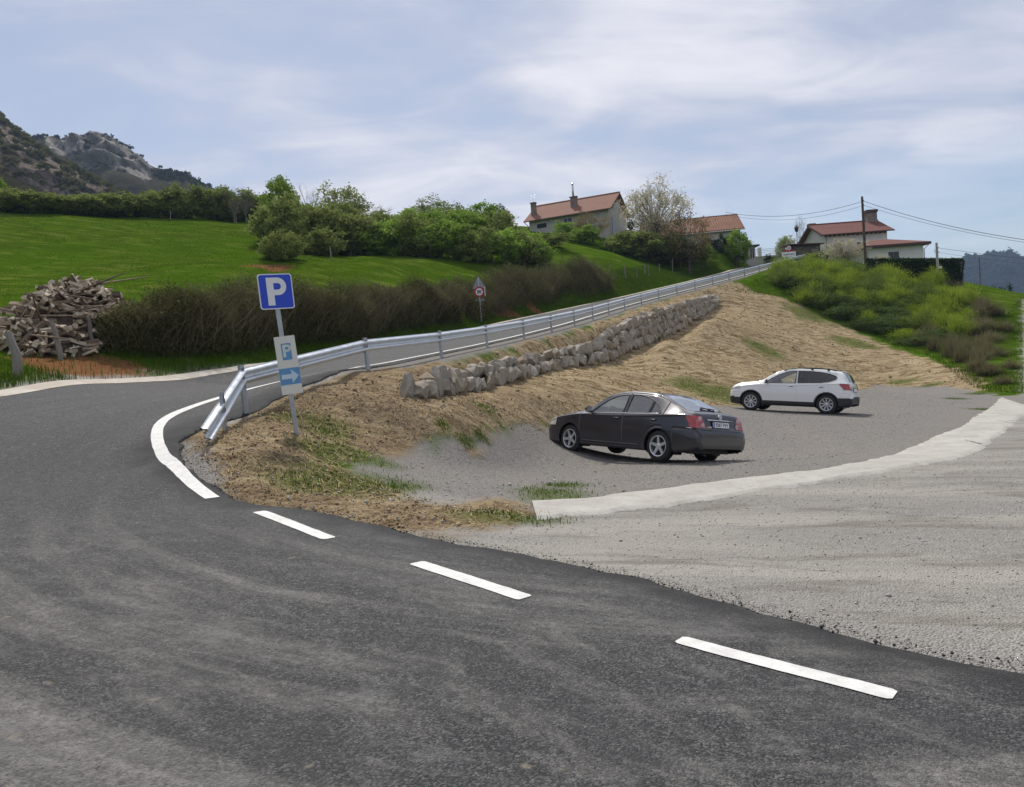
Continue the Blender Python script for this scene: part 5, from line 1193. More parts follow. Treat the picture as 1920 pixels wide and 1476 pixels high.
def house_a():
    D = 105.0; e = Vector(at(982, 419, D)); az = math.radians(116); fr = Frame(e, az); L_, W, ze = 11.2, 7.6, 0.0
    # local origin: wall corner below the left end of the eave
    fr.o = e + fr.x * .55 + fr.y * .55; root = empty('farmhouse', (fr.o.x, fr.o.y, fr.o.z - 2.9)); tag(root, 'grey walled farmhouse with a plain brown roof, two chimneys and a steel flue', 'house')
    Z = 2.9; w, r0, r1 = gable(fr, L_, W, -.8, Z + .35, Z + 2.65, (.55, .55), (WALL_G, R1, TIMBER), root)
    opening(fr, w, 1.1, 2.6, Z - .95, Z - .25, 0, 'window', WALL_W, DARKGL, 0); opening(fr, w, 5.0, 6.2, Z - 1.1, Z - .1, 0, 'window', WALL_W, DARKGL)
    # gable end door and wooden purlin ends
    g = Frame(fr.p(L_, 0, 0), az + math.radians(-90)); g.o = fr.o; gx = lambda a, b, c: fr.p(L_, a, c)
    m_ = MB(); P = [fr.p(L_ - .04, 1.2, .2), fr.p(L_ + .05, 1.2, .2), fr.p(L_ + .05, 2.3, .2), fr.p(L_ - .04, 2.3, .2)]; m_.add(P + [p + Vector((0, 0, 2.0)) for p in P], [(0, 3, 2, 1), (4, 5, 6, 7), (0, 1, 5, 4), (1, 2, 6, 5), (2, 3, 7, 6), (3, 0, 4, 7)]); m_.build('door', DARKGL, w)
    for i in range(8):
        t = (i + .5) / 8; y = W * .5 * t + .1; z = Z + .35 + 2.3 * (y / (W / 2)) - .12; fbox(fr, L_ - .02, L_ + .50, y - .09, y + .09, z - .12, z + .06, 'purlin', TIMBER, w)
    # chimneys
    def chim(x, y, z0, z1, sx, sy, cap=True):
        c = fbox(fr, x - sx/2, x + sx/2, y - sy/2, y + sy/2, z0, z1, 'chimney', BRICK, r0); fbox(fr, x - sx*.62, x + sx*.62, y - sy*.62, y + sy*.62, z1, z1 + .12, 'chimney_cap', TIMBER, c); return c
    chim(.35, 1.1, Z, Z + 2.75, .62, .55); c = chim(6.0, 1.7, Z + .2, Z + 2.75, .8, .6)
    f = MB(); f.tube([fr.p(5.95, 1.7, Z + 2.8), fr.p(5.95, 1.7, Z + 4.55)], .13, 10); f.build('flue', PIPE, c, True); f = MB(); f.lathe([(0, .20), (.12, .02)], fr.p(5.95, 1.7, Z + 4.62), (0, 0, 1), (1, 0, 0), (0, 1, 0), 10); f.build('flue_cowl', PIPE, c)
    an = MB(); an.tube([fr.p(.35, 1.1, Z + 2.8), fr.p(.35, 1.1, Z + 4.1)], .02, 5)
    for zz, hw in ((3.9, .45), (3.7, .35), (3.5, .3)): an.tube([fr.p(.35 - hw, 1.1, Z + zz), fr.p(.35 + hw, 1.1, Z + zz)], .015, 4)
    an.build('aerial', PIPE, r0)
    dp = MB(); dp.tube([fr.p(-.5, -.55, Z + .15), fr.p(-.05, -.12, Z - .5), fr.p(-.05, -.12, .0)], .05, 6); dp.build('downpipe', TIMBER, w)
house_a()
def house_b():
    D = 97.0; e = Vector(at(1397, 431, D)); az = math.radians(97); fr = Frame(e, az); L_, W = 11.6, 8.0
    fr.o = e - fr.x * (L_ + .5) + fr.y * .5; Z = 2.7; root = empty('tiled_house', (fr.o.x, fr.o.y, e.z - Z)); tag(root, 'white house under an old ribbed orange tile roof beside the round green bush', 'house')
    w, r0, r1 = gable(fr, L_, W, -1.0, Z + .25, Z + 2.45, (.5, .5), (WALL_W, R2, WALL_W), root, (.34, .09))
    for x in (4.6, 7.6):
        opening(fr, w, x, x + 1.1, .5, 1.9, 0, 'window', TIMBER, DARKGL)
    m_ = MB(); m_.tube([fr.p(8.0, -1.5, -1.0), fr.p(8.0, -1.5, 5.0)], .10, 7); 
house_b()
def house_c():
    D = 100.0; e = Vector(at(1544, 441, D)); az = math.radians(89); fr = Frame(e, az); L_, W = 8.0, 7.2
    fr.o = e + fr.x * .5 + fr.y * .5; Z = 5.2; root = empty('white_villa', (fr.o.x, fr.o.y, e.z - Z)); tag(root, 'white two level villa with dark red roofs and a broad chimney behind the clipped hedge', 'house')
    w, r0, r1 = gable(fr, L_, W, -1.0, Z + .12, Z + 1.75, (.6, .7), (WALL_W, R3, TIMBER), root)
    for i in range(14): fbox(fr, i * .6 - .2, i * .6 - .08, -.55, 0, Z - .22, Z - .05, 'rafter_end', TIMBER, r0)
    for y0, y1 in ((-.6, W / 2), (W / 2, W + .6)):
        za, zb_ = [Z + .12 + .2 + 1.63 * (1 - abs(y - W / 2) / (W / 2)) for y in (y0, y1)]
        slab(fr, [(-.74, y0, za), (-.70, y0, za), (-.70, y1, zb_), (-.74, y1, zb_)], .28, 'barge_board', TIMBER, r0)
    c = fbox(fr, 7.0, 8.3, 2.9, 3.9, Z + 1.0, Z + 3.0, 'chimney', BRICK, r0); fbox(fr, 6.9, 8.4, 2.8, 4.0, Z + 3.0, Z + 3.35, 'chimney_cap', TIMBER, c)
    c = fbox(fr, .1, .8, 5.0, 5.7, Z, Z + 2.1, 'chimney', BRICK, r0); fbox(fr, 0, .9, 4.9, 5.8, Z + 2.1, Z + 2.4, 'chimney_cap', TIMBER, c)
    for x in (1.0, 4.0): opening(fr, w, x, x + 1.1, Z - 2.4, Z - 1.2, 0, 'window', SHUT, DARKGL)
    d = MB(); d.tube([fr.p(-.05, -.5, Z - .1), fr.p(.0, -.1, Z - .6), fr.p(.0, -.1, .2)], .06, 6); d.build('downpipe', SHUT, w)
    # lower wing in front
    o2 = Vector(at(1625, 463, 93.0)); f2 = Frame(o2, az); f2.o = o2; q = f2.o - fr.o - Vector((0, 0, 0)); X0, Y0, Z0 = q.dot(fr.x) + .5, q.dot(fr.y) + .5, (o2.z - fr.o.z) + Z
    wl, wd = 6.6, 6.0; ww = fbox(fr, X0, X0 + wl, Y0, Y0 + wd, -1.0, Z0 + .05, 'wing_wall', WALL_W, root)
    ov = .65; A_ = (X0 - ov, Y0 - ov, Z0 + .1); B_ = (X0 + wl + ov, Y0 - ov, Z0 + .1); C_ = (X0 + wl + ov, Y0 + wd + .1, Z0 + .1); D_ = (X0 - ov, Y0 + wd + .1, Z0 + .1); E_ = (X0 + 2.2, Y0 + wd * .62, Z0 + 1.25); F_ = (X0 + wl - 2.4, Y0 + wd * .62, Z0 + 1.25)
    m_ = MB(); P = [fr.p(*v) for v in (A_, B_, C_, D_, E_, F_)]; Q = [p - Vector((0, 0, .3)) for p in P[:4]]
    m_.add(P, [(0, 1, 5, 4), (1, 2, 5), (2, 3, 4, 5), (3, 0, 4)]); rf = m_.build('wing_roof', R3, root)
    m_ = MB(); m_.add(P[:4] + Q, [(0, 4, 5, 1), (1, 5, 6, 2), (2, 6, 7, 3), (3, 7, 4, 0), (4, 7, 6, 5)]); m_.build('eave_board', TIMBER, rf)
    opening(fr, ww, X0 + 2.3, X0 + 3.6, Z0 - 2.3, Z0 - .75, Y0, 'door', SHUT, DARKGL)
    d = MB(); d.tube([fr.p(X0 + wl + .55, Y0 - .3, Z0 - .2), fr.p(X0 + wl + .06, Y0 - .06, Z0 - .7), fr.p(X0 + wl + .06, Y0 - .06, -.5)], .05, 6); d.build('downpipe', SHUT, ww)
    # dark shed at the gable
    sh = Vector(at(1500, 492, 96.0)); fs = Frame(sh, az); r2 = empty('garden_shed', sh); tag(r2, 'low dark stone shed with a flat sloping roof beside the white villa', 'shed')
    w2 = fbox(fs, -.6, 2.6, 0, 2.4, -.8, 2.0, 'wall', SHEDW, r2); slab(fs, [(-1.2, -.5, 2.3), (3.0, -.5, 2.12), (3.0, 2.8, 2.25), (-1.2, 2.8, 2.45)], .14, 'roof', TIMBER, r2); fbox(fs, 1.5, 2.4, -.06, -.002, -.4, 1.5, 'door', BRICK, w2)
house_c()
def crest_extras():
    # railing wall and small building at the top of the road
    a = Vector(at(1418, 496, 108.0)); b = Vector(at(1482, 488, 108.0)); d = (b - a); d.z = 0; L_ = d.length; az = math.atan2(d.x, d.y); fr = Frame(a, az); root = empty('terrace_wall', a); tag(root, 'pale terrace wall with a metal railing and stone pillars at the top of the road', 'wall')
    w = fbox(fr, 0, L_, 0, .4, -1.5, 1.0, 'wall', WALL_G, root); fbox(fr, -.05, L_ + .05, -.05, .45, 1.0, 1.12, 'coping', WALL_W, w)
    for t in (.08, .6): fbox(fr, L_ * t, L_ * t + .45, -.02, .42, 1.13, 2.3, 'pillar', WALL_W, root)
    for z in (1.35, 1.6, 1.85, 2.05):
        m_ = MB(); m_.tube([fr.p(0, .2, z), fr.p(L_, .2, z)], .03, 5); m_.build('rail', PIPE, root)
    o = Vector(at(1405, 494, 104)); fr = Frame(o, az); r2 = empty('small_pavilion', o); tag(r2, 'small flat roofed building with a tall window at the end of the terrace wall', 'building')
    w = fbox(fr, -1.5, .9, 0, 2.5, -1, 2.2, 'wall', WALL_G, r2); fbox(fr, -1.9, 1.4, -.4, 2.9, 2.2, 2.4, 'roof', TIMBER, r2); opening(fr, w, .15, .75, .6, 2.0, 0, 'window', WALL_W, DARKGL, 1)
    # village name board with a speed disc on top
    c = Vector(at(1480, 497, 92.0)); fr = Frame(c, math.radians(93)); r3 = empty('village_sign', c); tag(r3, 'white village name board with a round speed sign on top near the road crest', 'road sign')
    for x in (-.5, .5): fbox(fr, x - .04, x + .04, -.04, .04, -.3, 1.0, 'leg', PIPE, r3)
    p = fbox(fr, -.82, .82, -.05, -.02, .95, 1.55, 'board', SIGN_W, r3); fbox(fr, -.70, .70, -.07, -.045, 1.55, 1.72, 'red_band', SIGN_R, p)
    t = text_mesh('ALDEACUEVA', .22, SIGN_K, 'lettering', .002, .006); to = link(bpy.data.objects.new('lettering', t), p); to.matrix_local = Matrix(((fr.x.x, 0, -fr.y.x, fr.p(0, -.056, 0).x), (fr.x.y, 0, -fr.y.y, fr.p(0, -.056, 0).y), (0, 1, 0, 1.24), (0, 0, 0, 1)))
    dd = MB(); dd.prism(disc(.30), fr.p(.05, -.08, 1.98), fr.x, (0, 0, 1), fr.y * .02); ds = dd.build('speed_disc', SIGN_R, r3); dd = MB(); dd.prism(disc(.225), fr.p(.05, -.085, 1.98), fr.x, (0, 0, 1), fr.y * .004); dd.build('disc_field', SIGN_W, ds)
    t = text_mesh('50', .26, SIGN_K, 'disc_number', .002, .010); to = link(bpy.data.objects.new('disc_number', t), ds); to.matrix_local = Matrix(((fr.x.x, 0, -fr.y.x, fr.p(.05, -.088, 0).x), (fr.x.y, 0, -fr.y.y, fr.p(.05, -.088, 0).y), (0, 1, 0, 1.98), (0, 0, 0, 1)))
    # street lamp
    b = Vector(at(1497, 490, 99.0)); h = 60 / FPX * 99.0; r4 = empty('street_lamp', b); tag(r4, 'dark old style street lamp in front of the villa gable', 'street lamp')
    m_ = MB(); m_.tube([(0, 0, -.6), (0, 0, h * .9)], [.07, .04], 8); m_.build('post', TIMBER, r4, True); m_ = MB(); m_.lathe([(h * .9, .05), (h * .93, .22), (h * 1.03, .26)], (0, 0, 0), (0, 0, 1), (1, 0, 0), (0, 1, 0), 10); m_.build('lantern', DARKGL, r4, 30); m_ = MB(); m_.lathe([(h * 1.03, .34), (h * 1.07, .2), (h * 1.12, .01)], (0, 0, 0), (0, 0, 1), (1, 0, 0), (0, 1, 0), 10); m_.build('lamp_cap', TIMBER, r4, 30)
crest_extras()
POLEW = plain('pole_wood', (.085, .06, .045), .9, 0, .3, 4, .5); POLEC = plain('pole_concrete', (.33, .32, .30), .9, 0, .15, 4, .4); WIRE = plain('wire_black', (.02, .02, .022), .6)
def wire_pole(px, ytop, ybase, Y, mat, label, r0, nm='utility_pole', ins=2):
    b = Vector(at(px, ybase, Y)); b.z = min(b.z, hz(b.x, b.y)) ; t = Vector(at(px, ytop, Y)); h = t.z - b.z; root = empty(nm, b); tag(root, label, 'utility pole')
    m_ = MB(); m_.tube([(0, 0, -.6), (0, 0, h * .5), (0, 0, h)], [r0, r0 * .85, r0 * .7], 10); m_.build('shaft', mat, root, 40)
    for i in range(ins):
        m_ = MB(); m_.tube([(0, -r0 * .6, h - .55 - .45 * i), (0, -.28, h - .55 - .45 * i)], .025, 6); m_.lathe([(0, .03), (.04, .06), (.09, .05), (.12, .02)], (0, -.28, h - .55 - .45 * i), (0, 0, 1), (1, 0, 0), (0, 1, 0), 10); m_.build('insulator', mat, root, 40)
    return root, b, h
up, upb, uph = wire_pole(1624, 368, 508, 84.0, POLEW, 'tall dark wooden utility pole in front of the white villa', .16)
cp_, cpb, cph = wire_pole(1760, 455, 536, 77.0, POLEC, 'pale concrete pole with a small box standing behind the broom scrub', .15)
m_ = MB(); m_.box((.12, -.2, cph * .42), (.30, .2, .24)); m_.build('meter_box', WALL_W, cp_); m_ = MB(); m_.tube([(-.16, -.1, cph * .75), (-.32, -.1, cph * .85)], .03, 5); m_.build('bracket', PIPE, cp_)
fp, fpb, fph = wire_pole(1839, 482, 545, 150.0, POLEW, 'thin dark pole far away against the blue wooded hill', .12, 'utility_pole', 0)
def wire(a, b, sag, label, rad=.012):
    n = 24; pts = [a.lerp(b, i / n) - Vector((0, 0, sag * 4 * (i / n) * (1 - i / n))) for i in range(n + 1)]; m_ = MB(); m_.tube([p - a for p in pts], rad, 5); o = m_.build('overhead_wire', WIRE); o.location = a; tag(o, label, 'wire')
tp = upb + Vector((0, -.28, uph - .55)); tp2 = upb + Vector((0, -.28, uph - 1.0))
wire(tp, Vector(at(1360, 398, 99)), 1.0, 'upper overhead wire from the wooden pole to the ribbed roof', .022); wire(tp2, Vector(at(1360, 402, 99)), 1.1, 'lower overhead wire from the wooden pole to the ribbed roof', .016)
wire(tp, Vector(at(2250, 470, 62)), 1.4, 'upper overhead wire from the wooden pole across the sky to the valley', .026); wire(tp2, Vector(at(2250, 480, 62)), 1.2, 'lower overhead wire from the wooden pole across the sky to the valley', .018)
tq = cpb + Vector((0, -.28, cph - .55)); wire(tq, Vector(at(2250, 508, 60)), .3, 'upper wire from the concrete pole out to the valley', .016); wire(tq - Vector((0, 0, .45)), Vector(at(2250, 520, 60)), .3, 'lower wire from the concrete pole out to the valley', .012)

# ------------------------------------------------------------------ trees, shrubs and hedges
def leaf_cloud(name, p, size, r, mat, up=.3, shade=None):
    n = len(p); a = r.normal(size=(n, 3)); a /= np.linalg.norm(a, axis=1)[:, None]; b = r.normal(size=(n, 3)); b -= a * (a * b).sum(1)[:, None]; b /= np.linalg.norm(b, axis=1)[:, None]
    s = size * r.uniform(.55, 1.25, (n, 1)); a = a * s * .5; b = b * s * .32
    V = np.stack([p - a, p + b, p + a, p - b], 1).reshape(-1, 3); F = np.arange(4 * n).reshape(n, 4); me = npmesh(name, V, F, mat)
    at_ = me.attributes.new('shade', 'FLOAT', 'POINT'); at_.data.foreach_set('value', np.repeat(r.random(n) if shade is None else shade, 4).astype(np.float32)); return me
def leaf_mat(name, a, b, c=None, trans=.38):
    k = NT(name); s = k.attr('shade'); oi = k.n('ShaderNodeObjectInfo'); col = k.mix(s, a, b)
    if c: col = k.mix(k.ramp(s, .82, .9), col, c)
    col = k.mix(k.math('MULTIPLY', oi.outputs['Random'], .35), col, tuple(x * .6 for x in a)); n = k.noise(.8, 3, .5); col = k.mix(k.ramp(n, .4, .7, 0, .35), col, b)
    k.fin(col, .9, 0, None, 0.0); tr = k.n('ShaderNodeBsdfTranslucent'); k.l(col, tr.inputs[0]); mx = k.n('ShaderNodeMixShader'); mx.inputs[0].default_value = trans; k.l(k.b.outputs[0], mx.inputs[1]); k.l(tr.outputs[0], mx.inputs[2]); k.l(mx.outputs[0], k.out.inputs[0]); return k.m
BARK = plain('tree_bark', (.085, .068, .052), .95, 0, .35, 5, .6); BARKG = plain('grey_bark', (.17, .155, .14), .95, 0, .3, 5, .6)
L_GRN = leaf_mat('fresh_green_leaf', (0.134, 0.225, 0.037), (0.345, 0.493, 0.091)); L_DUL = leaf_mat('dull_green_leaf', (0.127, 0.165, 0.047), (0.302, 0.351, 0.109)); L_YEL = leaf_mat('lime_leaf', (0.128, 0.203, 0.027), (0.300, 0.420, 0.075))
L_GRY = leaf_mat('grey_green_leaf', (0.139, 0.179, 0.061), (0.383, 0.421, 0.174), (0.764, 0.764, 0.416)); L_BLO = leaf_mat('blossom', (0.373, 0.342, 0.202), (0.745, 0.699, 0.528), (0.202, 0.248, 0.078)); L_BRN = leaf_mat('bronze_leaf', (0.153, 0.116, 0.048), (0.289, 0.230, 0.102))
L_DRK = leaf_mat('evergreen_leaf', (0.016, 0.036, 0.013), (0.036, 0.068, 0.023)); L_BRM = leaf_mat('broom_stem', (0.131, 0.201, 0.021), (0.350, 0.438, 0.052)); L_BRD = leaf_mat('dull_broom_stem', (0.085, 0.133, 0.027), (0.199, 0.257, 0.061)); L_BRA = leaf_mat('bramble_leaf', (0.052, 0.085, 0.024), (0.143, 0.194, 0.061)); TWIG = leaf_mat('hedge_twig', (.085, .068, .038), (.26, .215, .135), (.34, .30, .20), .05); L_THK = leaf_mat('thicket_twig', (.10, .095, .045), (.23, .205, .11))

def make_tree(seed, kind):
    """unit tree: height 1, spread about 1; returns trunk mesh and crown mesh"""
    r = np.random.default_rng(seed); R = random.Random(seed); m_ = MB(); P = dict(
        bush=dict(z0=.03, cz=.48, rz=.50, rx=.50, n=5200, leaf=.066, cl=90, spread=.060, trunk=.05, mat=L_DUL), tree=dict(z0=.03, cz=.52, rz=.48, rx=.48, n=5600, leaf=.062, cl=90, spread=.055, trunk=.03, mat=L_GRN),
        lime=dict(z0=.12, cz=.58, rz=.42, rx=.48, n=5200, leaf=.062, cl=80, spread=.055, trunk=.03, mat=L_YEL), grey=dict(z0=.05, cz=.53, rz=.47, rx=.48, n=4600, leaf=.052, cl=90, spread=.06, trunk=.03, mat=L_GRY),
        blossom=dict(z0=.14, cz=.60, rz=.40, rx=.50, n=6500, leaf=.026, cl=170, spread=.045, trunk=.035, mat=L_BLO), bronze=dict(z0=.10, cz=.58, rz=.40, rx=.50, n=2600, leaf=.034, cl=90, spread=.05, trunk=.03, mat=L_BRN),
        bare=dict(z0=.08, cz=.58, rz=.42, rx=.48, n=260, leaf=.022, cl=60, spread=.05, trunk=.03, mat=L_GRY), dark=dict(z0=.02, cz=.50, rz=.50, rx=.46, n=3400, leaf=.050, cl=90, spread=.05, trunk=.04, mat=L_DRK), bramble=dict(z0=.0, cz=.35, rz=.45, rx=.52, n=2600, leaf=.06, cl=80, spread=.07, trunk=.02, mat=L_BRA))[kind]
    d = r.normal(size=(P['cl'], 3)); d /= np.linalg.norm(d, axis=1)[:, None]; rad = r.uniform(.35, 1.0, (P['cl'], 1)) ** .55
    lump = 1 + .22 * np.sin(d[:, :1] * 3.1 + seed) * np.cos(d[:, 1:2] * 2.7 + seed * .7) + r.normal(size=(P['cl'], 1)) * .06
    C = d * rad * lump * np.array([P['rx'], P['rx'], P['rz']]) + np.array([0, 0, P['cz']]); C[:, 2] = np.maximum(C[:, 2], P['z0'] + .02)
    # trunk and limbs to the clumps
    top = Vector((R.uniform(-.03, .03), R.uniform(-.03, .03), P['cz'] * .62)); t = P['trunk']; multi = kind in ('bush', 'bramble', 'dark')
    m_.tube([(0, 0, -.04), (R.uniform(-.01, .01), 0, top.z * .5), top], [t, t * .8, t * .62], 7)
    bare_ = kind in ('bare', 'blossom', 'bronze')
    for c in C[: (130 if bare_ else 30)]:
        c = Vector(c); b0 = top * R.uniform(.5, 1.0) if not multi else Vector((R.uniform(-.05, .05), R.uniform(-.05, .05), 0)); mid = b0.lerp(c, .5) + Vector((R.uniform(-.04, .04), R.uniform(-.04, .04), R.uniform(0, .05))); q = t * R.uniform(.18, .36) if not bare_ else t * R.uniform(.08, .22)
        m_.tube([b0, mid, c], [q, q * .65, q * .25], 4, False)
        if bare_:
            for _ in range(4):
                e = c + Vector((R.gauss(0, .06), R.gauss(0, .06), R.uniform(-.01, .10))); m_.tube([mid.lerp(c, R.uniform(.4, 1)), c.lerp(e, .5), e], [q * .4, q * .25, q * .1], 3, False)
    tm = m_.mesh('trunk', BARKG if kind in ('bare', 'blossom') else BARK, 60)
    k = r.integers(0, P['cl'], P['n']); p = C[k] + r.normal(size=(P['n'], 3)) * P['spread'] * np.array([1, 1, .8]); p[:, 2] = np.maximum(p[:, 2], .0)
    sh = np.clip(r.random(P['cl'])[k] * .6 + r.random(P['n']) * .4, 0, 1); cm = leaf_cloud('crown', p, P['leaf'], r, P['mat'], shade=sh); return tm, cm
PROTO = {}
def tree(kind, px, ybase, ytop, wpx, label, cat='tree', nm=None, group=None, var=None, Y=None, tmin=25, zlift=0):
    key = (kind, (var if var is not None else int(px * 7) % 3))
    if key not in PROTO: PROTO[key] = make_tree(1000 + hash(kind) % 1 + sum(map(ord, kind)) * 7 + key[1], kind)
    if Y is None: b = hit(px, ybase, tmin)
    else: b = Vector(at(px, ybase, Y)); b.z = min(b.z, hz(b.x, b.y)) if b.z - hz(b.x, b.y) > 0 else hz(b.x, b.y)
    top_ = at(px, ytop, b.y); h = max(.4, top_[2] - b.z); w = wpx / FPX * b.y
    o = empty(nm or (kind + '_tree'), b, RND.uniform(0, 6.28)); o.scale = (w, w, h); tag(o, label, cat, group)
    tm, cm = PROTO[key]; link(bpy.data.objects.new('trunk', tm), o); link(bpy.data.objects.new('crown', cm), o); return o

# tree line across the middle of the slope
tree('lime', 532, 440, 338, 74, 'lime green leafed tree standing highest at the left end of the tree line', nm='leafy_tree', var=0)
tree('bare', 588, 440, 345, 64, 'thin grey nearly leafless tree behind the lime green tree', nm='bare_tree', var=0)
tree('grey', 642, 445, 352, 104, 'grey green round tree rising above the shrubs of the tree line', nm='leafy_tree', var=1)
tree('bare', 715, 440, 384, 60, 'small bare fruit tree showing against the sky in the gap of the tree line', nm='bare_tree', var=1)
tree('grey', 815, 440, 375, 92, 'grey green tree behind the long row of green bushes', nm='leafy_tree', var=2)
tree('tree', 868, 440, 390, 70, 'mid green tree between the grey green tree and the dark evergreen', nm='leafy_tree', var=0)
tree('tree', 912, 440, 380, 74, 'bright green tree next to the dark evergreen block', nm='leafy_tree', var=1)
tree('dark', 944, 436, 388, 42, 'dark square evergreen at the right end of the tree line', nm='evergreen_tree', var=0)
for i, (px, yb, yt, w) in enumerate([(535,470,372,110),(575,472,378,110),(620,476,384,110),(530,490,436,80),(660,478,396,100),(600,480,430,90),(690,470,400,90),(640,470,375,90)]):
    tree('bush', px, yb, yt, w, 'dull olive thicket shrub under the left end of the tree line', 'shrub', 'thicket_shrub', 'olive shrubs of the tree line', i % 3)
for i, (px, yb, yt, w) in enumerate([(690,479,424,80),(722,479,414,86),(756,480,408,90),(792,482,404,96),(826,484,412,90),(858,487,424,86),(890,491,428,84),(922,493,432,80),(955,495,430,86),(985,497,440,70),(1012,498,452,56),(880,455,398,90),(940,460,402,80),(770,460,392,90),(830,460,392,90),(730,455,398,80),(990,480,432,70)]):
    tree('tree' if i % 3 else 'bush', px, yb, yt, w, 'green bushy tree in the row behind the pale stakes', 'tree', 'bushy_tree', 'green bushy trees of the tree line', i % 3)
# hedgerow above the left field
for i in range(17):
    px = -10 + i * 30 + RND.uniform(-8, 8); yt = float(np.interp(px, [-20, 60, 150, 250, 300, 350, 420, 470], [350, 358, 366, 366, 352, 347, 350, 362])) + RND.uniform(-4, 4); yb = float(np.interp(px, [0, 480], [396, 416]))
    tree('bush', px, yb, yt, RND.uniform(56, 84), 'dull green shrub of the hedgerow along the top of the left field', 'shrub', 'hedgerow_shrub', 'hedgerow above the left field', i % 3, tmin=60)
for px in (443, 462): tree('bare', px, 418, 346, 40, 'spindly bare sapling at the right end of the upper hedgerow', 'tree', 'bare_tree', 'bare saplings at the hedgerow end', 0 if px < 450 else 2, tmin=60)
tree('lime', 2, 392, 335, 30, 'lime green bush at the left end of the upper hedgerow', 'shrub', 'leafy_bush', None, 2, tmin=60)
# gardens of the houses
for i, (k_, px, yb, yt, w, lab) in enumerate([('tree', 1060, 450, 416, 46, 'bright green garden bush in front of the grey farmhouse wall'), ('bronze', 1112, 456, 398, 76, 'bronze leafed bush covering the right half of the grey farmhouse'), ('tree', 1098, 458, 424, 60, 'mid green bush under the bronze leafed bush'), ('bush', 1030, 462, 440, 80, 'low scrub on the bank below the grey farmhouse'), ('bush', 1180, 480, 432, 90, 'dark olive shrub below the blossoming cherry'), ('bush', 1225, 492, 436, 110, 'broad olive shrub on the bank under the blossoming cherry'), ('bramble', 1262, 494, 446, 96, 'bramble mound at the top of the grass bank'), ('bush', 1300, 492, 452, 70, 'olive shrub beside the grass mound of the tiled house'),
    ('dark', 1329, 472, 444, 18, 'small clipped dark bush at the white wall of the tiled house'), ('dark', 1354, 474, 440, 22, 'larger clipped dark bush at the white wall of the tiled house'), ('tree', 1381, 500, 430, 54, 'tall round green bush at the corner of the tiled house'), ('dark', 1183, 432, 414, 16, 'tiny dark bush at the gable of the grey farmhouse'), ('dark', 1444, 498, 478, 26, 'black green shrub in front of the terrace wall')]):
    tree(k_, px, yb, yt, w, lab, 'bush', 'garden_bush', None, i % 3, tmin=45)
tree('blossom', 1228, 440, 342, 140, 'large cherry tree in pale blossom between the two tiled houses', nm='blossom_tree', var=0, Y=96)
tree('bronze', 1290, 470, 392, 110, 'bronze leafed tree leaning over the end of the ribbed tile roof', nm='bronze_tree', var=1, Y=90)
tree('bare', 1506, 480, 404, 56, 'bare tree behind the gable of the white villa', nm='bare_tree', var=1, Y=116)
tree('grey', 1474, 480, 440, 36, 'small grey green tree behind the village name board', nm='leafy_tree', var=0, Y=104)
tree('blossom', 1588, 505, 448, 84, 'low blossoming bush in front of the white villa wall', 'bush', 'blossom_bush', None, 1, Y=86)
tree('blossom', 1650, 498, 476, 40, 'small pale bush beside the foot of the wooden pole', 'bush', 'blossom_bush', None, 2, Y=84)
tree('bush', 1545, 500, 468, 50, 'green shrub between the dark shed and the white villa', 'shrub', 'garden_bush', None, 1, Y=92)
tree('dark', 1872, 568, 530, 56, 'dark round tree far down the lane in front of the blue hill', nm='leafy_tree', var=1, Y=120)

def clump_mesh(seed, mat, n=520, h=(.55, 1.0), spread=.42, width=.010, droop=.25):
    """broom: many thin upright stems fanning from the base"""
    r = np.random.default_rng(seed); b = r.normal(size=(n, 2)) * .13; a = r.uniform(0, 6.28, n); q = np.abs(r.normal(size=n)) * spread; hh = r.uniform(h[0], h[1], n) * (1 - .35 * np.clip(q / .8, 0, 1)); V = []; d = np.stack([np.cos(a), np.sin(a)], 1); s_ = np.stack([-d[:, 1], d[:, 0]], 1); w = width * r.uniform(.6, 1.5, n)
    L_ = []
    for t in (0, .4, .75, 1.0):
        xy = b + d * (q * t ** 1.5)[:, None]; z = hh * (t - droop * (q * .8) * t ** 3); L_.append((xy, z, w * (1 - .75 * t)))
    for xy, z, ww in L_:
        V.append(np.column_stack([xy + s_ * ww[:, None], z])); V.append(np.column_stack([xy - s_ * ww[:, None], z]))
    V = np.stack(V, 1).reshape(-1, 3); base = np.arange(n)[:, None] * 8; F = np.concatenate([base + np.array([[0, 1, 3, 2]]) + 2 * i for i in range(3)])
    me = npmesh('stems', V, F, mat); at_ = me.attributes.new('shade', 'FLOAT', 'POINT'); at_.data.foreach_set('value', np.clip(np.repeat(r.random(n), 8) * .6 + np.tile([0, 0, .1, .1, .25, .25, .4, .4], n), 0, 1).astype(np.float32)); return me
BRM = [clump_mesh(500 + i, L_BRM) for i in range(3)]; BRD = [clump_mesh(510 + i, L_BRD, 520, (.5, 1.0), .5) for i in range(3)]; THK = [clump_mesh(520 + i, L_THK, 420, (.4, 1.0), .55, .008) for i in range(3)]
LEAFB = [leaf_cloud('leaves', np.random.default_rng(530 + i).normal(size=(700, 3)) * np.array([.24, .24, .24]) + np.array([0, 0, .42]), .05, np.random.default_rng(540 + i), (L_BRM, L_BRD, L_BRA)[i]) for i in range(3)]
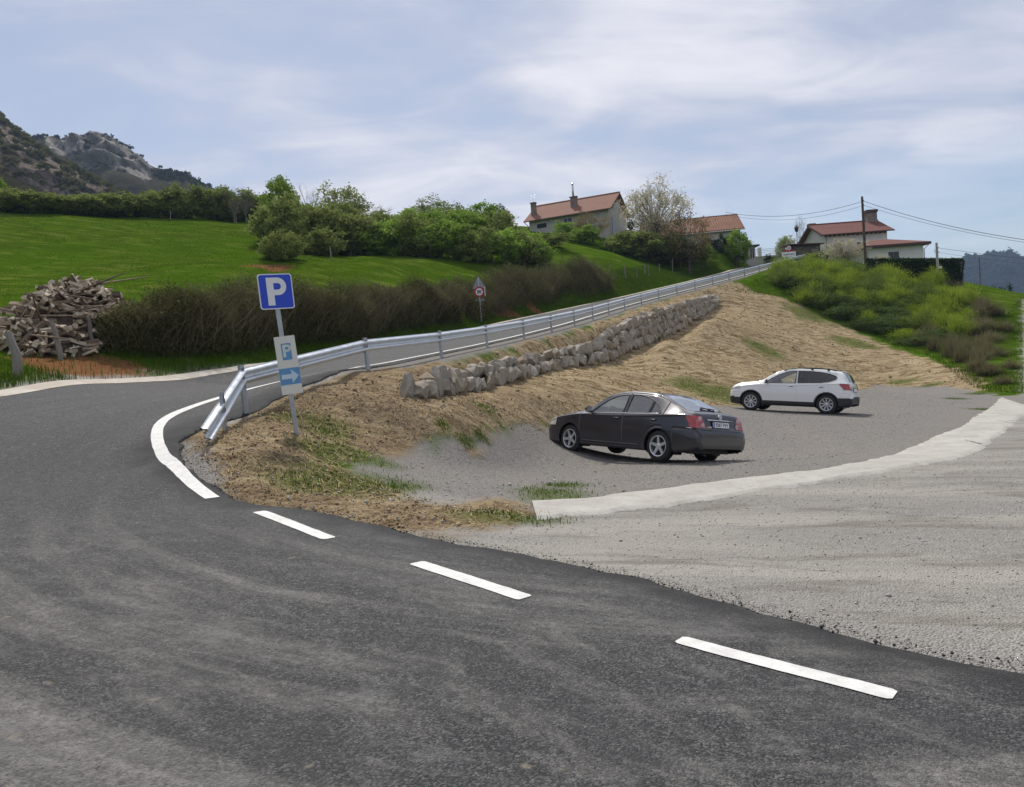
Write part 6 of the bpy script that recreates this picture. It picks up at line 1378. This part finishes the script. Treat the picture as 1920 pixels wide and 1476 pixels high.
def broom(px, yb, hpx, wpx, kind, label, group, i, tmin=30):
    b = hit(px, yb, tmin); o = empty({'b': 'broom_shrub', 'd': 'broom_shrub', 't': 'twiggy_shrub'}[kind], b - Vector((0, 0, .08)), RND.uniform(0, 6.28)); w = wpx / FPX * b.y; h = hpx / FPX * b.y; o.scale = (w, w, h); tag(o, label, 'shrub', group)
    link(bpy.data.objects.new('stems', {'b': BRM, 'd': BRD, 't': THK}[kind][i % 3]), o)
    if kind != 't': link(bpy.data.objects.new('leaves', LEAFB[0 if kind == 'b' else 1]), o)
_r = random.Random(77); lowl = lambda px: float(np.interp(px, [1455, 1480, 1540, 1600, 1660, 1740, 1840, 1870], [556, 562, 592, 618, 640, 668, 712, 720])); upl = lambda px: float(np.interp(px, [1455, 1500, 1560, 1620, 1700, 1760, 1800, 1840, 1870], [520, 505, 505, 515, 530, 540, 555, 575, 600]))
n_ = 0
for row in range(7):
    for px in range(1468, 1862, 24):
        t = (row + .5) / 7; x = px + _r.uniform(-11, 11); y = upl(x) * (1 - t) + (lowl(x) - 6) * t + _r.uniform(-4, 4)
        if x < 1490 and t > .55: continue
        if t > .62 and x < 1760 and _r.random() < .72:
            tree('bramble', x, y + 3, y - _r.uniform(18, 34), _r.uniform(44, 70), 'dark bramble mound at the foot of the broom bank', 'bramble', 'bramble_mound', 'brambles along the foot of the broom bank', n_ % 3); n_ += 1; continue
        k_ = 't' if x > 1812 or (t > .7 and x > 1700) else ('b' if (_r.random() < .55 or (1750 < x < 1815)) else 'd')
        lab = {'b': 'yellow green broom shrub on the bank below the clipped hedge', 'd': 'dull green broom shrub on the bank below the clipped hedge', 't': 'grey brown twiggy shrub at the lower right of the broom bank'}[k_]; grp = {'b': 'yellow green broom shrubs on the bank', 'd': 'dull green broom shrubs on the bank', 't': 'twiggy shrubs on the bank'}[k_]
        broom(x, y, _r.uniform(26, 44) * (1.25 if 1745 < x < 1820 else 1), _r.uniform(34, 58), k_, lab, grp, n_); n_ += 1
for px, yb in ((1836, 690), (1850, 660), (1862, 640), (1874, 668), (1886, 620), (1895, 690), (1846, 620), (1868, 590), (1880, 720), (1858, 700)): broom(px, yb, 26, 44, 't', 'grey brown twiggy shrub at the lower right of the broom bank', 'twiggy shrubs on the bank', n_); n_ += 1

def hedge_object(name, label, path, mats, twigs, leaves, lean=.25, depth=1.1, tw=.011, green=None):
    """path: list of (px_base, y_base, y_top); stems and leaves fill the band between"""
    B = [hit(a, b, 12) for a, b, c in path]; hts = [.85 * max(.3, at(a, c, p.y)[2] - p.z) for (a, b, c), p in zip(path, B)]; P = catmull([np.array([p.x, p.y, h]) for p, h in zip(B, hts)], 8); Q, s = resample(P, n=400); r = np.random.default_rng(len(label)); root = empty(name, B[0]); tag(root, label, 'hedge')
    N = perp_right(Q); L_ = s[-1]; u = r.random(twigs) * L_; ip = lambda c, uu: np.interp(uu, s, c); off_ = r.uniform(-depth * .9, depth * .35, twigs)
    x = ip(Q[:, 0], u) + ip(N[:, 0], u) * off_ * 1.0; y = ip(Q[:, 1], u) + ip(N[:, 1], u) * off_; hh = ip(Q[:, 2], u) * (.58 + .78 * fbm(u, u * 0, 1.1, 4)) * r.uniform(.45, 1.08, twigs); z0 = H(x, y) - .05
    st = r.uniform(.0, .88, twigs) * (r.random(twigs) < .82); lx = r.normal(size=twigs) * lean; ly = r.normal(size=twigs) * lean; short = st > .05; lx[short] *= 1.5; ly[short] *= 1.5; w = tw * r.uniform(.6, 1.6, twigs); ang = r.uniform(0, 3.14, twigs); ca, sa = np.cos(ang), np.sin(ang); kx = r.normal(size=(3, twigs)) * .09; ky = r.normal(size=(3, twigs)) * .09; V = []; o0 = np.array(root.location)
    for i, t in enumerate((0, .35, .7, 1.0)):
        tt = st + (1 - st) * t; px_ = x + lx * hh * (tt - st * .8) + (kx[i - 1] if i else 0); py_ = y + ly * hh * (tt - st * .8) + (ky[i - 1] if i else 0); pz = z0 + hh * tt; ww = w * (1 - .7 * t)
        V.append(np.column_stack([px_ + ca * ww, py_ + sa * ww, pz]) - o0); V.append(np.column_stack([px_ - ca * ww, py_ - sa * ww, pz]) - o0)
    V = np.stack(V, 1).reshape(-1, 3); base = np.arange(twigs)[:, None] * 8; F = np.concatenate([base + np.array([[0, 1, 3, 2]]) + 2 * i for i in range(3)])
    me = npmesh('stems', V, F, mats[0]); a = me.attributes.new('shade', 'FLOAT', 'POINT'); a.data.foreach_set('value', np.repeat(r.random(twigs) * .75 + fbm(u, u * 0 + 4, .5, 3) * .25, 8).astype(np.float32)); link(bpy.data.objects.new('stems', me), root)
    u = r.random(leaves) * L_; m2 = fbm(u, u * 0 + 9, .6, 3); v0 = r.random(leaves); m2 = fbm(u, v0 * 2.0 + 9, .9, 4); keep = r.random(leaves) < np.clip((m2 - .30) * 4, .12, 1); u = u[keep]; n = len(u); off_ = r.uniform(-depth * .9, depth * .5, n); hh = ip(Q[:, 2], u) * (.58 + .78 * fbm(u, u * 0, 1.1, 4)); v = v0[keep]
    x = ip(Q[:, 0], u) + ip(N[:, 0], u) * off_; y = ip(Q[:, 1], u) + ip(N[:, 1], u) * off_; p = np.column_stack([x, y, H(x, y) + hh * v * (.9 + .2 * r.random(n))]) - o0
    link(bpy.data.objects.new('leaves', leaf_cloud('leaves', p, .085, r, mats[1], shade=np.clip(fbm(u * 1.0, v * 3, 1.3, 3) * 1.3 - .25 + r.normal(size=n) * .22, 0, 1))), root); return root
hedge_object('roadside_hedge', 'brown twiggy clipped hedge between the firewood heap and the speed sign', [(186,652,575),(215,658,548),(250,662,536),(300,664,530),(365,660,524),(430,654,520),(500,646,518),(560,641,520),(610,636,524),(663,631,528),(712,622,530),(760,613,532),(812,602,534),(858,594,536)], (TWIG, leaf_mat('hedge_leaf', (.058, .056, .022), (.19, .20, .085), (.27, .215, .135))), 11000, 190000, lean=.4)
hedge_object('roadside_hedge', 'dense brown hedge behind the speed sign running up beside the road', [(872,592,528),(910,582,524),(950,571,518),(1000,556,508),(1040,547,502),(1080,541,498),(1110,536,498),(1138,531,504)], (TWIG, bpy.data.materials['hedge_leaf']), 7000, 90000, lean=.4, depth=1.6, tw=.016)
def clipped_hedge():
    A = Vector(at(1622, 516, 84)); Bp = Vector(at(1802, 518, 78)); d = Vector((Bp.x - A.x, Bp.y - A.y, 0)); L_ = d.length; d.normalize(); n_ = Vector((-d.y, d.x, 0)); r = np.random.default_rng(4); N = 15000; hgt = 2.0; w = 1.3; root = empty('clipped_hedge', A); tag(root, 'dark green clipped garden hedge in front of the white villa', 'hedge')
    f = r.random(N); u = r.random(N) * L_; v = r.random(N); p = np.zeros((N, 3)); front = f < .62; top = (f >= .62) & (f < .92)
    off_ = np.where(front, 0, np.where(top, v * w, w * v)); z = np.where(front, v * hgt, np.where(top, hgt, v * hgt)); u = np.where(~front & ~top, np.where(r.random(N) < .5, 0, L_), u)
    x = A.x + d.x * u + n_.x * off_; y = A.y + d.y * u + n_.y * off_; zz = np.interp(u, [0, L_], [A.z - .3, Bp.z - .3]); p = np.column_stack([x, y, zz + z]) - np.array(A) + r.normal(size=(N, 3)) * .07
    link(bpy.data.objects.new('leaves', leaf_cloud('leaves', p, .15, r, L_DRK)), root)
    m_ = MB(); q = [Vector((0, 0, -1.2)) + n_ * .15, d * L_ + n_ * .15 + Vector((0, 0, Bp.z - A.z - 1.2)), d * L_ + n_ * (w - .15) + Vector((0, 0, Bp.z - A.z - 1.2)), n_ * (w - .15) + Vector((0, 0, -1.2))]; m_.add(q + [p_ + Vector((0, 0, hgt + .75)) for p_ in q], [(0, 3, 2, 1), (4, 5, 6, 7), (0, 1, 5, 4), (1, 2, 6, 5), (2, 3, 7, 6), (3, 0, 4, 7)]); m_.build('stems', BARK, root)
clipped_hedge()

# ------------------------------------------------------------------ grass, straw, loose stones
def blades(name, label, x, y, hgt, wid, mat, r, z=None, tilt=.35, flat=False):
    n = len(x); z = H(x, y) + relief(x, y) if z is None else z; a = r.uniform(0, 6.28, n); d = np.stack([np.cos(a), np.sin(a)], 1); s_ = np.stack([-d[:, 1], d[:, 0]], 1); h = hgt * r.uniform(.5, 1.2, n); w = wid * r.uniform(.7, 1.4, n); q = h * np.abs(r.normal(size=n)) * tilt; base = np.column_stack([x, y, z - .01])
    if flat:     # fibre lying on the ground
        e = np.column_stack([d * h[:, None] * .5, np.zeros(n)]); sx = np.column_stack([s_ * w[:, None], np.zeros(n)]); p0 = base - e; p1 = base + e
        for p in (p0, p1): p[:, 2] = H(p[:, 0], p[:, 1]) + relief(p[:, 0], p[:, 1]) + r.uniform(.004, .05, n)
        V = np.stack([p0 - sx, p0 + sx, p1 + sx, p1 - sx], 1).reshape(-1, 3); F = np.arange(4 * n).reshape(n, 4); rep = 4
    else:
        mid = base + np.column_stack([d * (q * .35)[:, None], h * .6]); tip = base + np.column_stack([d * q[:, None], h * .95]); sx = np.column_stack([s_ * w[:, None] * .5, np.zeros(n)])
        V = np.stack([base - sx, base + sx, mid + sx * .8, mid - sx * .8, tip], 1).reshape(-1, 3); b = np.arange(n) * 5; F = np.concatenate([np.stack([b, b + 1, b + 2, b + 3], 1), np.stack([b + 3, b + 2, b + 4, b + 4], 1)]); rep = 5
    me = bpy.data.meshes.new(name)
    if rep == 5:
        F4 = np.stack([b, b + 1, b + 2, b + 3], 1); F3 = np.stack([b + 3, b + 2, b + 4], 1); me.vertices.add(len(V)); me.vertices.foreach_set('co', V.astype(np.float32).ravel()); li = np.concatenate([F4.ravel(), F3.ravel()]).astype(np.int32); me.loops.add(len(li)); me.loops.foreach_set('vertex_index', li); me.polygons.add(2 * n)
        me.polygons.foreach_set('loop_start', np.concatenate([np.arange(n) * 4, 4 * n + np.arange(n) * 3]).astype(np.int32)); me.polygons.foreach_set('loop_total', np.concatenate([np.full(n, 4), np.full(n, 3)]).astype(np.int32)); me.materials.append(mat); me.update(calc_edges=True)
    else: me = npmesh(name, V, F, mat)
    at_ = me.attributes.new('shade', 'FLOAT', 'POINT'); at_.data.foreach_set('value', np.repeat(np.clip(r.random(n) * .7 + .3 * fbm(x, y, .7, 2), 0, 1), rep).astype(np.float32)); o = link(bpy.data.objects.new(name, me)); o['kind'] = 'stuff'; o['label'] = label; return o
GRASS = leaf_mat('grass_blade', (.040, .080, .004), (.085, .140, .010), (.19, .20, .06), .3); GRASSD = leaf_mat('verge_grass_blade', (.036, .072, .008), (.105, .170, .020), (.20, .21, .06), .3); STRAWF = leaf_mat('straw_fibre', (.24, .17, .08), (.55, .44, .26), (.09, .06, .035), .1)
gr = np.random.default_rng(31)
def scatter_poly(poly, n, r):
    P = np.array(poly); x = r.uniform(P[:, 0].min(), P[:, 0].max(), n * 3); y = r.uniform(P[:, 1].min(), P[:, 1].max(), n * 3); k = inpoly(x, y, poly); return x[k][:n], y[k][:n]
# bank between gutter and hedge, dense and tall
vc = catmull([np.array(hit(a, b)[:2]) for a, b in ((-60,735),(60,712),(186,690),(300,682),(430,672),(560,656),(663,642),(760,628),(863,606),(960,585),(1040,566),(1140,545),(1250,522),(1350,505))], 10); vq, vs_ = resample(vc, n=500); vn = perp_right(vq)
N_ = 62000; u = gr.random(N_) * vs_[-1]; o_ = gr.uniform(-1.9, 1.15, N_); vx = np.interp(u, vs_, vq[:, 0]) + np.interp(u, vs_, vn[:, 0]) * o_; vy = np.interp(u, vs_, vq[:, 1]) + np.interp(u, vs_, vn[:, 1]) * o_
soilm = np.zeros(N_)
for (cx, cy, rx, ry) in SOILW: soilm = np.maximum(soilm, np.hypot((vx - cx) / rx, (vy - cy) / (ry * 1.2)) < 1)
keep = (sdist(vx, vy, ROAD_POLY[::3]) < -.5) & ((soilm < .5) | (gr.random(N_) < .12)); blades('verge_grass', 'tall green grass on the bank between road and hedge', vx[keep], vy[keep], .26, .014, GRASSD, gr)
# meadow
mp = [tuple(hit(a, b, 20)[:2]) for a, b in ((0,660),(180,600),(300,540),(480,525),(663,528),(863,532),(1000,508),(1140,505),(1330,500),(1300,480),(1050,490),(900,490),(620,482),(500,430),(440,420),(200,402),(-60,385))]
mx_, my_ = scatter_poly(mp, 90000, gr); blades('meadow_grass', 'short green grass of the steep meadow', mx_, my_, .09, .018, GRASS, gr, H(mx_, my_) + (fbm(mx_, my_, .35, 4) - .5) * .5 * .9)
# right hand slope and lane edge
rp = [tuple(hit(a, b, 20)[:2]) for a, b in ((1372,548),(1440,515),(1500,500),(1620,515),(1800,560),(1880,600),(1915,560),(1919,740),(1850,735),(1740,668),(1600,616),(1480,558))]
rx_, ry_ = scatter_poly(rp, 30000, gr); blades('bank_grass', 'rough grass under the broom bank', rx_, ry_, .20, .022, GRASS, gr)
# tufts in the straw and the gravel
tx, ty = [], []
for (cx, cy, rx, ry) in PATCHW:
    k = int(900 * rx * ry + 160); a = gr.normal(size=(k, 2)) * np.array([rx * .5, ry * 1.0]); tx.append(cx + a[:, 0]); ty.append(cy + a[:, 1])
tx, ty = np.concatenate(tx), np.concatenate(ty); kk = sdist(tx, ty, ROAD_POLY[::3]) < -.1; blades('weed_tufts', 'green weed tufts in the straw and gravel', tx[kk], ty[kk], .065, .009, GRASSD, gr, tilt=.7)
# straw fibres
sx_, sy_ = scatter_poly(STRAW, 90000, gr); nearw = np.exp(-np.clip(sy_ - 12, 0, 60) / 22); kk = gr.random(len(sx_)) < .25 + .75 * nearw
sx_, sy_ = sx_[kk], sy_[kk]; kk = sdist(sx_, sy_, ROAD_POLY[::3]) < -.15; blades('straw_mulch', 'dry straw mulch lying over the bank', sx_[kk], sy_[kk], .11, .0045, STRAWF, gr, flat=True)
def pebbles(name, label, x, y, size, mat, r, sink=.35):
    """loose stones: small squashed octahedra"""
    n = len(x); s = size * np.exp(r.normal(size=n) * .45); a = r.uniform(0, 6.28, n); base = np.array([(1, 0, 0), (0, 1, 0), (-1, 0, 0), (0, -1, 0), (0, 0, .75), (0, 0, -.75)], float)[None] * r.uniform(.65, 1.25, (n, 6, 1)); ca, sa = np.cos(a)[:, None], np.sin(a)[:, None]
    V = np.stack([base[..., 0] * ca - base[..., 1] * sa, base[..., 0] * sa + base[..., 1] * ca, base[..., 2]], 2) * s[:, None, None]; V += np.stack([x, y, H(x, y) + relief(x, y) + s * sink], 1)[:, None]; V = V.reshape(-1, 3)
    t = np.array([(0, 1, 4), (1, 2, 4), (2, 3, 4), (3, 0, 4), (1, 0, 5), (2, 1, 5), (3, 2, 5), (0, 3, 5)]); F = (np.arange(n)[:, None, None] * 6 + t[None]).reshape(-1, 3); me = npmesh(name, V, F, mat); at_ = me.attributes.new('shade', 'FLOAT', 'POINT'); at_.data.foreach_set('value', np.repeat(r.random(n), 6).astype(np.float32)); o = link(bpy.data.objects.new(name, me)); o['kind'] = 'stuff'; o['label'] = label; return o
def peb_mat(name, a, b):
    k = NT(name); return k.fin(k.mix(k.attr('shade'), a, b), .9, 0, None, .2)
PEB = peb_mat('gravel_stone', (.20, .19, .18), (.50, .48, .45)); CRUMB = peb_mat('asphalt_crumb', (.018, .018, .019), (.06, .06, .062)); CLOD = peb_mat('earth_clod', (.13, .09, .05), (.36, .27, .17))
gp = [(3.2, 4.2), (9, 2), (16, 6), (16, 16), (9, 17), (2, 12), (-.5, 9.6), (-.8, 8.4)]; x, y = scatter_poly(gp, 26000, gr); pebbles('loose_gravel', 'loose gravel on the track beside the asphalt', x, y, .0055, PEB, gr)
lp = [tuple(p) for p in pxy([(700,905),(760,850),(900,835),(1040,812),(1300,775),(1640,728),(1840,742),(1700,800),(1400,890),(1010,935),(850,960)])]; x, y = scatter_poly(lp, 16000, gr); pebbles('lot_gravel', 'grey gravel of the parking lot', x, y, .009, PEB, gr)
k = gr.random(9000) * (len(A1) - 4); e = np.stack([np.interp(k, np.arange(len(A1)), A1[:, c]) for c in (0, 1)], 1) + perp_right(np.stack([np.interp(k, np.arange(len(A1)), A1[:, c]) for c in (0, 1)], 1)) * 0 + gr.normal(size=(9000, 2)) * .075
pebbles('asphalt_crumbs', 'black asphalt crumbs along the broken road edge', e[:, 0], e[:, 1], .0045, CRUMB, gr, .8)
npoly = [tuple(p) for p in pxy([(352,845),(400,905),(560,960),(760,990),(960,975),(760,925),(640,876),(740,838),(1000,812),(1100,745),(800,745),(640,712),(470,775)])]; x, y = scatter_poly(npoly, 9000, gr); kk = sdist(x, y, ROAD_POLY[::3]) < -.1; pebbles('earth_clods', 'brown clods and stones on the bank nose', x[kk], y[kk], .011, CLOD, gr); x, y = scatter_poly(npoly, 5000, gr); kk = sdist(x, y, ROAD_POLY[::3]) < -.05; pebbles('bank_stones', 'small pale stones on the bank nose', x[kk], y[kk], .009, PEB, gr)
x, y = scatter_poly(STRAW, 5200, gr); kk = (sdist(x, y, ROAD_POLY[::3]) < -.4) & (y > 13); pebbles('bank_clods', 'lumps of earth and matted straw on the bank', x[kk], y[kk], .030, CLOD, gr, .2)

# ------------------------------------------------------------------ far hills
def hill_mat(name, soil, veg, rock, rockamt, vs=.05):
    k = NT(name); n = k.noise(vs, 6, .65); n2 = k.noise(vs * 6, 5, .65); nv = k.attr('rock')
    v = k.mix(k.ramp(n, .35, .65), veg, tuple(x * .45 for x in veg)); v = k.mix(k.math('MULTIPLY', k.ramp(n2, .5, .7), .6), v, soil)
    cr = k.noise(.09, 6, .75, .6, k.mapping(k.coord(), (1, 1, .35))); r_ = k.mix(k.ramp(cr, .32, .66), tuple(x * .45 for x in rock), rock); r_ = k.mix(k.math('MULTIPLY', k.ramp(k.noise(.3, 5, .7), .5, .7), .5), r_, tuple(x * .6 for x in rock))
    ed = k.voro(.16, k.mapping(k.coord(), (1, 1, .45)), 'DISTANCE_TO_EDGE'); r_ = k.mix(k.ramp(ed, .0, .07, .75, 0), r_, tuple(x * .25 for x in rock)); fn = k.noise(.6, 5, .75); r_ = k.mix(k.math('MULTIPLY', k.ramp(fn, .5, .66), .6), r_, tuple(x * .4 for x in rock))
    c = k.mix(k.ramp(k.math('ADD', nv, k.math('MULTIPLY', k.math('SUBTRACT', n2, .5), .9)), .42, .56), v, r_)
    return k.fin(c, .95, 0, k.bump(k.math('ADD', k.math('ADD', cr, n2), k.math('MULTIPLY', fn, .5)), .9, 3.5), 0.0)
def ridge(name, prof, base, D, depth, mat, rough, rockf=None, nu=160, nv=40, seed=0, kind='structure', drop=0):
    """hill whose skyline follows prof [(px, py)], standing at distance D; it has a full rounded back"""
    px = np.linspace(prof[0][0], prof[-1][0], nu); py = np.interp(px, [p[0] for p in prof], [p[1] for p in prof]) + drop; V = []; rk = []
    for i in range(nu):
        top = at(px[i], py[i], D); bt = at(px[i], base, D * .72); t = np.arange(nv) / (nv - 1) * 1.6; s_ = np.minimum(t, 1); q = np.clip((t - 1) / .6, 0, 1)
        x = np.where(t <= 1, bt[0] + (top[0] - bt[0]) * s_, top[0]); y = np.where(t <= 1, D - depth * (1 - s_), D + depth * q); z0 = bt[2] - 6
        z = np.where(t <= 1, z0 + (top[2] - z0) * (1 - (1 - s_) ** 1.7), top[2] * (1 - .8 * q * q) - 3 * q)
        rkv = np.array([rockf(px[i], a) if rockf else 0.0 for a in t]); w = np.clip((1.0 - t) / .3, .12, 1) * np.where(t < .97, 1, .3)
        nz_ = (fbm(x + seed, y + z * .6, 1 / rough[1], 5) - .5) * rough[0] * w
        cr_ = (np.abs(fbm(x * 1.0 + seed, z * .8 + y * .5, 4.5 / rough[1], 4) - .5) * 2 - .25) * rough[0] * .55 * w * np.clip(rkv * 1.3, .25, 1.2)
        V += list(np.stack([x + nz_ * .4 + cr_ * .3, y - nz_ * 1.2 * (t < 1) - cr_ * 1.3 * (t < 1), z + nz_ * .12 + cr_ * .10], 1)); rk += list(rkv)
    i = (np.arange(nu - 1)[:, None] * nv + np.arange(nv - 1)[None]).ravel(); F = np.stack([i, i + nv, i + nv + 1, i + 1], 1)
    me = npmesh(name, V, F, mat, True); a = me.attributes.new('rock', 'FLOAT', 'POINT'); a.data.foreach_set('value', np.array(rk, np.float32)); o = struct(link(bpy.data.objects.new(name, me)), kind); return o, np.array(V).reshape(nu, nv, 3)
def puff_mesh(name, seed, mat, n=420, leaf=.22):
    """small rounded bush or far tree crown of leaf clumps, unit size"""
    r = np.random.default_rng(seed); c = r.normal(size=(26, 3)); c /= np.linalg.norm(c, axis=1)[:, None]; c *= r.uniform(.25, .42, (26, 1)); c[:, 2] = np.abs(c[:, 2]) * 1.1 + .1
    p = c[r.integers(0, 26, n)] + r.normal(size=(n, 3)) * .085; return leaf_cloud(name, p, leaf, r, mat)
CL_BUSH = leaf_mat('cliff_bush_leaf', (.030, .036, .020), (.062, .066, .034)); SL_BUSH = leaf_mat('slope_bush_leaf', (.075, .080, .028), (.16, .155, .06)); FAR_TREE = leaf_mat('far_wood_leaf', (.022, .040, .028), (.036, .060, .038))
cliff_o, CV = ridge('cliff_hill', [(-200,300),(20,262),(80,264),(105,262),(135,260),(180,254),(215,260),(250,284),(272,300),(285,318),(300,326),(330,334),(365,346),(420,368),(470,384),(500,398),(560,430)], 420, 520.0, 150, hill_mat('limestone_cliff', (.09, .07, .05), (.085, .080, .045), (.46, .425, .37), .5, .03), (34, 60),
    lambda px, t: float(sst(90, 130, px) * sst(305, 275, px) * sst(.25, .5, t) * (1 if t < 1.02 else 0)) * 1.1 + .12 * float(px < 300), 310, 90, 3, drop=9)
slope_o, SV = ridge('scrub_slope', [(-300,150),(-100,200),(0,226),(22,244),(45,262),(70,280),(100,300),(140,322),(180,345),(230,372),(300,398)], 430, 300.0, 90, hill_mat('scrub_slope_cover', (.24, .155, .11), (.13, .12, .045), (.36, .29, .245), .3, .045), (12, 26),
    lambda px, t: .30 + .25 * float(.3 < t < .8), 220, 90, 9, drop=4)
far_o, FV = ridge('wooded_hill', [(1500,640),(1600,585),(1700,540),(1790,505),(1830,492),(1870,485),(1900,488),(1930,496),(2000,520),(2100,560),(2300,640)], 700, 1300.0, 350, hill_mat('wooded_hill_cover', (.02, .03, .02), (.018, .030, .020), (.1, .1, .1), 0, .01), (22, 90), None, 140, 40, 5)
def bushes(me_list, pts, size, parent, nm, kindname):
    """bushes clothing a far hill: too many to count, one mesh per hill"""
    R = np.random.default_rng(3); Vs, Fs, Ss = [], [], []; n0 = 0
    for (p, s_) in pts:
        me = me_list[R.integers(0, len(me_list))]; v = np.empty(len(me.vertices) * 3, np.float32); me.vertices.foreach_get('co', v); v = v.reshape(-1, 3); a = R.uniform(0, 6.28); ca, sa = math.cos(a), math.sin(a)
        v = np.stack([v[:, 0] * ca - v[:, 1] * sa, v[:, 0] * sa + v[:, 1] * ca, v[:, 2]], 1) * np.array([s_, s_, s_ * R.uniform(.7, 1.1)]) + np.array(p); Vs.append(v); Fs.append(np.arange(len(v)).reshape(-1, 4) + n0); n0 += len(v); Ss.append(np.full(len(v), R.random()))
    me = npmesh(nm, np.vstack(Vs), np.vstack(Fs), me_list[0].materials[0]); a = me.attributes.new('shade', 'FLOAT', 'POINT'); a.data.foreach_set('value', np.clip(np.concatenate(Ss) + R.normal(size=n0) * .1, 0, 1).astype(np.float32)); o = link(bpy.data.objects.new(nm, me)); o['kind'] = 'stuff'; o['label'] = kindname; return o
_pf = [puff_mesh('puff', 70 + i, CL_BUSH, 90, .30) for i in range(4)]
def hill_pts(V, n, cond, smin, smax, seed):
    R = np.random.default_rng(seed); out = []; nu, nv, _ = V.shape
    while len(out) < n:
        i = R.integers(1, nu - 1); j = R.integers(1, nv - 1); t = j / (nv - 1) * 1.6
        if cond(i / nu, t, R.random()): out.append((V[i, j] + R.normal(size=3) * .5 * np.array([1, 1, 0]), R.uniform(smin, smax)))
    return out
# skyline of the cliff: a fringe of bushes, then a looser scatter on ledges
top = [(CV[i, 55] + np.array([0, 0, -1.0]), 1.8 + 3.6 * random.Random(i).random()) for i in range(60, 300) for _ in range(1)] + [(CV[i, 52] + np.array([0, 0, -1.5]), 1.8 + 3.5 * random.Random(i + 900).random()) for i in range(125, 230)]
bushes(_pf, top + hill_pts(CV, 520, lambda u, t, r: .45 < t < 1.0 and (r < .16 or u > .66 or u < .38), 2, 5.5, 4), 1, cliff_o, 'cliff_bushes', 'dark bushes clinging to the limestone cliff')
_ps = [puff_mesh('puff', 80 + i, SL_BUSH, 110, .28) for i in range(4)]
bushes(_ps, hill_pts(SV, 900, lambda u, t, r: .3 < t < 1.06 and (r < .35 or t > .75), 1.5, 4.2, 8), 1, slope_o, 'slope_bushes', 'olive scrub covering the left hillside')
_pw = [puff_mesh('puff', 90 + i, FAR_TREE, 60, .34) for i in range(4)]
bushes(_pw, hill_pts(FV, 1500, lambda u, t, r: .2 < t < 1.08, 12, 24, 12) + [(FV[i, 24] + np.array([0, 0, -3]), 14 + 12 * random.Random(i).random()) for i in range(20, 130)], 1, far_o, 'far_wood', 'dark blue wood covering the far hill')

# ------------------------------------------------------------------ air
def haze_box():
    m_ = MB(); zs = [v.co.z for v in gme.vertices]; lo = min(zs) - 1.0; hi = max(CV[..., 2].max(), SV[..., 2].max(), FV[..., 2].max()) + 25.0; x0, x1, y0, y1 = gx.min() - 20, gx.max() + 20, gy.min() - 20, gy.max() + 20
    m_.box(((x0 + x1) / 2, (y0 + y1) / 2, (lo + hi) / 2), (x1 - x0, y1 - y0, hi - lo)); print('air', lo, hi); k = NT('thin_air'); k.nt.nodes.remove(k.b); v = k.n('ShaderNodeVolumePrincipled'); v.inputs['Color'].default_value = (.50, .68, 1.0, 1); v.inputs['Density'].default_value = .00018; v.inputs['Anisotropy'].default_value = .2; k.l(v.outputs[0], k.out.inputs['Volume'])
    o = m_.build('haze', k.m); o['kind'] = 'stuff'; o['label'] = 'thin blue air between the near slope and the far hills'
haze_box()
